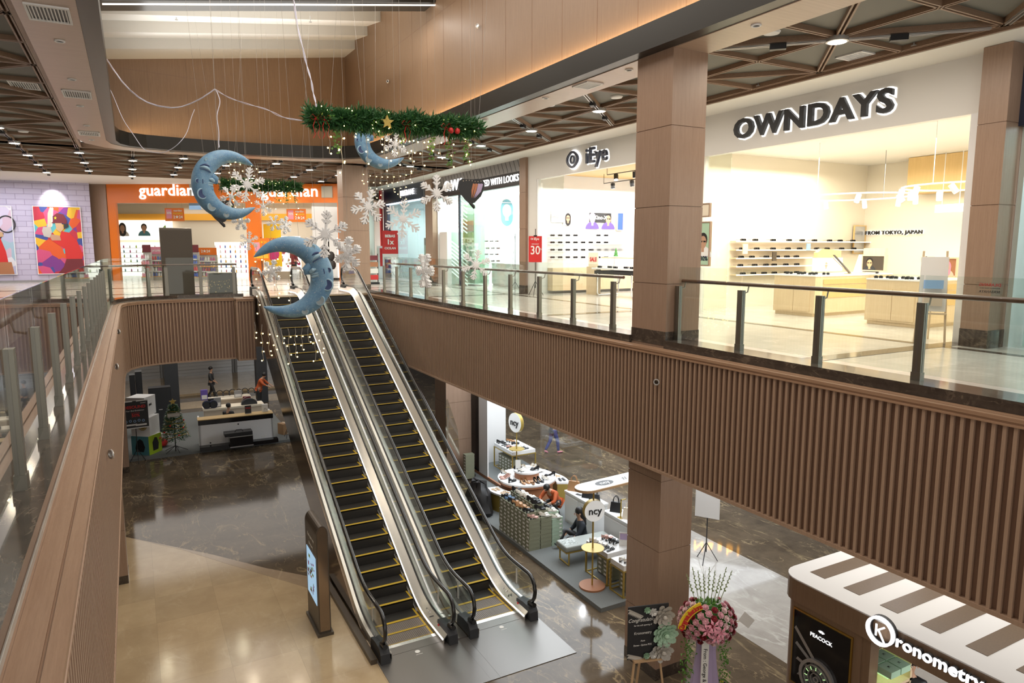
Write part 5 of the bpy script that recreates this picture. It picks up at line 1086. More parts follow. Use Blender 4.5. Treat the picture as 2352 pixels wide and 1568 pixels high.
for k, (u0, v0, u1, v1) in enumerate(((441, 423, 458, 450), (739, 428, 765, 454))):
    a = gp(u0, v0); c = gp(u1, v1); t = gs_('blank_plate', 'pale blank square plate beside the %s guardian sign' % ('partly hidden' if k else 'clear'), 'plate', ((a.x+c.x)/2, -.07, (a.z+c.z)/2)); b = MB(); w_ = (c.x-a.x)/2*(1.6 if k == 0 else 1); b.box(-w_, w_, -.03, .018, -(a.z-c.z)/2, (a.z-c.z)/2); b.build('plate', 'panel_grey', t)
for k, (u, v) in enumerate(((394, 492), (676, 494))):
    p = gp(u, v); t = gs_('hanging_promo', 'orange awards 2024 board hanging in the %s drugstore opening' % ('window' if k == 0 else 'doorway'), 'sign', (p.x, .3, p.z)); b = MB(); b.box(-.5, .5, 0, .02, -.33, .33); b.build('board', 'red_orange' if False else 'orange', t)
    b = MB(); b.box(-.42, -.14, -.006, 0, -.2, .26); b.build('price_badge', 'pink', t); text('30%', .16, 'paper', t, (-.28, -.012, .08), depth=.003, bold=.02); text('guardian', .13, 'paper', t, (.18, -.012, .2), depth=.003, bold=.02); text('AWARDS', .12, 'yellow', t, (.18, -.012, .05), depth=.003, bold=.01); text('2★24', .2, 'paper', t, (.18, -.012, -.13), depth=.003, bold=.02)
    b = MB(); b.cyl((-.4, .01, .33), (-.4, .01, hd-p.z+.3), .005, n=4); b.cyl((.4, .01, .33), (.4, .01, hd-p.z+.3), .005, n=4); b.build('hanging_wire', 'wire', t)
# banners above the wall shelving
t = gs_('wall_graphic', 'white lit wall graphic of smiling faces over the cosmetics shelves', 'poster', (gp(338, 528, 6).x, 5.85, gp(330, 528, 6).z)); b = MB(); b.box(-2.2, 1.6, 0, .08, -.6, .58); b.build('panel', 'glow_panel', t); bust(t, -1.4, .1, .62, -.005, 'hair', 'paper', 'skin', True, False); bust(t, -.1, .1, .6, -.005, 'hair', 'teal', 'skin', False, False); b = MB(); b.prism([(1.0, .1), (1.2, .3), (1.25, .0), (1.1, -.15)], -.004, 0, 'y'); b.build('leaf_print', 'green_light', t)
t = gs_('wall_graphic', 'purple and blue promotion board above the drugstore shelves', 'poster', (gp(455, 455, 4).x, 4.0, gp(455, 464, 4).z)); b = MB(); b.mt(0).box(-.55, .55, 0, .05, -.05, .42); b.mt(1).box(-.55, .55, 0, .05, -.42, -.05); b.build('panel', ['purple', 'sky_blue'], t); text('OBAT ASLI', .17, 'paper', t, (0, -.01, .2), depth=.003, bold=.02); text('HANYA', .11, 'paper', t, (-.1, -.01, .35), depth=.003, bold=.02)
b = MB(); b.ball((.3, -.02, -.3), .16, 12); b.build('pill_print', 'paper', t)
# shelving units with bottles
GB = T('product_bottle', 'x', 'bottle'); b = MB(); b.lathe((0, 0, 0), [(.035, 0), (.04, .02), (.04, .13), (.015, .16), (.015, .2), (.001, .2)], 8); GBo = b.build('bottle_body', 'pink', GB, True); GBused = [0]
cols = ['pink', 'white_gloss', 'blue', 'red', 'orange_light', 'magenta', 'lime', 'purple', 'teal']; gmesh = {}
for c_ in cols: m_ = GBo.data.copy(); m_.materials[0] = MT[c_]; gmesh[c_] = m_
def bottle(loc, col, label, group, s=1.0):
    if GBused[0] == 0: r = GB
    else: r = GB.copy(); C.objects.link(r)
    GBused[0] += 1
    r.location = GM @ Vector(loc); r.scale = (s, s, s); r['label'] = label; r['group'] = group
    if r is not GB: o = GBo.copy(); C.objects.link(o); o.parent = r
    else: o = GBo
    o.data = gmesh[col]; return r
def gondola(x, y, w_, n, h_, label, head, cset, key, per=7, txt=None, body='panel_grey', sz=1.0):
    t = gs_('display_shelf', label, 'shelf', (x, y, 0)); b = MB(); b.box(-w_/2, w_/2, .12, .2, 0, h_); b.box(-w_/2, w_/2, -.2, .12, 0, .16); b.build('body', body, t)
    b = MB(); b.box(-w_/2, w_/2, .08, .12, h_, h_+.38); b.build('header', head, t)
    if txt: text(txt, .2, 'paper', t, (0, .07, h_+.19), depth=.004, bold=.02)
    for k in range(n):
        z = .17+(h_-.22)*k/n; b = MB(); b.box(-w_/2, w_/2, -.18, .12, z-.02, z); b.box(-w_/2, w_/2, -.19, -.18, z-.035, z+.02); b.build('shelf_board', 'white_gloss' if k % 2 else 'orange_light', t)
        for i in range(per):
            bottle((x-w_/2+w_*(i+.5)/per, y-.1, z+.001), cset[(i//2+k) % len(cset)], '%s bottle on %s, %s shelf up, %s along' % ({'white_gloss': 'white', 'orange_light': 'orange', 'magenta': 'crimson'}.get(cset[(i//2+k) % len(cset)], cset[(i//2+k) % len(cset)]), key, ORD[k], ORD[i]), 'bottles on '+key, sz*min(1.3, (h_-.22)/n/.22*.9))
gx = lambda u, d: gp(u, 600, d).x
gondola(gx(360, 1.0), 1.0, 1.0, 4, 1.35, 'end display of red and blue drink bottles beneath a pink header', 'pink', ['red', 'blue', 'white_gloss', 'magenta'], 'the pink headed display', 7, 'promo')
gondola(gx(472, 1.2), 1.2, 1.15, 4, 1.3, 'end display of dark bottles beneath an orange header', 'orange', ['purple', 'white_gloss', 'magenta', 'red'], 'the orange headed display', 8, '2★24')
gondola(gx(336, .3), .3, .42, 4, 1.45, 'narrow stand of pink bottles beside the pink headed display', 'maroon', ['pink', 'white_gloss', 'red'], 'the narrow maroon stand', 4)
gondola(gx(446, .4), .4, .42, 4, 1.45, 'narrow stand of blue and red bottles behind the brown panel', 'maroon', ['blue', 'blue', 'red'], 'the second narrow stand', 4)
for k, (x, w_, lab, ky) in enumerate(((gx(312, 5.6), 3.4, 'tall white lit wall shelving of cosmetics under the face graphic', 'the lit cosmetics wall'), (gx(528, 4)+.2, 2.6, 'wall shelving of medicines beside the orange pillar', 'the medicine wall'))):
    d_ = 5.8 if k == 0 else 4.4; t = gs_('wall_shelving', lab, 'shelf', (x, d_, 0)); b = MB(); b.box(-w_/2, w_/2, .2, .25, 0, 2.0); b.build('back', 'glow_shop', t)
    for q in range(6):
        b = MB(); b.box(-w_/2, w_/2, -.15, .2, .25+.28*q, .27+.28*q); b.build('shelf_board', 'white_gloss', t)
        for i in range(9): bottle((x-w_/2+w_*(i+.5)/9, d_-.05, .271+.28*q), (['white_gloss', 'lime', 'teal', 'magenta'] if k == 0 else ['orange_light', 'white_gloss', 'pink', 'blue'])[(i+q) % 4], 'small pack on %s, %s shelf up, %s along' % (ky, ORD[q], ORD[i]), 'packs on '+ky, .9)
b = MB(); b.box(a4-.5, a4-.1, 1.5, 5, 0, 2.2); gstruct(b, 'wall_drugstore_inside', 'glow_shop')
# doorway contents
t = gs_('standing_poster', 'tall yellow poster with a pink disc inside the drugstore doorway', 'poster', (gx(628, .8), .8, 0)); b = MB(); b.box(-.45, .45, 0, .04, .7, 2.9); b.build('panel', 'yellow', t); b = MB(); b.cyl((0, -.01, 1.35), (0, 0, 1.35), .33, n=24); b.build('disc', 'magenta', t); text('PROMO', .2, 'magenta', t, (0, -.01, 2.1), depth=.003, bold=.02); b = MB(); b.box(-.05, .05, 0, .04, 0, .7); b.build('post', 'silver', t)
t = gs_('display_case', 'bright white case of pink toiletries inside the drugstore doorway', 'display', (gx(650, 2), 2.2, 0)); b = MB(); b.box(-.9, .9, 0, .1, 0, 2.3); b.build('back', 'glow_shop', t); b = MB(); random.seed(2)
for i in range(60): x = random.uniform(-.85, .85); z = random.uniform(.5, 2.1); b.mt(i % 3).box(x-.05, x+.05, -.06, 0, z, z+.11)
b.build('carded_goods', ['pink', 'magenta', 'paper'], t)['kind'] = 'stuff'
b = MB(); b.box(-.9, .9, -.12, 0, 0, .4); b.build('base_tiles', 'panel_grey', t)
t = gs_('bag_rack', 'rack of black backpacks at the edge of the drugstore doorway', 'rack', (gx(757, .6), .5, 0)); b = MB(); b.box(-.45, .45, -.1, .3, 0, .12); b.box(-.03, .03, 0, .05, 0, 2.0); b.build('frame', 'ink', t)
for k, (x, z) in enumerate(((-.15, 1.6), (.15, 1.25), (-.1, .95), (.2, .8))): b = MB(); b.ball((x, -.12, z), .2, 10, 1, .7, 1.25); b.build('backpack', 'charcoal', t, True)
t = gs_('tripod_sign', 'orange promotion board on a black stand before the orange pillar', 'sign', (gx(601, -.6), -.6, 0)); b = MB(); b.cyl((0, .03, 0), (0, .03, 2.2), .02); b.build('pole', 'ink', t); b = MB(); b.box(-.42, .42, -.01, .01, 1.05, 2.15); b.build('board', 'orange', t)
b = MB(); b.mt(0).box(-.32, -.05, -.018, -.01, 1.5, 1.95); b.mt(1).box(-.36, .36, -.018, -.01, 1.15, 1.35); b.build('print', ['pink', 'orange_light'], t); text('2★24', .16, 'yellow', t, (.1, -.02, 1.95), depth=.003)
for k in (-1, 1): b = MB(); b.cyl((0, .03, .35), (.3*k, -.1, 0), .012, n=6); b.build('leg', 'ink', t)
# brown panel and low grey box standing behind the balustrade
p = onz(408, 672, H); t = T('back_panel', 'tall plain dark brown panel standing behind the far balustrade', 'panel', (1.42, 26.9, H)); b = MB(); b.box(-.5, .5, -.1, .1, 0, 2.27); b.build('panel_body', 'brown_metal', t); b = MB(); b.cyl((-.5, 0, 2.25), (.5, 0, 2.25), .1, n=16); b.build('rounded_cap', 'brown_metal', t, True)
t = T('low_box', 'low grey brown cabinet standing behind the far balustrade', 'cabinet', (2.82, 26.8, H)); b = MB(); b.box(-.46, .46, -.25, .25, 0, .78); b.build('body', 'panel_dark' if False else 'grey_fascia', t); b = MB(); b.box(-.48, .48, -.27, .27, .78, .8); b.build('lid', 'panel_grey', t)
# ---- poster wall of lilac bricks
b = MB(); b.box(-9.5, -1.6, 41.3, 41.5, H, ZC+.1); st(b.build('wall_bricks', 'brick_lilac'))
b = MB(); b.box(-9.5, -1.6, 41.28, 41.3, H, H+.1); st(b.build('baseboard_back', 'stone_grey'))
l = bpy.data.lights.new('wall_washer', 'SPOT'); l.energy = 170; l.spot_size = R(62); l.spot_blend = .5; l.color = NEUT; l.shadow_soft_size = .08
q = bpy.data.objects.new('wall_washer', l); C.objects.link(q); q.location = (ony(118, 425, 41).x, 40.5, 10.9); q.rotation_euler = (R(42), 0, 0)
def poly(t, pts, m, y, name, par=None, th=.004): b = MB(); b.prism(pts, y-th, y, 'y'); return b.build(name, m, par or t)
t, w_, h_, y_ = flat(83, 476, 190, 628, 'y', 41.25, 'wall_poster', 'framed colour splashed poster of a batter in red on the lilac brick wall', 'poster', 'paint_splash', .05, 'white_gloss')
def BP(x, z): return ((x-.5)*w_, (.5-z)*h_)
# (fractions across and down the poster)
par = t
pp_ = [('bat', 'beige', [(.36, -.0), (.40, .02), (.36, .30), (.27, .31), (.30, .1)]), ('bat_edge', 'white_plain', [(.40, .0), (.43, .02), (.38, .28), (.36, .30)]),
 ('jersey', 'red', [(.56, .36), (.72, .38), (.88, .50), (.99, .72), (.96, .80), (.62, .80), (.60, .62), (.50, .58), (.30, .48), (.34, .42), (.52, .44)]),
 ('trousers', 'maroon', [(.62, .78), (.97, .78), (1.0, 1.0), (.42, 1.0), (.55, .9)]), ('forearm', 'skin', [(.28, .40), (.52, .43), (.54, .50), (.34, .50)]),
 ('glove', 'panel_grey', [(.18, .30), (.34, .30), (.36, .38), (.30, .46), (.18, .44), (.15, .36)]), ('face', 'tan', [(.44, .24), (.58, .24), (.62, .32), (.54, .38), (.46, .34)]),
 ('helmet', 'maroon', [(.40, .22), (.40, .14), (.50, .09), (.64, .11), (.70, .20), (.68, .27), (.60, .24), (.36, .24)]), ('face_guard', 'charcoal', [(.62, .25), (.73, .25), (.72, .30), (.62, .33)])]
for k, (nm, m_, pts) in enumerate(pp_): poly(t, [BP(*q) for q in pts][::-1], m_, y_-.004*k, nm, th=.003)
st_ = [(.455+.035*(1 if i % 2 == 0 else .42)*cos(pi/2+pi*i/5), .165-.026*(1 if i % 2 == 0 else .42)*sin(pi/2+pi*i/5)) for i in range(10)]; poly(t, [BP(*q) for q in st_], 'yellow', y_-.04, 'star_print')
t, w_, h_, y_ = flat(-60, 474, 32, 630, 'y', 41.25, 'wall_poster', 'framed pale poster of a racket player in red at the end of the brick wall', 'poster', 'paint_pale', .05, 'white_gloss')
def BP(x, z): return ((x-.5)*w_, (.5-z)*h_)
b = MB(); ringp(b, (.86-.5)*w_, (.5-.26)*h_, .36, .42, y_+.04, .85, pinch=0); b.build('racket_hoop', 'ink', t)
for k, (nm, m_, pts) in enumerate([('racket_handle', 'ink', [(.74, .38), (.66, .46), (.68, .48), (.77, .40)]), ('arm', 'tan', [(.56, .36), (.74, .38), (.76, .44), (.58, .46)]), ('shirt', 'red', [(.40, .40), (.66, .44), (.78, .66), (.84, .92), (.40, .92)]), ('shorts', 'terracotta', [(.50, .82), (.9, .82), (.95, 1.0), (.45, 1.0)])]): poly(t, [BP(*q) for q in pts][::-1], m_, y_-.005*(k+1), nm, th=.003)
# ================================================================ ground floor, far end: audio fair on a carpet
b = MB(); b.box(-2, 5.45, 28.55, 35.6, 0, .1); st(b.build('floor_carpet', 'carpet'))
for k, (x0, x1) in enumerate(((-3.0, 1.2), (1.35, 5.2), (5.35, 9.0))):
    t = T('roller_shutter', 'closed grey steel roller shutter behind the audio fair, %s from the tree side' % ORD[k], 'shutter', ((x0+x1)/2, 46.0, 0)); b = MB(); h = (x1-x0)/2
    for i in range(20): b.box(-h+.08, h-.08, -.04-.03*(i % 2), 0, .1+.2*i, .29+.2*i)
    b.build('slats', 'silver', t); b = MB()
    for s_ in (-1, 1): b.box(s_*h-.06, s_*h+.06, -.12, .05, 0, 4.2)
    b.box(-h, h, -.15, .05, 4.1, 4.5); b.build('guide_rail', 'grey', t)
b = MB(); b.box(-3, 9, 40.2, 46.3, 0, .12); st(b.build('floor_step', 'marble_beige'))
b = MB(); b.box(-3, 9, 36.9, 38.6, .0, .005); st(b.build('floor', 'marble_beige'))
for k, u in enumerate(((380, 412), (591, 616))):
    x0 = onz(u[0], 935, 0).x; p = ony(u[0], 900, 36.6); q = ony(u[1], 900, 36.6); b = MB(); b.box(p.x, q.x, 36.6, 37.2, 0, 5.25)
    tag(b.build('clad_column', 'charcoal'), 'slim dark maroon clad column %s' % ('rising behind the Christmas tree' if k == 0 else 'rising beside the standing man in orange'), 'column')
t = T('fair_banner', 'dark maroon overhead banner of the audio fair with small white letters', 'banner', (3.2, 36.5, 4.6)); b = MB(); b.box(-2.6, 2.8, 0, .1, -.35, .5); b.build('banner_board', 'charcoal', t); b = MB(); b.box(-2.6, -1.9, -.01, 0, -.35, .5); b.build('red_patch', 'maroon', t); text('SOUND FAIR', .3, 'paper', t, (0, -.01, .05), depth=.003, bold=.02)
# white counter with dark trim
t = T('reception_counter', 'long white counter panel with dark edge and skirting on the carpet', 'counter', (1.9, 28.75, .1), R(-1.5)); b = MB(); b.box(0, 2.72, 0, .06, .0, 1.12); b.box(0, .06, 0, .9, 0, 1.12); b.box(2.66, 2.72, 0, .9, 0, 1.12); b.build('front_panel', 'white_plain', t)
b = MB(); b.box(-.03, 2.75, -.03, .5, 1.12, 1.15); b.build('top_board', 'wood_ochre', t); b = MB(); b.box(-.02, 2.74, -.012, 0, .93, 1.12); b.build('dark_trim', 'black_gloss', t); b = MB(); b.box(-.02, 2.86, -.35, -.012, 0, .14); b.build('dark_plinth', 'black_gloss', t)
for k, (x, z) in enumerate(((1.28, .82), (1.29, .62), (.28, .1), (.26, .2), (.75, .22), (2.3, .22), (2.42, .24))): b = MB(); b.box(x-.04, x+.04, -.018, 0, z-.03, z+.03); b.build('socket', 'paper', t)
for k, (x, z) in enumerate(((1.42, .83), (.38, .2))): b = MB(); b.cyl((x, -.016, z), (x, 0, z), .03, n=12); b.build('cable_hole', 'ink', t)
t = T('amplifier_case', 'black equipment case with silver edge leaning before the white counter', 'case', (3.25, 28.0, .24)); b = MB(); b.box(-.52, .48, -.1, .35, .42, .55); b.build('lid', 'black', t); b = MB(); b.box(-.36, .48, -.16, .3, 0, .42); b.build('case_body', 'black_gloss', t); b = MB(); b.box(-.36, .49, -.175, -.16, 0, .035); b.box(-.36, .49, -.175, -.16, .39, .42); b.build('silver_edge', 'silver', t); b = MB(); b.tube([(-.15, 0, .56), (-.1, 0, .64), (.1, 0, .64), (.15, 0, .56)], .015, 6); b.build('handle', 'ink', t)
# Christmas tree
t = T('christmas_tree', 'small decorated Christmas tree with gold star on a spider stand', 'tree', (1.06, 28.9, .1)); random.seed(21)
b = MB(); b.cyl((0, 0, .0), (0, 0, 1.9), .02)
b.build('trunk', 'ink', t)
for k in range(5): a = 2*pi*k/5; b = MB(); b.tube([(0, 0, .22), (.12*cos(a), .12*sin(a), .16), (.42*cos(a), .42*sin(a), .01)], .012, 5); b.build('stand_leg', 'ink', t)
b = MB()
for i in range(3600):
    z = .48+1.35*random.random(); rm = .46*(1-((z-.48)/1.45))**.8+.05; a = random.uniform(0, 2*pi); r = rm*random.uniform(.5, 1.05); c = Vector((r*cos(a), r*sin(a), z)); o_ = Vector((cos(a), sin(a), random.uniform(-.5, .3)))*.08; s_ = Vector((-sin(a), cos(a), random.uniform(-.4, .4)))*.019
    b.add([c-s_, c+o_, c+s_], [(0, 1, 2)])
b.build('needles', 'pine', t)
b = MB(); pts = []
for i in range(150): z = .55+1.2*i/150; r = .47*(1-(z-.48)/1.45)**.8+.05; a = i*.33; pts.append((r*cos(a), r*sin(a), z+.03*sin(i*.9)))
b.tube(pts, .013, 5); b.build('tinsel_garland', 'gold_paint', t)
for i in range(16):
    z = .6+1.1*((i*37) % 100)/100; r = .46*(1-(z-.48)/1.45)**.8+.08; a = -pi/2+((i*53) % 100-50)/34; b = MB(); b.ball((r*cos(a), r*sin(a), z), .035, 8); b.build('bauble', 'silver' if i % 3 else 'red', t, True)
b = MB(); b.prism([(.13*(1 if i % 2 == 0 else .45)*cos(pi/2+pi*i/5), 1.93+.13*(1 if i % 2 == 0 else .45)*sin(pi/2+pi*i/5)) for i in range(10)], -.02, .02, 'y'); b.build('star', 'gold_paint', t)
b = MB(); b.box(-.22, .2, -.36, -.35, 1.42, 1.56); b.build('greeting_plate', 'panel_grey', t); text('Merry Christmas', .07, 'paper', t, (-.01, -.365, 1.49), depth=.003, bold=.01, sx=.8)
# cubes, poster stand, speakers
def cube(name, label, loc, s, rz_, mts):
    t = T(name, label, 'box', loc, rz_); b = MB(); b.box(-s, s, -s, s, 0, 2*s); b.build('cube_body', mts[0], t)
    for k in (0, 1):
        if mts[1+k]: b = MB(); (b.box(-s, s, -s-.006, -s, 0, 2*s) if k == 0 else b.box(s, s+.006, -s, s, 0, 2*s)); b.build('printed_face', mts[1+k], t)
    return t
c1_ = cube('display_cube', 'printed display cube with a turquoise face and a lime face, lowest of the pile', (.1, 29.25, .1), .36, R(-38), ('white_plain', 'sky_teal' if False else 'teal', 'lime'))
for k in (0, 1):
    b = MB(); 
    if k == 0: b.prism([(-.16, .12), (.14, .12), (.2, .3), (.12, .55), (0, .62), (-.14, .5), (-.2, .25)], -.372, -.366, 'y')
    else: b.prism([(-.14, .12), (.14, .12), (.18, .35), (.1, .58), (-.02, .62), (-.16, .45)], .366, .372, 'x')
    b.build('speaker_print', 'black', c1_)
c2_ = cube('display_cube', 'white display cube with a yellow round mark, middle of the pile', (.1, 29.3, .82), .35, R(-30), ('white_plain', None, None)); b = MB(); b.cyl((.08, -.355, .38), (.08, -.35, .38), .17, n=24); b.build('round_mark', 'gold_paint', c2_); b = MB(); ringp(b, .08, .38, .125, .14, -.356+.05); b.build('mark_ring', 'paper', c2_)
c3_ = cube('display_cube', 'white display cube with a small dark wordmark, topmost of the pile', (0, 29.55, 1.52), .36, R(-32), ('white_plain', 'green_top' if False else None, None)); text('JMK', .12, 'ink', c3_, (.37, .0, .4), (pi/2, 0, pi/2), .003, .01)
p = onz(318, 1062, 0); t = tripod_sign((p.x, p.y, 0), .1, 'black DESOUND sale poster on a tripod stand before the display cubes', .86, 1.32, 2.28, 'charcoal', 1.5); text('DESOUND', .15, 'red', t, (0, -.015, 2.08), depth=.003, bold=.03); text('Year End Exhibition', .075, 'paper', t, (0, -.015, 1.95), depth=.003, shear=.3); text('50%', .16, 'red', t, (.02, -.015, 1.77), depth=.003, bold=.02); text('SALE UP TO', .05, 'red', t, (.02, -.015, 1.87), depth=.003); text('sound', .07, 'paper', t, (.28, -.015, 2.22), depth=.003)
b = MB(); b.box(-.32, .05, -.012, -.008, 1.40, 1.46); b.box(.0, .36, -.012, -.008, 1.38, 1.44); b.build('product_print', 'paper', t)
b = MB()
for i in range(5): ringp(b, -.3+.14*i, 1.56+.02*(i % 2), .03, .045, .035)
b.build('headphone_print', 'sky_blue', t); b = MB(); b.box(-.44, .44, .006, .01, 1.28, 2.32); b.build('frame', 'silver', t)
for k, (x, y, w_, h_, z, lab) in enumerate(((-.25, 31.8, .1, 2.6, .1, 'tall thin black column speaker, narrower of the pair by the cubes'), (-.02, 31.9, .12, 2.7, .1, 'tall thin black column speaker next to the square loudspeaker'), (.72, 32.3, .42, 1.9, .1, 'big square black loudspeaker standing behind the display cubes'))):
    t = T('loudspeaker', lab, 'speaker', (x, y, z)); b = MB(); b.box(-w_, w_, 0, .5, 0, h_); b.build('cabinet', 'black', t); b = MB(); b.box(-w_+.02, w_-.02, -.01, 0, .04, h_-.04); b.build('grille', 'charcoal', t)
    if k == 2: b = MB(); b.box(-.07, .07, -.015, -.01, .95, .99); b.build('badge', 'silver', t)
b = MB(); b.lathe((-.45, 31.7, 1.6), [(.0001, 0), (.3, .0), (.3, .6), (.0001, .6)], 16); 
# product table behind
t = T('product_table', 'cream product table full of audio gear behind the white counter', 'table', (2.35, 32.2, .1)); b = MB(); b.box(0, 2.5, 0, .7, .72, .8); b.box(.3, 2.1, .9, 1.6, .95, 1.0); b.build('table_top', 'cream', t); b = MB(); b.box(.05, 2.45, .05, .65, 0, .72); b.box(.35, 2.05, .95, 1.55, 0, .95); b.build('table_skirt', 'beige', t)
random.seed(9)
hp0 = T('headphones', 'x', 'headphones'); b = MB(); b.tube([(.09*cos(a), 0, .1+.11*sin(a)) for a in [pi*i/10 for i in range(11)]], .012, 6); b.build('headband', 'ink', hp0, True)
for s_ in (-1, 1): b = MB(); b.cyl((s_*.075, 0, .08), (s_*.11, 0, .08), .045, n=12); b.build('ear_cup', 'charcoal', hp0, True)
for k in range(7):
    o = hp0 if k == 0 else dup(hp0, (0, 0, 0)); o.location = (2.9+.27*k, 33.5+.1*(k % 2), 1.1); o.scale = (1.5,)*3; o['label'] = 'headphones upright on the rear product table, %s from the tree side' % ORD[k]; o['group'] = 'headphones on the rear product table'
for k, (x, y, w_, h_, m_, lab) in enumerate(((2.5, 33.3, .14, .45, 'purple', 'violet product box with green bottle print'), (2.75, 32.7, .16, .35, 'charcoal', 'black and red product box beside the round speakers'), (2.95, 32.45, .14, .42, 'grey', 'grey product box with a headphone print'), (4.2, 32.7, .16, .3, 'maroon', 'dark red product box near the man in orange'), (3.9, 33.2, .16, .3, 'silver', 'clear product box with white goods'))):
    z = .9 if y < 33 else 1.1; t = T('product_box', lab+' on the product table', 'box', (x, y, z)); b = MB(); b.box(-w_, w_, -.05, .1, 0, h_); b.build('carton', m_, t); b = MB(); b.box(-w_+.03, w_-.03, -.056, -.05, .04, h_*.5); b.build('label_print', 'paper', t)
for k, x in enumerate((2.45, 2.72)): t = T('round_speaker', 'round dark blue speaker lying on the cream table, %s' % ('outer one' if k == 0 else 'next to the boxes'), 'speaker', (x+.05, 32.35, .9)); b = MB(); b.cyl((0, -.1, .17), (0, .1, .17), .17, n=20); b.build('drum', 'navy', t, True); b = MB(); b.cyl((0, -.105, .17), (0, -.1, .17), .13, n=20); b.build('grille', 'charcoal', t)
for k, (x, w_) in enumerate(((4.25, .28),)): t = T('carry_speaker', 'black dome shaped carry speaker on the cream table', 'speaker', (x, 32.4, .9)); b = MB(); b.prism([(w_*1.2*cos(a), .26*sin(a)) for a in [pi*i/12 for i in range(13)]], -.1, .1, 'y'); b.build('speaker_body', 'charcoal', t); b = MB(); b.tube([(w_*1.2*cos(a), 0, .03+.33*sin(a)) for a in [pi*i/12 for i in range(13)]], .012, 6); b.build('handle', 'silver', t)
t = T('price_card', 'small dark price card standing on the white counter', 'card', (3.75, 29.0, 1.25)); b = MB(); b.box(-.12, .12, 0, .01, 0, .32); b.build('card', 'charcoal', t); text('SALE', .09, 'red', t, (0, -.005, .22), depth=.002, bold=.02); b = MB(); b.box(-.1, .1, -.04, .04, 0, .01); b.build('foot', 'paper', t)
t = T('paper_bag', 'white paper bag standing at the end of the white counter', 'bag', (4.4, 29.05, 1.25)); b = MB(); b.box(-.11, .11, -.06, .06, 0, .3); b.build('bag_body', 'paper', t); b = MB(); b.tube([(-.05, -.062, .06), (-.03, -.065, .14), (.03, -.065, .14), (.05, -.062, .06)], .006, 5); b.build('handle', 'ink', t)
t = T('cardboard_box', 'brown cardboard box on the carpet beside the escalator', 'box', (5.25, 29.6, .1), .4); b = MB(); b.box(-.22, .22, -.2, .2, 0, .45); b.build('carton', 'cardboard', t); b = MB(); b.box(-.04, .04, -.203, -.2, 0, .45); b.box(-.04, .04, -.2, .2, .45, .453); b.build('tape', 'beige', t)
t = T('toy_bag', 'red and white plush bag lying behind the Christmas tree', 'bag', (1.55, 30.0, .1) if False else (.72, 29.9, .1)); b = MB(); b.ball((0, 0, .3), .28, 12, 1, .8, 1); b.build('bag_body', 'paper', t, True); b = MB(); b.ball((-.05, -.12, .2), .18, 10); b.build('red_patch', 'red', t, True)
t = T('folding_tripod', 'black folding tripod standing at the carpet edge beside the escalator', 'tripod', (5.25, 28.9, .1)); b = MB(); b.cyl((0, 0, .3), (0, 0, 1.1), .014)
b.build('pole', 'ink', t)
for k in range(3): b = MB(); a = 2*pi*k/3; b.cyl((0, 0, .45), (.25*cos(a), .25*sin(a), 0), .011, n=6); b.build('leg', 'ink', t)
# ================================================================ shoe kiosk
KX = 8.44
b = MB(); b.prism([(KX, 11.5), (10.9, 11.5), (11.9, 12.6), (12.2, 22.6), (9.95, 22.6), (9.95, 20.9), (KX, 18.2)], 0, .1); st(b.build('floor_carpet', 'carpet'))
zt = .1
# shoes
def shoe_proto(col, heel, sandal=False):
    t = T('shoe', 'x', 'shoe'); hh = heel
    N_ = 13; xs = [i/(N_-1) for i in range(N_)]
    wd = [.0, .026, .037, .041, .041, .037, .031, .027, .026, .028, .029, .025, .0]
    zb = lambda x: hh*min(1, max(0, (x-.35)/.45))**1.3 if x > .35 else 0
    P_ = lambda i, s_: (xs[i]*.25-.12, s_*wd[i], zb(xs[i])+.004)
    b = MB(); vs = []
    for i in range(N_): vs += [P_(i, -1), P_(i, 1)]
    vs2 = [(x, y, z-.004) for x, y, z in vs]; m_ = len(vs); fs = []
    for i in range(N_-1): a = 2*i; fs += [(a, a+1, a+3, a+2), (m_+a+2, m_+a+3, m_+a+1, m_+a), (a, a+2, m_+a+2, m_+a), (a+3, a+1, m_+a+1, m_+a+3)]
    b.add(vs+vs2, fs)
    if hh > .015: b.mt(0).bar((.11, 0, -.0), (.108, 0, hh), .022, .024, up=(1, 0, 0))
    b.build('sole', 'ink' if col != 'beige' else 'tan', t)
    if sandal:
        b = MB()
        for x in (-.07, -.03, .04): b.tube([(x, -.038, .01+zb((x+.12)/.25)), (x+.01, 0, .045+zb((x+.12)/.25)), (x, .038, .01+zb((x+.12)/.25))], .007, 6)
        b.build('strap', col, t, True); return t
    hts = [.012, .03, .036, .034, .028, .024, .024, .028, .036, .046, .052, .05, .045]
    b = MB(); vs = []
    for i in range(N_):
        o_ = 1.0
        for s_ in (-1, 1): x, y, z = P_(i, s_); vs += [(x, y, z), (x, y*.86, z+hts[i])]
    fs = []
    for i in range(N_-1): a = 4*i; fs += [(a, a+4, a+5, a+1), (a+3, a+7, a+6, a+2)]
    for i in range(5): a = 4*i; fs.append((a+1, a+5, a+7, a+3))
    b.add(vs, fs); b.build('upper', col, t, True)
    b = MB(); b.add([(P_(i, s_)[0], P_(i, s_)[1]*.8, P_(i, 0)[2]+.003) for i in range(5, N_-1) for s_ in (-1, 1)], [(2*i, 2*i+1, 2*i+3, 2*i+2) for i in range(6)]); b.build('insole', 'tan', t)
    return t
mat('rose', (.55, .33, .28), .5); mat('cream_white', (.75, .72, .66), .45); mat('caramel', (.42, .22, .10), .4); mat('denim_blue', (.12, .2, .32), .7)
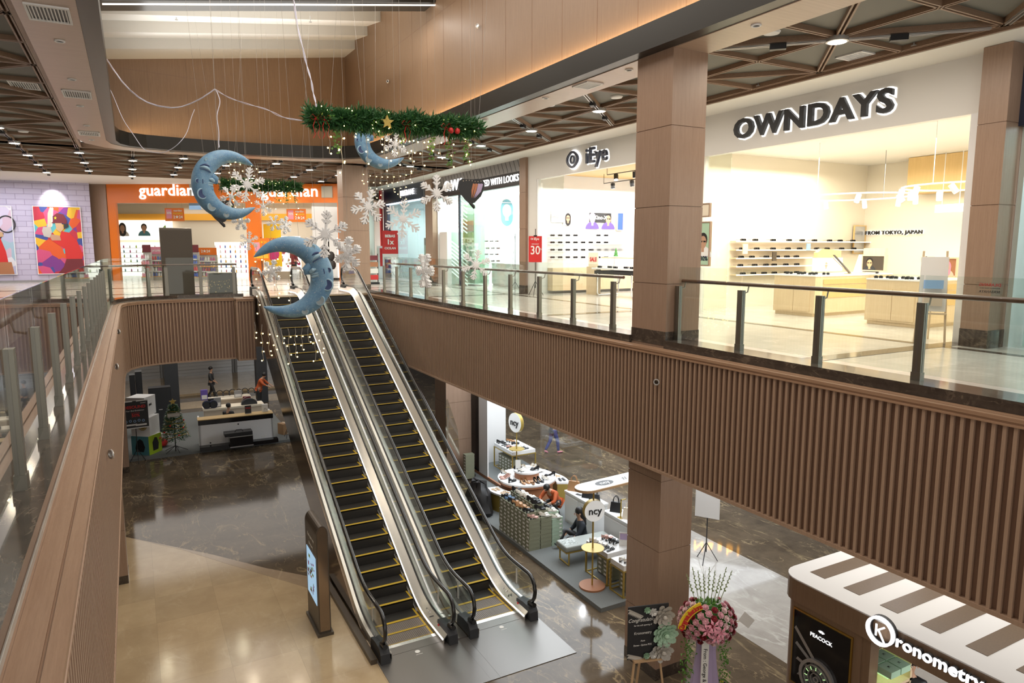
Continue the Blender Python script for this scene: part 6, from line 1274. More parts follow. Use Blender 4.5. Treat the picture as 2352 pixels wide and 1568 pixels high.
SP = {}; SPk = [('black', .045, 'black heeled pump'), ('black', .008, 'black flat shoe'), ('caramel', .045, 'brown heeled pump'), ('caramel', .008, 'tan flat shoe'), ('cream_white', .03, 'cream low heeled shoe'), ('cream_white', .008, 'white flat shoe'), ('rose', .04, 'pale pink heeled shoe'), ('denim_blue', .01, 'denim blue flat shoe')]
SS = [('black', 'black strappy sandal'), ('beige', 'beige strappy sandal'), ('gold_paint', 'gold strappy sandal')]
used = set()
def shoe(kind, loc, rz_, label, group, s_=1.15):
    if kind not in SP:
        if kind[0] == 'S': c_, nm = SS[int(kind[1])]; SP[kind] = (shoe_proto(c_, .012, True), nm)
        else: c_, h_, nm = SPk[int(kind)]; SP[kind] = (shoe_proto(c_, h_), nm)
        o = SP[kind][0]
    else: o = dup(SP[kind][0], (0, 0, 0))
    o.location = loc; o.rotation_euler = (0, 0, rz_); o.scale = (s_,)*3; o['label'] = SP[kind][1]+' '+label; o['group'] = group; return o
def pair(kind, x, y, z, rz_, label, group, s_=1.15):
    d = Vector((-sin(rz_), cos(rz_)))*.055*s_
    shoe(kind, (x+d.x, y+d.y, z+.001), rz_, label+', one', group, s_); shoe(kind, (x-d.x, y-d.y, z+.001), rz_+.12, label+', its mate', group, s_)
# shoe boxes
BXW, BXD, BXH = .205, .33, .105
sb = T('shoe_box', 'x', 'box'); b = MB(); b.box(-BXD/2+.004, BXD/2-.004, -BXW/2+.004, BXW/2-.004, 0, BXH-.035); b.build('box_body', 'olive_box', sb); b = MB(); b.box(-BXD/2, BXD/2, -BXW/2, BXW/2, BXH-.04, BXH-.003); b.build('lid', 'olive_box', sb); b = MB(); b.box(-BXD/2-.003, -BXD/2+.003, -.07, .03, .015, .06); b.build('end_label', 'paper', sb)
sbm = T('shoe_box', 'x', 'box'); b = MB(); b.box(-BXD/2+.004, BXD/2-.004, -BXW/2+.004, BXW/2-.004, 0, BXH-.035); b.build('box_body', 'mint_box', sbm); b = MB(); b.box(-BXD/2, BXD/2, -BXW/2, BXW/2, BXH-.04, BXH-.003); b.build('lid', 'mint_box', sbm); b = MB(); b.box(.06, .13, -BXW/2-.003, -BXW/2+.003, .015, .05); b.build('end_label', 'paper', sbm)
random.seed(4); u_ = {0: False, 1: False}
def boxat(x, y, z, rz_, label, mint=False, group='shoe boxes of the stacked block'):
    k = 1 if mint else 0; src = sbm if mint else sb
    if not u_[k]: u_[k] = True; o = src; o.location = (x, y, z); o.rotation_euler = (0, 0, rz_); o['label'] = label; o['group'] = group; return o
    return dup(src, (x, y, z), rz_, label, group)
bx0, by0 = KX+.22, 14.80
cols_h = [8]+[9]*7
for i in range(8):
    for k in range(cols_h[i]):
        boxat(bx0+random.uniform(-.008, .008), by0+i*BXW*1.01, zt+k*BXH, random.uniform(-.02, .02), 'olive shoe box in the labelled face, %s stack from the bench, %s box up' % (ORD[i], ORD[k]))
for k in range(8): boxat(bx0+.345, by0, zt+k*BXH, random.uniform(-.03, .03), 'olive shoe box in the middle stack of the block end, %s box up' % ORD[k])
for k in range(7): boxat(bx0+.69, by0+.01, zt+k*BXH, random.uniform(-.03, .03), 'pale green shoe box in the inner stack of the block end, %s box up' % ORD[k], True)
b = MB(); b.box(bx0+.19, bx0+.86, by0+.12, by0+1.5, zt, zt+7*BXH); tag(b.build('stack_plinth', 'olive_box'), 'low plinth hidden inside the block of shoe boxes', 'plinth')
for i in range(1, 8):
    for k in (7, 8, 9) if i > 1 else (7, 8): boxat(bx0+.345, by0+i*BXW*1.01, zt+k*BXH, random.uniform(-.03, .03), 'olive shoe box in the raised middle row, %s along from the bench, %s layer' % (ORD[i], ORD[k]))
for i in range(1, 7): boxat(bx0+.69, by0+i*BXW*1.01, zt+7*BXH, random.uniform(-.03, .03), 'pale green shoe box on top of the inner row, %s along from the bench' % ORD[i], True)
gr = 'shoes displayed on the block of boxes'
kk = ['6', '0', '2', '3', '2', '0', '7', '1']
for i in range(8): pair(kk[i], bx0, by0+i*BXW*1.01, zt+cols_h[i]*BXH, pi+.2, 'on the front row of boxes, %s from the bench' % ORD[i], gr)
kk = ['4', '0', '1', '0', '4', '5', '4', '0']
for i in range(8): pair(kk[i], bx0+.345, by0+i*BXW*1.01, zt+(10 if i > 1 else 9 if i == 1 else 8)*BXH, pi-.3, 'on the raised middle row, %s from the bench' % ORD[i], gr)
kk = ['5', '5', '0', '1', '4', '1', '5']
for i in range(7): pair(kk[i], bx0+.69, by0+i*BXW*1.01, zt+(8 if i else 7)*BXH, pi-.2, 'on the inner row of boxes, %s from the bench' % ORD[i], gr)
# round tiered table
rc = Vector((10.25, 17.9, zt)); t = T('round_display_table', 'round white two tier display table with wood rims in the shoe kiosk', 'table', rc)
b = MB(); b.lathe((0, 0, 0), [(.80, .0), (.80, .62), (.88, .66), (.88, .72), (.80, .72)], 40); b.build('drum', 'terracotta', t, True)
b = MB(); b.lathe((0, 0, 0), [(.89, .72), (.89, .77), (.001, .77)], 40); b.build('table_top', 'white_gloss', t, True)
b = MB(); b.lathe((0, 0, 0), [(.38, .77), (.38, .95), (.40, .95)], 32); b.build('tier_drum', 'terracotta', t, True); b = MB(); b.lathe((0, 0, 0), [(.41, .95), (.41, 1.0), (.001, 1.0)], 32); b.build('tier_top', 'white_gloss', t, True)
for nm, a0, a1, lab in (('a', R(172), R(235), 'curved low white shelf wrapping the round table toward the shoe boxes'), ('b', R(-28), R(35), 'curved low white shelf wrapping the round table on its far side')):
    t2 = T('curved_shelf', lab, 'shelf', rc); b = MB(); n = 12; o_ = [(1.32*cos(a0+(a1-a0)*i/n), 1.32*sin(a0+(a1-a0)*i/n)) for i in range(n+1)]; i_ = [(.92*cos(a0+(a1-a0)*i/n), .92*sin(a0+(a1-a0)*i/n)) for i in range(n+1)]
    b.prism(o_+i_[::-1], .52, .57); b.build('shelf_top', 'white_gloss', t2); b = MB(); b.prism([(x*.97, y*.97) for x, y in o_]+[(x*1.02, y*1.02) for x, y in i_[::-1]], 0, .52); b.build('shelf_base', 'gold_paint', t2)
gr = 'shoes displayed on the round table'
for k, (r_, a_, kd) in enumerate(((.66, 200, '0'), (.70, 165, '6'), (.62, 235, '2'), (.66, 255, '3'), (.62, 275, '0'), (.66, 310, '4'), (.70, 335, '0'), (.66, 20, '4'), (.7, 45, '5'), (.68, 130, '4'))): a = R(a_); pair(kd, rc.x+r_*cos(a), rc.y+r_*sin(a), zt+.77, a+.6*(k % 3-1)+pi, 'on the round table lower tier, %s around' % ORD[k], gr, 1.3) if k % 3 else shoe(kd, (rc.x+r_*cos(a), rc.y+r_*sin(a), zt+.771), a, 'alone on the lower tier of the round table, %s around' % ORD[k], gr, 1.4)
for k, (r_, a_, kd) in enumerate(((.22, 200, '4'), (.24, 320, '0'), (.2, 90, '5'), (.26, 20, '4'), (.26, 140, '1'))): a = R(a_); pair(kd, rc.x+r_*cos(a), rc.y+r_*sin(a), zt+1.0, a, 'on the round table top tier, %s around' % ORD[k], gr, 1.1)
for k, (a_, kd) in enumerate(((185, 'S1'), (205, 'S1'), (222, 'S2'), (-15, 'S0'), (5, 'S1'), (22, '0'))): a = R(a_); pair(kd, rc.x+1.12*cos(a), rc.y+1.12*sin(a), zt+.57, a+pi/2, 'on a curved low shelf, %s around' % ORD[k], 'shoes on the curved low shelves', 1.1)
t = T('card_holder', 'white upright card holder on the round table top tier', 'card', rc+Vector((-.25, .1, 1.0)), -.6); b = MB(); b.box(-.08, .08, 0, .006, 0, .3); b.build('card', 'paper', t); b = MB(); b.box(-.08, .08, -.04, .04, 0, .006); b.build('foot', 'paper', t)
# gold framed tables with shoe boxes beneath
def frame_table(loc, w_, d_, h_, label, rz_=0, boxes=2):
    t = T('frame_table', label, 'table', loc, rz_); b = MB(); b.box(0, w_, 0, d_, h_-.12, h_); b.build('table_top', 'white_gloss', t); b = MB(); q = .018
    b = MB()
    for z in (.01, h_-.14): 
        for (p0, p1) in (((0, 0), (w_, 0)), ((w_, 0), (w_, d_)), ((w_, d_), (0, d_)), ((0, d_), (0, 0))): b.bar((*p0, z), (*p1, z), q*1.5, q*1.5)
    b.build('rail_frame', 'gold_paint', t)
    for x, y in ((0, 0), (w_, 0), (0, d_), (w_, d_)): b = MB(); b.box(x-q, x+q, y-q, y+q, 0, h_-.12); b.build('leg', 'gold_paint', t)
    return t
def under_boxes(o_, w_, d_, rows, cols, lab, rz_=0, z=.02):
    for i in range(cols):
        for k in range(rows):
            p = Matrix.Rotation(rz_, 3, 'Z') @ Vector((.2, .14+i*BXW*1.03, 0)); boxat(o_[0]+p.x, o_[1]+p.y, o_[2]+z+k*BXH, rz_, 'olive shoe box %s, %s stack, %s up' % (lab, ORD[i], ORD[k]), False, 'shoe boxes '+lab)
ft = (10.95, 20.1, zt); frame_table(ft, .9, 1.35, .85, 'gold framed white table of shoes beside the wall mirrors'); under_boxes(ft, .8, 1.5, 5, 5, 'under the table beside the wall mirrors')
kk = ['0', 'S0', '6', '5', 'S0', '1', '0', '2']
for k in range(8): pair(kk[k], ft[0]+.2+.38*(k % 2), ft[1]+.2+.33*(k//2), zt+.85, pi+.3*(k % 3), 'on the table by the wall mirrors, %s placed' % ORD[k], 'shoes on the gold framed table', 1.3)
f2 = (9.15, 12.25, zt); frame_table(f2, .72, .85, .78, 'gold framed white table behind the round sign pole'); 
f3 = (9.13, 11.62, zt); frame_table(f3, .75, .48, .75, 'gold framed white table closest to the tall column foot'); under_boxes((9.3, 11.60, zt), .8, .6, 4, 2, 'under the table closest to the tall column')
under_boxes((9.35, 12.32, zt), .8, .6, 5, 3, 'under the table behind the sign pole')
for k, (x, y, kd) in enumerate(((9.3, 12.95, '4'), (9.3, 12.7, '5'), (9.32, 12.45, 'S0'), (9.65, 12.95, '6'), (9.68, 12.7, '0'))): pair(kd, x, y, zt+.78, pi+.3, 'on the table behind the sign pole, %s placed' % ORD[k], 'shoes behind the sign pole', 1.2)
for k, (x, y, kd) in enumerate(((9.32, 11.85, '4'), (9.62, 11.88, '4'), (9.75, 11.72, '0'))): pair(kd, x, y, zt+.75, pi+.5, 'on the table by the column foot, %s placed' % ORD[k], 'shoes closest to the column', 1.2)
t = T('card_holder', 'violet printed card holder on the table behind the sign pole', 'card', (9.75, 12.42, zt+.78), -.7); b = MB(); b.box(-.12, .12, 0, .006, 0, .33); b.build('card', 'paper', t); b = MB(); b.box(-.1, .1, -.003, 0, .15, .3); b.build('print', 'lilac', t)
# white cabinets with bags
for k, (x, y0_, y1_, h_, lab) in enumerate(((10.42, 14.6, 16.0, .9, 'white low cabinet with handbags, farther one beside the man in orange'), (10.4, 12.0, 14.1, .95, 'white low cabinet with handbags beside the tall column'))):
    t = T('white_cabinet', lab, 'cabinet', (x, y0_, zt)); L_ = y1_-y0_; b = MB(); b.box(0, .45, 0, L_, 0, h_-.05); b.build('body', 'white_plain', t); b = MB(); b.box(-.02, .47, -.02, L_+.02, h_-.05, h_); b.build('cabinet_top', 'white_gloss', t)
    for q in range(2): b = MB(); b.box(-.015, 0, .06+q*L_/2, L_/2-.02+q*L_/2, .08, h_-.12); b.build('door', 'white_gloss', t)
def handbag(loc, rz_, m_, w_, h_, label, hm='ink'):
    t = T('handbag', label, 'bag', loc, rz_); b = MB(); b.add([(-w_/2, -.07, 0), (w_/2, -.07, 0), (w_/2, .07, 0), (-w_/2, .07, 0), (-w_*.42, -.03, h_), (w_*.42, -.03, h_), (w_*.42, .03, h_), (-w_*.42, .03, h_)], [(0,3,2,1),(4,5,6,7),(0,1,5,4),(1,2,6,5),(2,3,7,6),(3,0,4,7)]); b.build('bag_body', m_, t)
    for s_ in (-1, 1): b = MB(); b.tube([(w_*.25*cos(a), s_*.03, h_+.16*sin(a)) for a in [pi*i/8 for i in range(9)]], .009, 6); b.build('handle', hm, t, True)
handbag((10.62, 15.85, zt+.9), -.9, 'caramel', .36, .28, 'tan ribbed handbag standing at the far end of the white cabinet', 'caramel'); handbag((10.65, 15.2, zt+.9), -.9, 'black', .34, .24, 'black handbag beside the tan one under the ncy board'); handbag((10.62, 14.85, zt+.9), -1.0, 'charcoal', .3, .22, 'charcoal handbag under the ncy board')
handbag((10.62, 13.9, zt+.95), -.9, 'black', .3, .26, 'black handbag on the near cabinet beside the sign disc'); handbag((10.62, 13.35, zt+.95), -.9, 'cream', .34, .28, 'cream handbag on the near cabinet', 'cream'); handbag((10.62, 12.95, zt+.95), -.9, 'cream_white', .28, .22, 'white handbag with a red charm behind the yellow rack', 'cream_white'); handbag((10.6, 12.5, zt+.95), -.9, 'black', .36, .32, 'large black handbag closest to the tall column')
for k, y in enumerate((13.5, 12.55)): t = T('bag_rack', 'yellow bag display rack on the near white cabinet, %s one' % ('farther' if k == 0 else 'taller nearer'), 'rack', (10.47, y, zt+.95)); b = MB(); b.box(-.06, .06, -.08, .08, 0, .01); b.build('foot', 'gold_paint', t); b = MB(); b.box(-.012, .012, -.012, .012, 0, .48); b.box(-.012, .15, -.012, .012, .46, .48); b.build('arm', 'gold_paint', t)
t = T('phone', 'black phone lying on the far white cabinet', 'phone', (10.55, 15.5, zt+.9), .3); b = MB(); b.box(-.05, .05, -.09, .09, 0, .01); b.build('phone_body', 'ink', t); b = MB(); b.box(-.045, .045, -.08, .08, .01, .011); b.build('screen', 'charcoal', t)
# sign poles
def disc_sign(x, y, zc_, r_, label, traz=None, base='terracotta', top=None, rz_=None):
    t = T('disc_sign', label, 'sign', (x, y, zt), -YAW if rz_ is None else rz_); b = MB(); b.cyl((0, .03, 0), (0, .03, top or zc_), .02, n=10); b.build('pole', 'gold_paint', t)
    b = MB(); b.cyl((0, -.05, zc_), (0, .07, zc_), r_, n=36); b.build('rim', 'gold_paint', t, True); b = MB(); b.cyl((0, -.055, zc_), (0, -.049, zc_), r_*.985, n=36); b.build('disc_face', 'glow_disc', t); b = MB(); b.cyl((0, .07, zc_), (0, .075, zc_), r_*.985, n=36); b.build('disc_face', 'glow_disc', t)
    text('ncy', r_*.95, 'ink', t, (0, -.075, zc_), depth=.02, bold=.008)
    if traz: b = MB(); b.cyl((0, .03, traz), (0, .03, traz+.015), .26, n=28); b.build('tray', 'gold_paint', t)
    b = MB(); b.cyl((0, .03, 0), (0, .03, .04), .30, n=28); b.build('base', base, t)
    return t
q = ony(1366, 1170, 12.4); top = ony(1366, 1122, 12.4).z-zt
disc_sign(8.84, 12.38, q.z-zt, .25, 'round ncy sign disc on a gold pole with a yellow tray near the column', .92, top=top, rz_=-YAW+.3)
bd = ony(1366, 1115, 12.4); t = T('canopy_board', 'rounded white board lettered ncy on top, carried by the gold pole', 'board', (8.84, 12.41, bd.z-.0), R(5)); b = MB(); pts = [(-.18+.3*cos(a), .27*sin(a)) for a in [pi/2+pi*i/10 for i in range(11)]]+[(2.6, -.27), (2.6, .27)]; b.prism(pts, -.05, 0); b.build('rim', 'tan', t); b = MB(); b.prism([(x*.985+.0, y*.95) for x, y in pts], 0, .008); b.build('board_face', 'cream_white', t); b = MB(); b.prism([(.32+.25*cos(a), .14*sin(a)) for a in [2*pi*i/24 for i in range(24)]], .008, .012); b.build('oval_mark', 'ink', t); text('ncy', .2, 'paper', t, (.32, 0, .014), (0, 0, 0), .002, .01); text('# amazing', .26, 'ink', t, (1.35, 0, .010), (0, 0, 0), .002, 0, shear=.3)
q = ony(1185, 970, 19.75); disc_sign(q.x, 19.75, q.z-zt, .33, 'round ncy sign disc on a gold pole behind the round table', ony(1185, 1030, 19.75).z-zt-.02, rz_=-YAW-.9)
# bench
P1 = Vector((8.92, 14.0, zt)); bw = .5; br = -.06
t = T('bench', 'grey cushioned bench with gold loop legs in the shoe kiosk', 'bench', P1, br); 
b = MB(); BL = 1.35; b.box(-.05, BL, -bw, .02, .36, .5); o = b.build('cushion', 'bench_cushion', t); md = o.modifiers.new('bevel', 'BEVEL'); md.width = .04; md.segments = 3
b = MB(); b.box(-.03, BL-.02, -bw+.02, 0, .32, .36); b.build('frame', 'gold_paint', t)
for x in (.05, BL-.15): b = MB(); b.tube([(x, -.02, .33), (x, -.02, .02), (x, -bw+.03, .02), (x, -bw+.03, .33)], .022, 4); b.build('leg', 'gold_paint', t)
t2 = T('plastic_sheet', 'crumpled clear plastic sheet lying on the end of the bench', 'sheet', P1+Vector((0, 0, .5)), br); b = MB(); random.seed(3); n = 7; b.add([(-.02+.06*i+random.uniform(-.01, .01), -.42+.055*j, .012+random.uniform(0, .03)) for i in range(n) for j in range(n)], [(i*n+j, (i+1)*n+j, (i+1)*n+j+1, i*n+j+1) for i in range(n-1) for j in range(n-1)]); b.build('film', 'glass_clear', t2)
# mirrored partition by the second column
t = T('mirror_partition', 'white and mirror panel partition on a wood kerb beside the second column', 'partition', (10.05, 19.3, zt)); b = MB(); b.box(0, .06, -.6, 2.9, 0, .1); b.build('wood_kerb', 'terracotta', t)
for k, (a, c, m_) in enumerate(((2.2, 2.9, 'white_plain'), (1.55, 2.2, 'chrome'), (.9, 1.55, 'white_plain'))): b = MB(); b.box(0, .05, a, c-.02, .1, 3.3); b.build('panel', m_, t)
b = MB(); b.box(0, .8, 2.9, 2.95, 0, 3.3); b.build('end_wall', 'white_plain', t)
b = MB(); b.box(.85, 1.6, 2.6, 2.65, 0, 3.3); b.build('end_wall', 'white_plain', t)
b = MB()
for k in (0, 1): pass
track([(11.6, 21.0, 3.3), (12.4, 19.6, 3.3)], 3, 0, 'grey', 'kiosk spot lights glowing just under the balcony edge', 'glow_spot', 0, .8, .015, sizes=.09)
# black cloth heap by the escalator, stack of boxes behind the column
t = T('covered_heap', 'heap under a black cloth beside the escalator foot and shoe boxes', 'cloth', (8.62, 17.9, 0)); b = MB(); random.seed(8); n = 18
b.lathe((0, 0, 0), [(.42, 0), (.44, .2), (.37, .45), (.36, .7), (.24, .85), (.21, 1.0), (.001, 1.02)], 18, .8, 1.5); b.v = [(x+random.uniform(-.05, .05), y+random.uniform(-.06, .06), z+(random.uniform(-.04, .04) if z > .1 else 0)) for x, y, z in b.v]; b.build('cloth', 'black', t, True)
for k in range(8): boxat(9.6, 20.7, .1+k*BXH, 0, 'olive shoe box in the lone stack behind the second column, %s up' % ORD[k], False, 'shoe boxes in the lone stack')
# tripod banner and end panel right of the column
p = onz(1620, 1290, 0); zq = ony(1630, 1187, p.y).z; t = tripod_sign((p.x, p.y, 0), -1.0, 'white back of a square banner on a tall black tripod behind the column', .6, zq, zq+.8, 'white_plain', zq+.85)
t = T('end_panel', 'narrow wood edged white end panel of the shoe kiosk beside the column', 'panel', (10.2, 11.62, .1)); b = MB(); b.box(0, .06, 0, .5, 0, 3.0); b.build('edge_frame', 'tan', t); b = MB(); b.box(-.06, 0, .02, .48, .02, 3.0); b.build('white_face', 'white_plain', t)
t = T('glow_letters', 'yellow glowing letters of a lower shop, mirrored in the marble floor', 'sign', tuple(onz(1645, 1258, -3.2))[:2]+(3.2,), -YAW-.35); text('Nasbi', .5, 'glow_orange', t, (0, 0, 0), depth=.04, bold=.01, space=1.5); b = MB(); b.box(-1.8, 1.8, .05, .15, -.6, .6); b.build('letter_board', 'charcoal', t)
b = MB(); b.cyl((0, .1, .6), (0, .1, 2.05), .02); b.build('hanging_rod', 'ink', t)
# ================================================================ watch kiosk
KZ = 2.62; fx = onz(1850, 1340, KZ).x; ky = onz(1820, 1300, KZ).y
fh = KZ-onx(1813, 1374, fx).z
wood('wood_stripe', (.11, .065, .03), (.16, .10, .05), .4)
t = T('watch_kiosk', 'brown watch kiosk with a striped white and brown roof and glowing letters', 'kiosk', (fx, ky, 0), -pi/2)     # local x: towards the near end, y: away from the void
W_, D_ = 6.2, 2.6; r_ = .35
def rrect(x0, x1, y0, y1, r, z=None): return [(x0+r-r*cos(a), y0+r-r*sin(a)) for a in [pi/2*(i/6) for i in range(7)]][::1]+[(x1, y0), (x1, y1), (x0, y1)]
out = rrect(0, W_, 0, D_, .35)
out = [(0+r_, 0)]+[(r_-r_*sin(a), r_-r_*cos(a)) for a in [pi/2*i/6 for i in range(1, 7)]]+[(0, D_), (W_, D_), (W_, 0)]
b = MB(); b.prism(out[::-1], KZ-fh, KZ-.02); b.build('fascia', 'wood_kiosk', t)
b = MB(); b.prism(out[::-1], KZ-.02, KZ); b.build('roof_top', 'white_plain', t)
b = MB()
for k in range(9): x = ky-onz(1865, 1312, KZ).y+k*.60; b.box(x, x+.27, .40, D_-.02, KZ, KZ+.006)
b.build('roof_stripe', 'wood_stripe', t)
b = MB(); b.prism([(.07+r_*.8*(1-sin(a)) if False else .07+.25*(1-sin(a)), .07+.25*(1-cos(a))) for a in [pi/2*i/6 for i in range(7)]][::1]+[(.07, D_-.1), (.2, D_-.1), (.2, .2), (1.45, .2), (1.45, .07)], 0, KZ-fh); b.box(1.45, 1.58, .10, .3, 0, KZ-fh); b.box(1.6, W_-.1, .14, .2, 0, 1.05); b.build('wall_panels', 'wood_kiosk', t)
# screen on the front wall
sx0 = .31; sx1 = 1.3; b = MB(); b.box(sx0-.03, sx1+.03, .045, .07, .85, KZ-fh-.12); b.build('screen_frame', 'gold', t)
b = MB(); b.box(sx0, sx1, .037, .045, .88, KZ-fh-.15); s_ = b.build('screen', 'black_gloss', t)
zt_ = KZ-fh-.15; text('PEACOCK', .085, 'glow_letter', s_, (.82, .028, zt_-.25), depth=.002, bold=.015); b = MB()
for k in range(7): a = R(40+100*k/6); b.bar((.82+.02*cos(a), .030, zt_-.17+.02*sin(a)), (.82+.07*cos(a), .030, zt_-.17+.055*sin(a)), .004, .010)
b.build('fan_mark', 'glow_letter', s_)
for k, m_ in enumerate(('silver', 'grey', 'silver', 'grey')): b = MB(); b.add([(sx0+.02+.03*k, .034, zt_-.3-.25*k), (sx0+.05+.03*k, .034, zt_-.25-.25*k), (sx1-.05, .034, .95+.1*k), (sx1-.12, .034, .93+.1*k)], [(0, 1, 2, 3)]); b.build('light_streak', m_, s_)
b = MB()
for r0, r1 in ((.26, .31), (.21, .225), (.14, .15), (.09, .10), (.03, .045)): ringp(b, .80, zt_-.92, r0, r1, .034, 1)
for v in range(0): pass
b.build('watch_dial', 'silver', s_); b = MB()
for k in range(12): a = 2*pi*k/12; b.bar((.80+.15*cos(a), .0-.02, zt_-.92+.15*sin(a)), (.80+.2*cos(a), .0-.02, zt_-.92+.2*sin(a)), .004, .012)
b.build('dial_marks', 'glow_green', s_)
# K disc and letters
kc = onx(2022, 1449, fx-.1); kx = ky-kc.y; kz = kc.z
ks = T('kiosk_sign', 'glowing white Kronometry letters with a ringed K on the kiosk fascia', 'sign', (fx-.02, kc.y, kz), -pi/2)
b = MB(); ringp(b, 0, 0, .17, .205, -.06); b.build('ring', 'glow_letter', ks); b = MB(); ringp(b, 0, 0, .165, .21, -.0); b.build('ring_side', 'ink', ks)
b = MB(); b.bar((-.05, -.10, -.08), (-.05, -.10, .09), .025, .012, up=(0, 1, 0)); b.bar((-.05, -.10, -.01), (.07, -.10, .09), .025, .012, up=(0, 1, 0)); b.bar((-.02, -.10, .02), (.08, -.10, -.14), .025, .012, up=(0, 1, 0)); b.build('letter_k', 'glow_letter', ks)
text('ronometry', .235, 'glow_letter', ks, (.225, -.09, -.02), depth=.03, bold=.012, align='LEFT', name='letters', sx=1.05, space=1.03); text('ronometry', .235, 'ink', ks, (.225, -.05, -.02), depth=.06, bold=.012, align='LEFT', name='letter_backing', sx=1.05, space=1.03)
# inside: lit shelf of watch boxes
b = MB(); SXL = ky-onx(2000, 1505, fx+.6).y; b.box(SXL, SXL+.44, .35, .95, 1.40, 1.44); b.box(SXL, SXL+.44, .9, .95, .0, 1.7); b.box(SXL-.03, SXL, .35, .95, 0, 1.7); b.build('inner_shelf', 'wood_light', t)
b = MB(); b.box(SXL, SXL+.44, .35, .9, 1.6, 1.62); b.build('lit_tray', 'glow_green', t)
for k in range(4): tt = T('watch_box', 'pale green boxed watch set on the lit shelf inside the kiosk, %s' % ORD[k], 'box', (fx+.46+.24*(k % 2), ky-SXL-.14-.24*(k//2), 1.621), -pi/2); b = MB(); b.box(-.11, .11, -.11, .11, 0, .1); b.build('box_body', 'pale_green', tt); text('K', .07, 'ink', tt, (0, 0, .102), (0, 0, 0), .001)
l = bpy.data.lights.new('kiosk_inside', 'AREA'); l.energy = 30; l.size = 1; q = bpy.data.objects.new('kiosk_inside', l); C.objects.link(q); q.location = (fx+1.0, ky-3, KZ-fh-.05)
l = bpy.data.lights.new('roof_spot', 'SPOT'); l.energy = 25; l.spot_size = R(60); l.color = WARM; q = bpy.data.objects.new('roof_spot', l); C.objects.link(q); q.location = (fx+.8, ky-.8, 5.2)
# ================================================================ congratulation board on easel
pl = ony(1440, 1515, 8.45); pt = ony(1441, 1395, 8.45); pr_ = ony(1531, 1530, 8.25); W2 = (Vector((pl.x, pl.y, 0))-Vector((pr_.x, pr_.y, 0))).length; HB = pt.z-pl.z
rz_ = math.atan2(pr_.y-pl.y, pr_.x-pl.x); t = T('greeting_board', 'black congratulations board with paper flowers on a wooden easel', 'board', (pl.x, pl.y, 0), rz_); z0 = pl.z; 
b = MB(); b.box(0, W2, -.01, .01, z0, z0+HB); b.build('board', 'ink', t)
for k, (x0, x1) in enumerate(((.12, .0), (W2-.12, W2+.0))): b = MB(); b.bar((x1+.0, -.06, 0), (W2/2+(x0-W2/2)*.5, .05, z0+HB*.9), .03, .03); b.build('leg', 'tan', t)
b = MB(); b.bar((W2/2, .5, 0), (W2/2, .05, z0+HB*.9), .03, .03); b.build('leg', 'tan', t); b = MB(); b.box(.1, W2-.1, -.07, .03, z0-.04, z0-.01); b.build('ledge', 'tan', t)
for s_, sz, z_, sh, bo in (('Congratulations', .115, .74, .4, .0), ('for the soft opening of', .048, .64, 0, .004), ('Kronometry', .085, .49, 0, 0), ('from', .055, .34, .4, 0), ('Doren - Quinos POS', .052, .26, 0, .008)): text(s_, sz*HB*.86, 'paper', t, (W2*.37, -.014, z0+HB*z_), depth=.002, bold=bo, shear=sh, sx=.9)
def rosette(x, z, r, m_, label, n=4, pet=7):
    b = MB()
    for k in range(n):
        rr = r*(1-.22*k); 
        for i in range(pet):
            a = 2*pi*i/pet+k*.5; c = Vector((x+rr*.55*cos(a), -.02-.018*k, z+rr*.55*sin(a))); u = Vector((cos(a), -.15, sin(a)))*rr*.46; v = Vector((-sin(a), 0, cos(a)))*rr*.30
            b.add([c-u*.9, c+v-u*.2, c+v*.7+u*.75+Vector((0, -.02, 0)), c+u+Vector((0, -.025, 0)), c-v*.7+u*.75+Vector((0, -.02, 0)), c-v-u*.2], [(0, 1, 2, 3, 4, 5)])
    b.ball((x, -.03-.018*n, z), r*.2, 8); b.build('paper_flower', m_, t, False)
rosette(W2*.86, z0+HB*.78, .20, 'panel_grey', ''); rosette(W2*.92, z0+HB*.42, .23, 'pale_green', '', 4, 9); rosette(W2*.86, z0+HB*.10, .20, 'panel_grey', ''); rosette(W2*.6, z0+HB*.88, .075, 'paper', ''); rosette(W2*.45, z0+HB*.93, .06, 'pale_green', ''); rosette(W2*.62, z0+HB*.07, .075, 'paper', ''); rosette(W2*.46, z0+HB*.06, .06, 'pale_green', '')
for zc_, s_ in ((.93, 1), (.08, 1)):
    b = MB()
    for i in range(9): x = W2*(.1+.035*i); z = z0+HB*(zc_-.015*i*(1 if zc_ > .5 else .6)); b.add([(x, -.016, z), (x-.05, -.02, z+.035), (x-.09, -.016, z+.02), (x-.05, -.014, z)], [(0, 1, 2, 3)]); b.add([(x, -.016, z), (x-.04, -.02, z-.03), (x-.08, -.016, z-.05), (x-.06, -.014, z-.01)], [(0, 1, 2, 3)])
    b.build('paper_leaves', 'panel_grey', t)
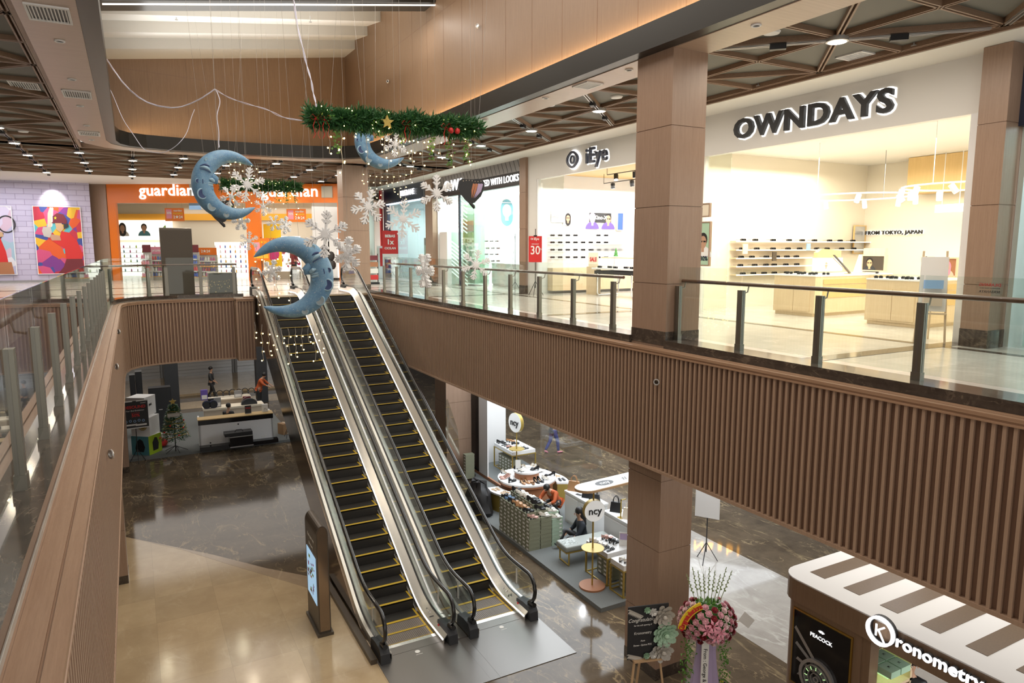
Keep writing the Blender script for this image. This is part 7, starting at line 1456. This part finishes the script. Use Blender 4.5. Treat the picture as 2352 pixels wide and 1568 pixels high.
# ================================================================ flower stand
fc_ = ony(1624, 1425, 8.0); t = T('flower_stand', 'tall congratulation flower stand of pink lilies and dark red roses', 'flowers', (fc_.x, fc_.y, 0), -YAW); zc_ = fc_.z; random.seed(31)
b = MB(); b.cyl((0, 0, 0), (0, 0, zc_), .03); b.build('pole', 'ink', t)
for k in range(3): a = 2*pi*k/3+.4; b = MB(); b.cyl((0, 0, .5), (.35*cos(a), .35*sin(a), 0), .015, n=6); b.build('leg', 'ink', t)
b = MB(); n = 16; rows = [(.16, zc_-.28), (.14, zc_-.5), (.17, zc_-.8), (.22, zc_-1.1), (.26, .1)]
vs = []
for r, z in rows: vs += [((r+.025*(i % 2))*cos(2*pi*i/n), (r*.6+.025*(i % 2))*sin(2*pi*i/n), z) for i in range(n)]
b.add(vs, [(k*n+i, (k+1)*n+i, (k+1)*n+(i+1) % n, k*n+(i+1) % n) for k in range(len(rows)-1) for i in range(n)]); b.build('tulle_skirt', 'lilac', t)
b = MB(); b.box(-.14, -.02, -.24, -.23, .2, zc_-.22); b.build('ribbon', 'paper', t); text('From : George & Yellis', .085, 'ink', t, (-.08, -.242, zc_-.75), (pi/2, pi/2, 0), .002, .01)
b = MB(); b.ball((0, 0, zc_), .37, 14, 1, .75, .82); b.build('foliage_core', 'green', t)
b = MB()
for i in range(420):
    a = random.uniform(0, 2*pi); e = random.uniform(-.5, 1.4); d = Vector((cos(a)*cos(e), .75*sin(a)*cos(e), sin(e)*.85)); c = d*.36+Vector((0, 0, zc_)); u = (d+Vector((random.uniform(-.8, .8), random.uniform(-.8, .8), random.uniform(-1, .3)))).normalized()*.11; v = u.cross(d).normalized()*.02
    b.add([c-v, c+u*.5+v, c+u, c+u*.5-v], [(0, 1, 2, 3)])
b.build('leaves', 'leaf', t)
def bloom(c, d, r, m_, nm, kind):
    b = MB(); d = d.normalized(); u = d.cross(Vector((.2, .1, 1))).normalized(); v = d.cross(u)
    if kind == 'rose':
        for k in range(3):
            for i in range(6): a = 2*pi*i/6+k*.5; q = c+(u*cos(a)+v*sin(a))*r*(.7-.2*k)+d*r*(.25*k); s_ = (v*cos(a)-u*sin(a))*r*.42; o_ = (u*cos(a)+v*sin(a))*r*.35; b.add([c+d*r*.1*k, q-s_+d*.01, q+o_+d*r*.15, q+s_+d*.01], [(0, 1, 2, 3)])
        b.ball(c+d*r*.35, r*.38, 8)
    else:
        for i in range(6): a = 2*pi*i/6; o_ = (u*cos(a)+v*sin(a)); s_ = (v*cos(a)-u*sin(a))*r*.22; b.add([c, c+o_*r*.6-s_+d*r*.25, c+o_*r*1.2+d*r*.05, c+o_*r*.6+s_+d*r*.25], [(0, 1, 2, 3)])
        for i in range(5): a = 2*pi*i/5; b.cyl(c, c+d*r*.6+(u*cos(a)+v*sin(a))*r*.18, .004, n=4)
    b.build(nm, m_, t, kind == 'rose')
mat('spike', (.30, .38, .18), .6); mat('lily', (.80, .33, .42), .5); mat('rose_pink', (.72, .36, .42), .6); mat('rose_red', (.22, .005, .015), .55); mat('pale_pink', (.85, .62, .62), .6)
cnt = 0
for i in range(120):
    f_ = (i+.5)/120; e = math.asin(max(-1, min(1, -.62+1.5*f_))); a = i*2.39996; d = Vector((cos(a)*cos(e), .8*sin(a)*cos(e), sin(e)*.85))
    if d.y > .35: continue
    k = i % 7; m_ = 'rose_red' if k in (0, 4) or (d.z > .72 and k < 5) else ('pale_pink' if k == 2 else 'rose_pink'); bloom(Vector((0, 0, zc_))+d*.45, d, .062, m_, 'rose', 'rose')
for (x, z) in ((.0, .10), (.12, .0), (-.10, .04), (.05, -.08)): bloom(Vector((x, -.37, zc_+z)), Vector((x, -1, z+.2)), .11, 'lily', 'lily', 'lily')
b = MB()
for i in range(160): a = random.uniform(0, 2*pi); e = random.uniform(-.6, 1.2); d = Vector((cos(a)*cos(e), -abs(sin(a))*.8*cos(e), sin(e)*.85)); b.ball(Vector((0, 0, zc_))+d*.46, .008, 4)
b.build('gypsophila', 'paper', t)['kind'] = 'stuff'
for i in range(9):
    a = R(55+i*9); x = .34*(i-4)/4; b = MB(); h_ = .55+.12*((i*5) % 3)/2; p0 = Vector((x*.5, 0, zc_+.25)); p1 = Vector((x*1.1, -.02, zc_+.28+h_)); b.cyl(p0, p1, .006, n=5)
    for k in range(10): q = p0.lerp(p1, .45+.055*k); b.ball(q+Vector((.012*(-1)**k, -.01, 0)), .017*(1-.06*k), 5)
    b.build('gladiolus_spike', 'spike', t)
for x in (-.33, .30):
    b = MB()
    for i in range(130): zz = random.random()*.95; c = Vector((x+random.gauss(0, .05), random.gauss(-.05, .04), zc_-.15-zz)); u = Vector((random.uniform(-1, 1), random.uniform(-1, 1), random.uniform(-1, 0))).normalized()*.05; v = u.cross(Vector((.3, 1, .2))).normalized()*.016; b.add([c-v, c+u, c+v], [(0, 1, 2)])
    b.build('trailing_leaves', 'leaf', t)
cg = T('congratulation_tag', 'curved yellow tag with red Congratulations lettering on the flower stand', 'tag', (fc_.x, fc_.y, zc_+.0), -YAW); b = MB(); n = 12; oo = [(-.02+.56*cos(a), .0+.56*sin(a)) for a in [R(172-60*i/n) for i in range(n+1)]]; ii = [(-.02+.44*cos(a), .0+.44*sin(a)) for a in [R(172-60*i/n) for i in range(n+1)]]; b.prism((oo+ii[::-1])[::-1], -.38, -.36, 'y'); b.build('tag_board', 'yellow', cg)
for i, ch in enumerate('Congratulations'): a = R(170-56*i/14); text(ch, .115, 'red', cg, (-.02+.5*cos(a), -.39, .5*sin(a)), (pi/2, -(a-pi/2), 0), .006, .03)
b = MB(); b.cyl((-.45, -.37, .15), (-.2, -.1, -.05), .006, n=5); b.build('stick', 'tan', cg)
nt = T('gift_note', 'small pale printed note stuck out of the flower stand', 'card', (fc_.x, fc_.y, zc_), -YAW); b = MB(); b.add([(.45, -.2, .12), (.62, -.2, -.02), (.72, -.2, .12), (.55, -.2, .27)], [(0, 1, 2, 3)]); b.build('card', 'paper', nt); b = MB(); b.cyl((.5, -.19, .1), (.25, -.05, .0), .005, n=5); b.build('stick', 'tan', nt)
t = T('barrier_tape', 'black and yellow barrier tape stretched low behind the flower stand', 'tape', onz(1600, 1535, .5)); b = MB(); d = (onz(1668, 1570, .3)-onz(1600, 1535, .5)); n = 10
for i in range(n): b.mt(i % 2).bar(d*(i/n), d*((i+1)/n), .006, .035)
b.build('tape_strip', ['yellow', 'ink'], t)
# ================================================================ people
def skin(name, verts, edges, root, m, parent, lvl=2):
    me = bpy.data.meshes.new(name); me.from_pydata([Vector(v[:3]) for v in verts], edges, []); o = bpy.data.objects.new(name, me); C.objects.link(o); o.parent = parent; me.materials.append(MT[m])
    md = o.modifiers.new('skin', 'SKIN'); md.use_smooth_shade = True
    if not me.skin_vertices: 
        me.attributes.new('x', 'FLOAT', 'POINT')
    sl = me.skin_vertices[0].data if me.skin_vertices else None
    return o, md, sl, lvl
def skinmesh(name, verts, edges, root, m, parent, lvl=1):
    """grow a tapering body over an edge skeleton; verts: (x,y,z,radius)"""
    import bmesh
    bm = bmesh.new(); ly = bm.verts.layers.skin.verify(); vv = []
    for i, v in enumerate(verts): q = bm.verts.new(v[:3]); q[ly].radius = (v[3], v[4] if len(v) > 4 else v[3]); q[ly].use_root = (i == root); vv.append(q)
    for a, c in edges: bm.edges.new((vv[a], vv[c]))
    me = bpy.data.meshes.new(name); bm.to_mesh(me); bm.free(); me.materials.append(MT[m]); o = bpy.data.objects.new(name, me); C.objects.link(o); o.parent = parent
    md = o.modifiers.new('skin', 'SKIN'); md.use_smooth_shade = True; sd = o.modifiers.new('sub', 'SUBSURF'); sd.levels = lvl; sd.render_levels = lvl; return o
def person(loc, rz_, label, J, shirt, trousers, hair='hair', shoe_m='ink', longhair=False, face=True, apron=None, sleeve=.5, s_=1.0):
    """J: joint positions pelvis, chest, neck, head, shL, elL, haL, shR, elR, haR, hipL, knL, anL, toL, hipR, knR, anR, toR ; faces -y"""
    t = T('person', label, 'person', loc, rz_); t.scale = (s_,)*3; V = {k: Vector(v) for k, v in J.items()}
    names = list(V); rad = dict(pelvis=.125, waist=.11, chest=.13, neck=.05, chin=.055, head=.088, crown=.06, shL=.055, elL=.040, haL=.028, pmL=.034, shR=.055, elR=.040, haR=.028, pmR=.034, hipL=.085, knL=.055, anL=.038, toL=.033, hipR=.085, knR=.055, anR=.038, toR=.033)
    V['waist'] = (V['pelvis']+V['chest'])/2; hd_ = (V['head']-V['neck']).normalized(); V['chin'] = V['neck'].lerp(V['head'], .5)+Vector((0, -.02, 0)); V['crown'] = V['head']+hd_*.07
    for s in 'LR': d = (V['ha'+s]-V['el'+s]).normalized(); V['pm'+s] = V['ha'+s]+d*.07
    order = ['pelvis', 'waist', 'chest', 'neck', 'chin', 'head', 'crown', 'shL', 'elL', 'haL', 'pmL', 'shR', 'elR', 'haR', 'pmR', 'hipL', 'knL', 'anL', 'toL', 'hipR', 'knR', 'anR', 'toR']
    ix = {k: i for i, k in enumerate(order)}; E_ = [('pelvis', 'waist'), ('waist', 'chest'), ('chest', 'neck'), ('neck', 'chin'), ('chin', 'head'), ('head', 'crown'), ('chest', 'shL'), ('shL', 'elL'), ('elL', 'haL'), ('haL', 'pmL'), ('chest', 'shR'), ('shR', 'elR'), ('elR', 'haR'), ('haR', 'pmR'), ('pelvis', 'hipL'), ('hipL', 'knL'), ('knL', 'anL'), ('anL', 'toL'), ('pelvis', 'hipR'), ('hipR', 'knR'), ('knR', 'anR'), ('anR', 'toR')]
    vs = [(*V[k], rad[k]) for k in order]; ed = [(ix[a], ix[c]) for a, c in E_]
    # five fingers on each hand
    for s, sg in (('L', -1), ('R', 1)):
        d = (V['pm'+s]-V['ha'+s]).normalized(); side = d.cross(Vector((0, -.3, 1))).normalized(); up = side.cross(d)
        for f in range(4):
            o_ = side*(-.026+.0175*f); L_ = (.055, .068, .062, .048)[f]; a = len(vs); vs.append((*(V['pm'+s]+o_+d*.02), .0085)); vs.append((*(V['pm'+s]+o_+d*(.02+L_*.55)-up*.006), .008)); vs.append((*(V['pm'+s]+o_+d*(.02+L_)-up*.025), .007)); ed += [(ix['pm'+s], a), (a, a+1), (a+1, a+2)]
        a = len(vs); vs.append((*(V['pm'+s]-side*.038-d*.015), .0095)); vs.append((*(V['pm'+s]-side*.055+d*.025), .008)); ed += [(ix['pm'+s], a), (a, a+1)]
    skinmesh('body', vs, ed, 0, 'skin', t)
    # shirt
    so = ['pelvis', 'waist', 'chest', 'shL', 'elL', 'haL', 'shR', 'elR', 'haR', 'neck', 'hem']; sr = dict(hem=.15, pelvis=.145, waist=.138, chest=.158, shL=.075, elL=.057, haL=.045, shR=.075, elR=.057, haR=.045, neck=.062)
    W = dict(V); 
    for s in 'LR': W['ha'+s] = V['el'+s].lerp(V['ha'+s], sleeve)
    W['hem'] = V['pelvis']+(V['pelvis']-V['waist'])*.2; W['belt'] = V['pelvis'].lerp(V['waist'], .4); W['neck'] = V['chest'].lerp(V['neck'], .75)
    six = {k: i for i, k in enumerate(so)}; skinmesh('shirt', [(*W[k], sr[k]) for k in so], [(six[a], six[c]) for a, c in [('hem', 'pelvis'), ('pelvis', 'waist'), ('waist', 'chest'), ('chest', 'neck'), ('chest', 'shL'), ('shL', 'elL'), ('elL', 'haL'), ('chest', 'shR'), ('shR', 'elR'), ('elR', 'haR')]], 0, shirt, t)
    to = ['pelvis', 'belt', 'hipL', 'knL', 'anL', 'hipR', 'knR', 'anR']; tr = dict(belt=.13, pelvis=.138, hipL=.10, knL=.072, anL=.052, hipR=.10, knR=.072, anR=.052); tix = {k: i for i, k in enumerate(to)}
    skinmesh('trousers', [(*W[k], tr[k]) for k in to], [(tix[a], tix[c]) for a, c in [('belt', 'pelvis'), ('pelvis', 'hipL'), ('hipL', 'knL'), ('knL', 'anL'), ('pelvis', 'hipR'), ('hipR', 'knR'), ('knR', 'anR')]], 0, trousers, t)
    for s in 'LR':
        b = MB(); a, c = V['an'+s]+Vector((0, 0, -.03)), V['to'+s]; b.tube([a+(a-c)*.25, a, a.lerp(c, .6), c+(c-a)*.15], [.035, .05, .045, .025], 10, flat=.8); b.build('shoe', shoe_m, t, True)
    # hair
    h = V['head']; back = Vector((0, .03, .02)); b = MB(); b.ball(h+hd_*.038+Vector((0, .030, .022)), .104, 14, .95, 1.0, 1.0)
    if longhair: b.tube([h+Vector((0, .06, .02)), h+Vector((0, .11, -.12)), h+Vector((0, .13, -.3)), h+Vector((0, .14, -.42))], [.09, .085, .075, .03], 12, flat=.7)
    b.build('hair', hair, t, True)
    if face:
        b = MB(); b.mt(0)
        f0 = h+Vector((0, -.088, -.0))
        for s in (-1, 1): b.ball(f0+Vector((s*.032, .004, .004)), .011, 8)
        b.build('eyes', 'paper', t); b = MB()
        for s in (-1, 1): b.ball(f0+Vector((s*.032, -.005, .004)), .006, 6); b.bar(f0+Vector((s*.018, -.004, .03)), f0+Vector((s*.048, .004, .028)), .008, .006)
        b.build('eyebrows', 'ink', t); b = MB(); b.tube([f0+Vector((0, .0, .01)), f0+Vector((0, -.018, -.022)), f0+Vector((0, -.006, -.034))], [.008, .014, .01], 8)
        b.build('nose', 'skin', t, True); b = MB(); b.tube([f0+Vector((-.024, .01, -.056)), f0+Vector((0, -.002, -.058)), f0+Vector((.024, .01, -.056))], [.004, .008, .004], 6); b.build('mouth', 'rose', t, True)
        for s in (-1, 1): b = MB(); b.ball(h+Vector((s*.092, .01, -.005)), .022, 8, .5, 1, 1.3); b.build('ear', 'skin', t, True)
    return t
stand = dict(pelvis=(0, 0, .95), chest=(0, 0, 1.3), neck=(0, 0, 1.47), head=(0, -.02, 1.62), shL=(-.18, 0, 1.38), elL=(-.23, .0, 1.12), haL=(-.23, -.15, .95), shR=(.18, 0, 1.38), elR=(.23, 0, 1.12), haR=(.22, -.15, .95), hipL=(-.09, 0, .86), knL=(-.10, -.01, .48), anL=(-.10, .02, .08), toL=(-.11, -.14, .03), hipR=(.09, 0, .86), knR=(.10, -.01, .48), anR=(.10, .02, .08), toR=(.11, -.14, .03))
walk = dict(stand, elL=(-.24, -.06, 1.12), haL=(-.2, -.25, 1.0), hipL=(-.09, 0, .86), knL=(-.10, -.14, .50), anL=(-.10, -.18, .08), toL=(-.11, -.34, .04), knR=(.10, .06, .47), anR=(.10, .28, .12), toR=(.10, .18, .03))
crouch = dict(pelvis=(0, .12, .42), chest=(0, -.16, .72), neck=(0, -.28, .85), head=(0, -.38, .92), shL=(-.18, -.18, .78), elL=(-.25, -.36, .58), haL=(-.14, -.52, .55), shR=(.18, -.18, .78), elR=(.25, -.34, .58), haR=(.12, -.52, .52), hipL=(-.10, .08, .40), knL=(-.17, -.25, .45), anL=(-.15, .02, .08), toL=(-.16, -.14, .03), hipR=(.10, .08, .40), knR=(.17, -.25, .45), anR=(.15, .02, .08), toR=(.16, -.14, .03))
sitfl = dict(pelvis=(0, 0, .14), chest=(0, -.04, .50), neck=(0, -.07, .67), head=(0, -.11, .80), shL=(-.18, -.05, .58), elL=(-.24, -.16, .36), haL=(-.2, -.34, .24), shR=(.18, -.05, .58), elR=(.24, -.16, .36), haR=(.2, -.34, .24), hipL=(-.10, -.04, .13), knL=(-.25, -.38, .3), anL=(-.1, -.55, .08), toL=(-.12, -.68, .1), hipR=(.10, -.04, .13), knR=(.25, -.38, .3), anR=(.12, -.55, .08), toR=(.14, -.7, .12))
sit = dict(pelvis=(0, 0, .50), chest=(0, -.03, .87), neck=(0, -.05, 1.04), head=(0, -.09, 1.18), shL=(-.18, -.03, .95), elL=(-.23, -.12, .72), haL=(-.15, -.33, .70), shR=(.18, -.03, .95), elR=(.23, -.12, .72), haR=(.15, -.33, .70), hipL=(-.09, -.04, .47), knL=(-.11, -.42, .48), anL=(-.11, -.42, .08), toL=(-.11, -.57, .03), hipR=(.09, -.04, .47), knR=(.11, -.42, .48), anR=(.11, -.42, .08), toR=(.11, -.57, .03))
pk = onx(2092, 1546, fx+1.0); person((pk.x, pk.y, max(.0, pk.z-1.62)), -1.25, 'man in a dark shirt with short black hair behind the kiosk letters', stand, 'black', 'ink')
b = MB(); b.box(pk.x-.35, pk.x+.35, pk.y-.35, pk.y+.35, 0, max(.02, pk.z-1.62)); tag(b.build('kiosk_floor_box', 'wood_kiosk'), 'raised floor inside the watch kiosk', 'platform')
pc = person((10.35, 16.45, zt), -1.2, 'crouching man in an orange shirt with black cross strap among the shoes', crouch, 'shirt_orange', 'ink', s_=1.0); b = MB(); b.tube([(-.15, -.02, .52), (.02, -.0, .72), (.17, -.12, .84)], .022, 6, flat=.4); b.build('cross_strap', 'ink', pc)
person((9.95, 14.42, zt), -1.9, 'seated woman with long black hair in a dark blouse beside the bench', sitfl, 'shirt_dark', 'ink', longhair=True, face=True, s_=1.08)
p = onz(1270, 1040, 0); person((p.x, p.y, 0), pi/2, 'walking person in blue jeans and pink sneakers beyond the kiosk glass', walk, 'charcoal', 'denim', shoe_m='pink')
p = ony(590, 925, 35.9); person((p.x, 35.0, .1), 1.1, 'standing man in an orange shirt leaning over the audio product table', dict(stand, chest=(0, -.12, 1.27), neck=(0, -.2, 1.42), head=(0, -.28, 1.53), shL=(-.18, -.13, 1.34), elL=(-.23, -.3, 1.15), haL=(-.18, -.5, 1.05), shR=(.18, -.13, 1.34), elR=(.23, -.3, 1.15), haR=(.18, -.5, 1.05)), 'shirt_orange', 'ink', face=False, s_=1.05)
t = T('stool', 'low black stool under the person seated behind the white counter', 'stool', (3.15, 30.55, .1)); b = MB(); b.cyl((0, 0, .33), (0, 0, .38), .18, n=20); b.build('seat', 'ink', t)
for k in range(4): b = MB(); a = pi/4+k*pi/2; b.cyl((.12*cos(a), .12*sin(a), .34), (.18*cos(a), .18*sin(a), 0), .014, n=6); b.build('leg', 'ink', t)
person((3.15, 30.5, .1), 2.6, 'seated person in black with dark hair behind the white counter', sit, 'black', 'ink', face=True, s_=1.0)
p = ony(487, 905, 38.5); person((p.x, 38.5, 0), 1.2, 'distant walking person in dark clothes passing behind the product table', walk, 'charcoal', 'ink', face=False)
p = GM @ Vector((gx(675, 1.3), 1.3, 0)); person(p, GD+2.6, 'shopper in a maroon jacket with a pink backpack inside the drugstore doorway', stand, 'maroon', 'ink', face=True)
# glass screens of the lower gallery
b = MB(); b.box(12.4, 12.43, 17, 24, 0, 3.2); st(b.build('window_3', 'glass_clear'))
# ---------------------------------------------------------------- lettering becomes mesh
dg = bpy.context.evaluated_depsgraph_get()
for o in FONTS:
    me = bpy.data.meshes.new_from_object(o.evaluated_get(dg), depsgraph=dg)
    n = bpy.data.objects.new(o.name, me); C.objects.link(n); n.parent = o.parent; n.location = o.location; n.rotation_euler = o.rotation_euler; n.scale = o.scale
    nm = o.name; bpy.data.objects.remove(o); n.name = nm
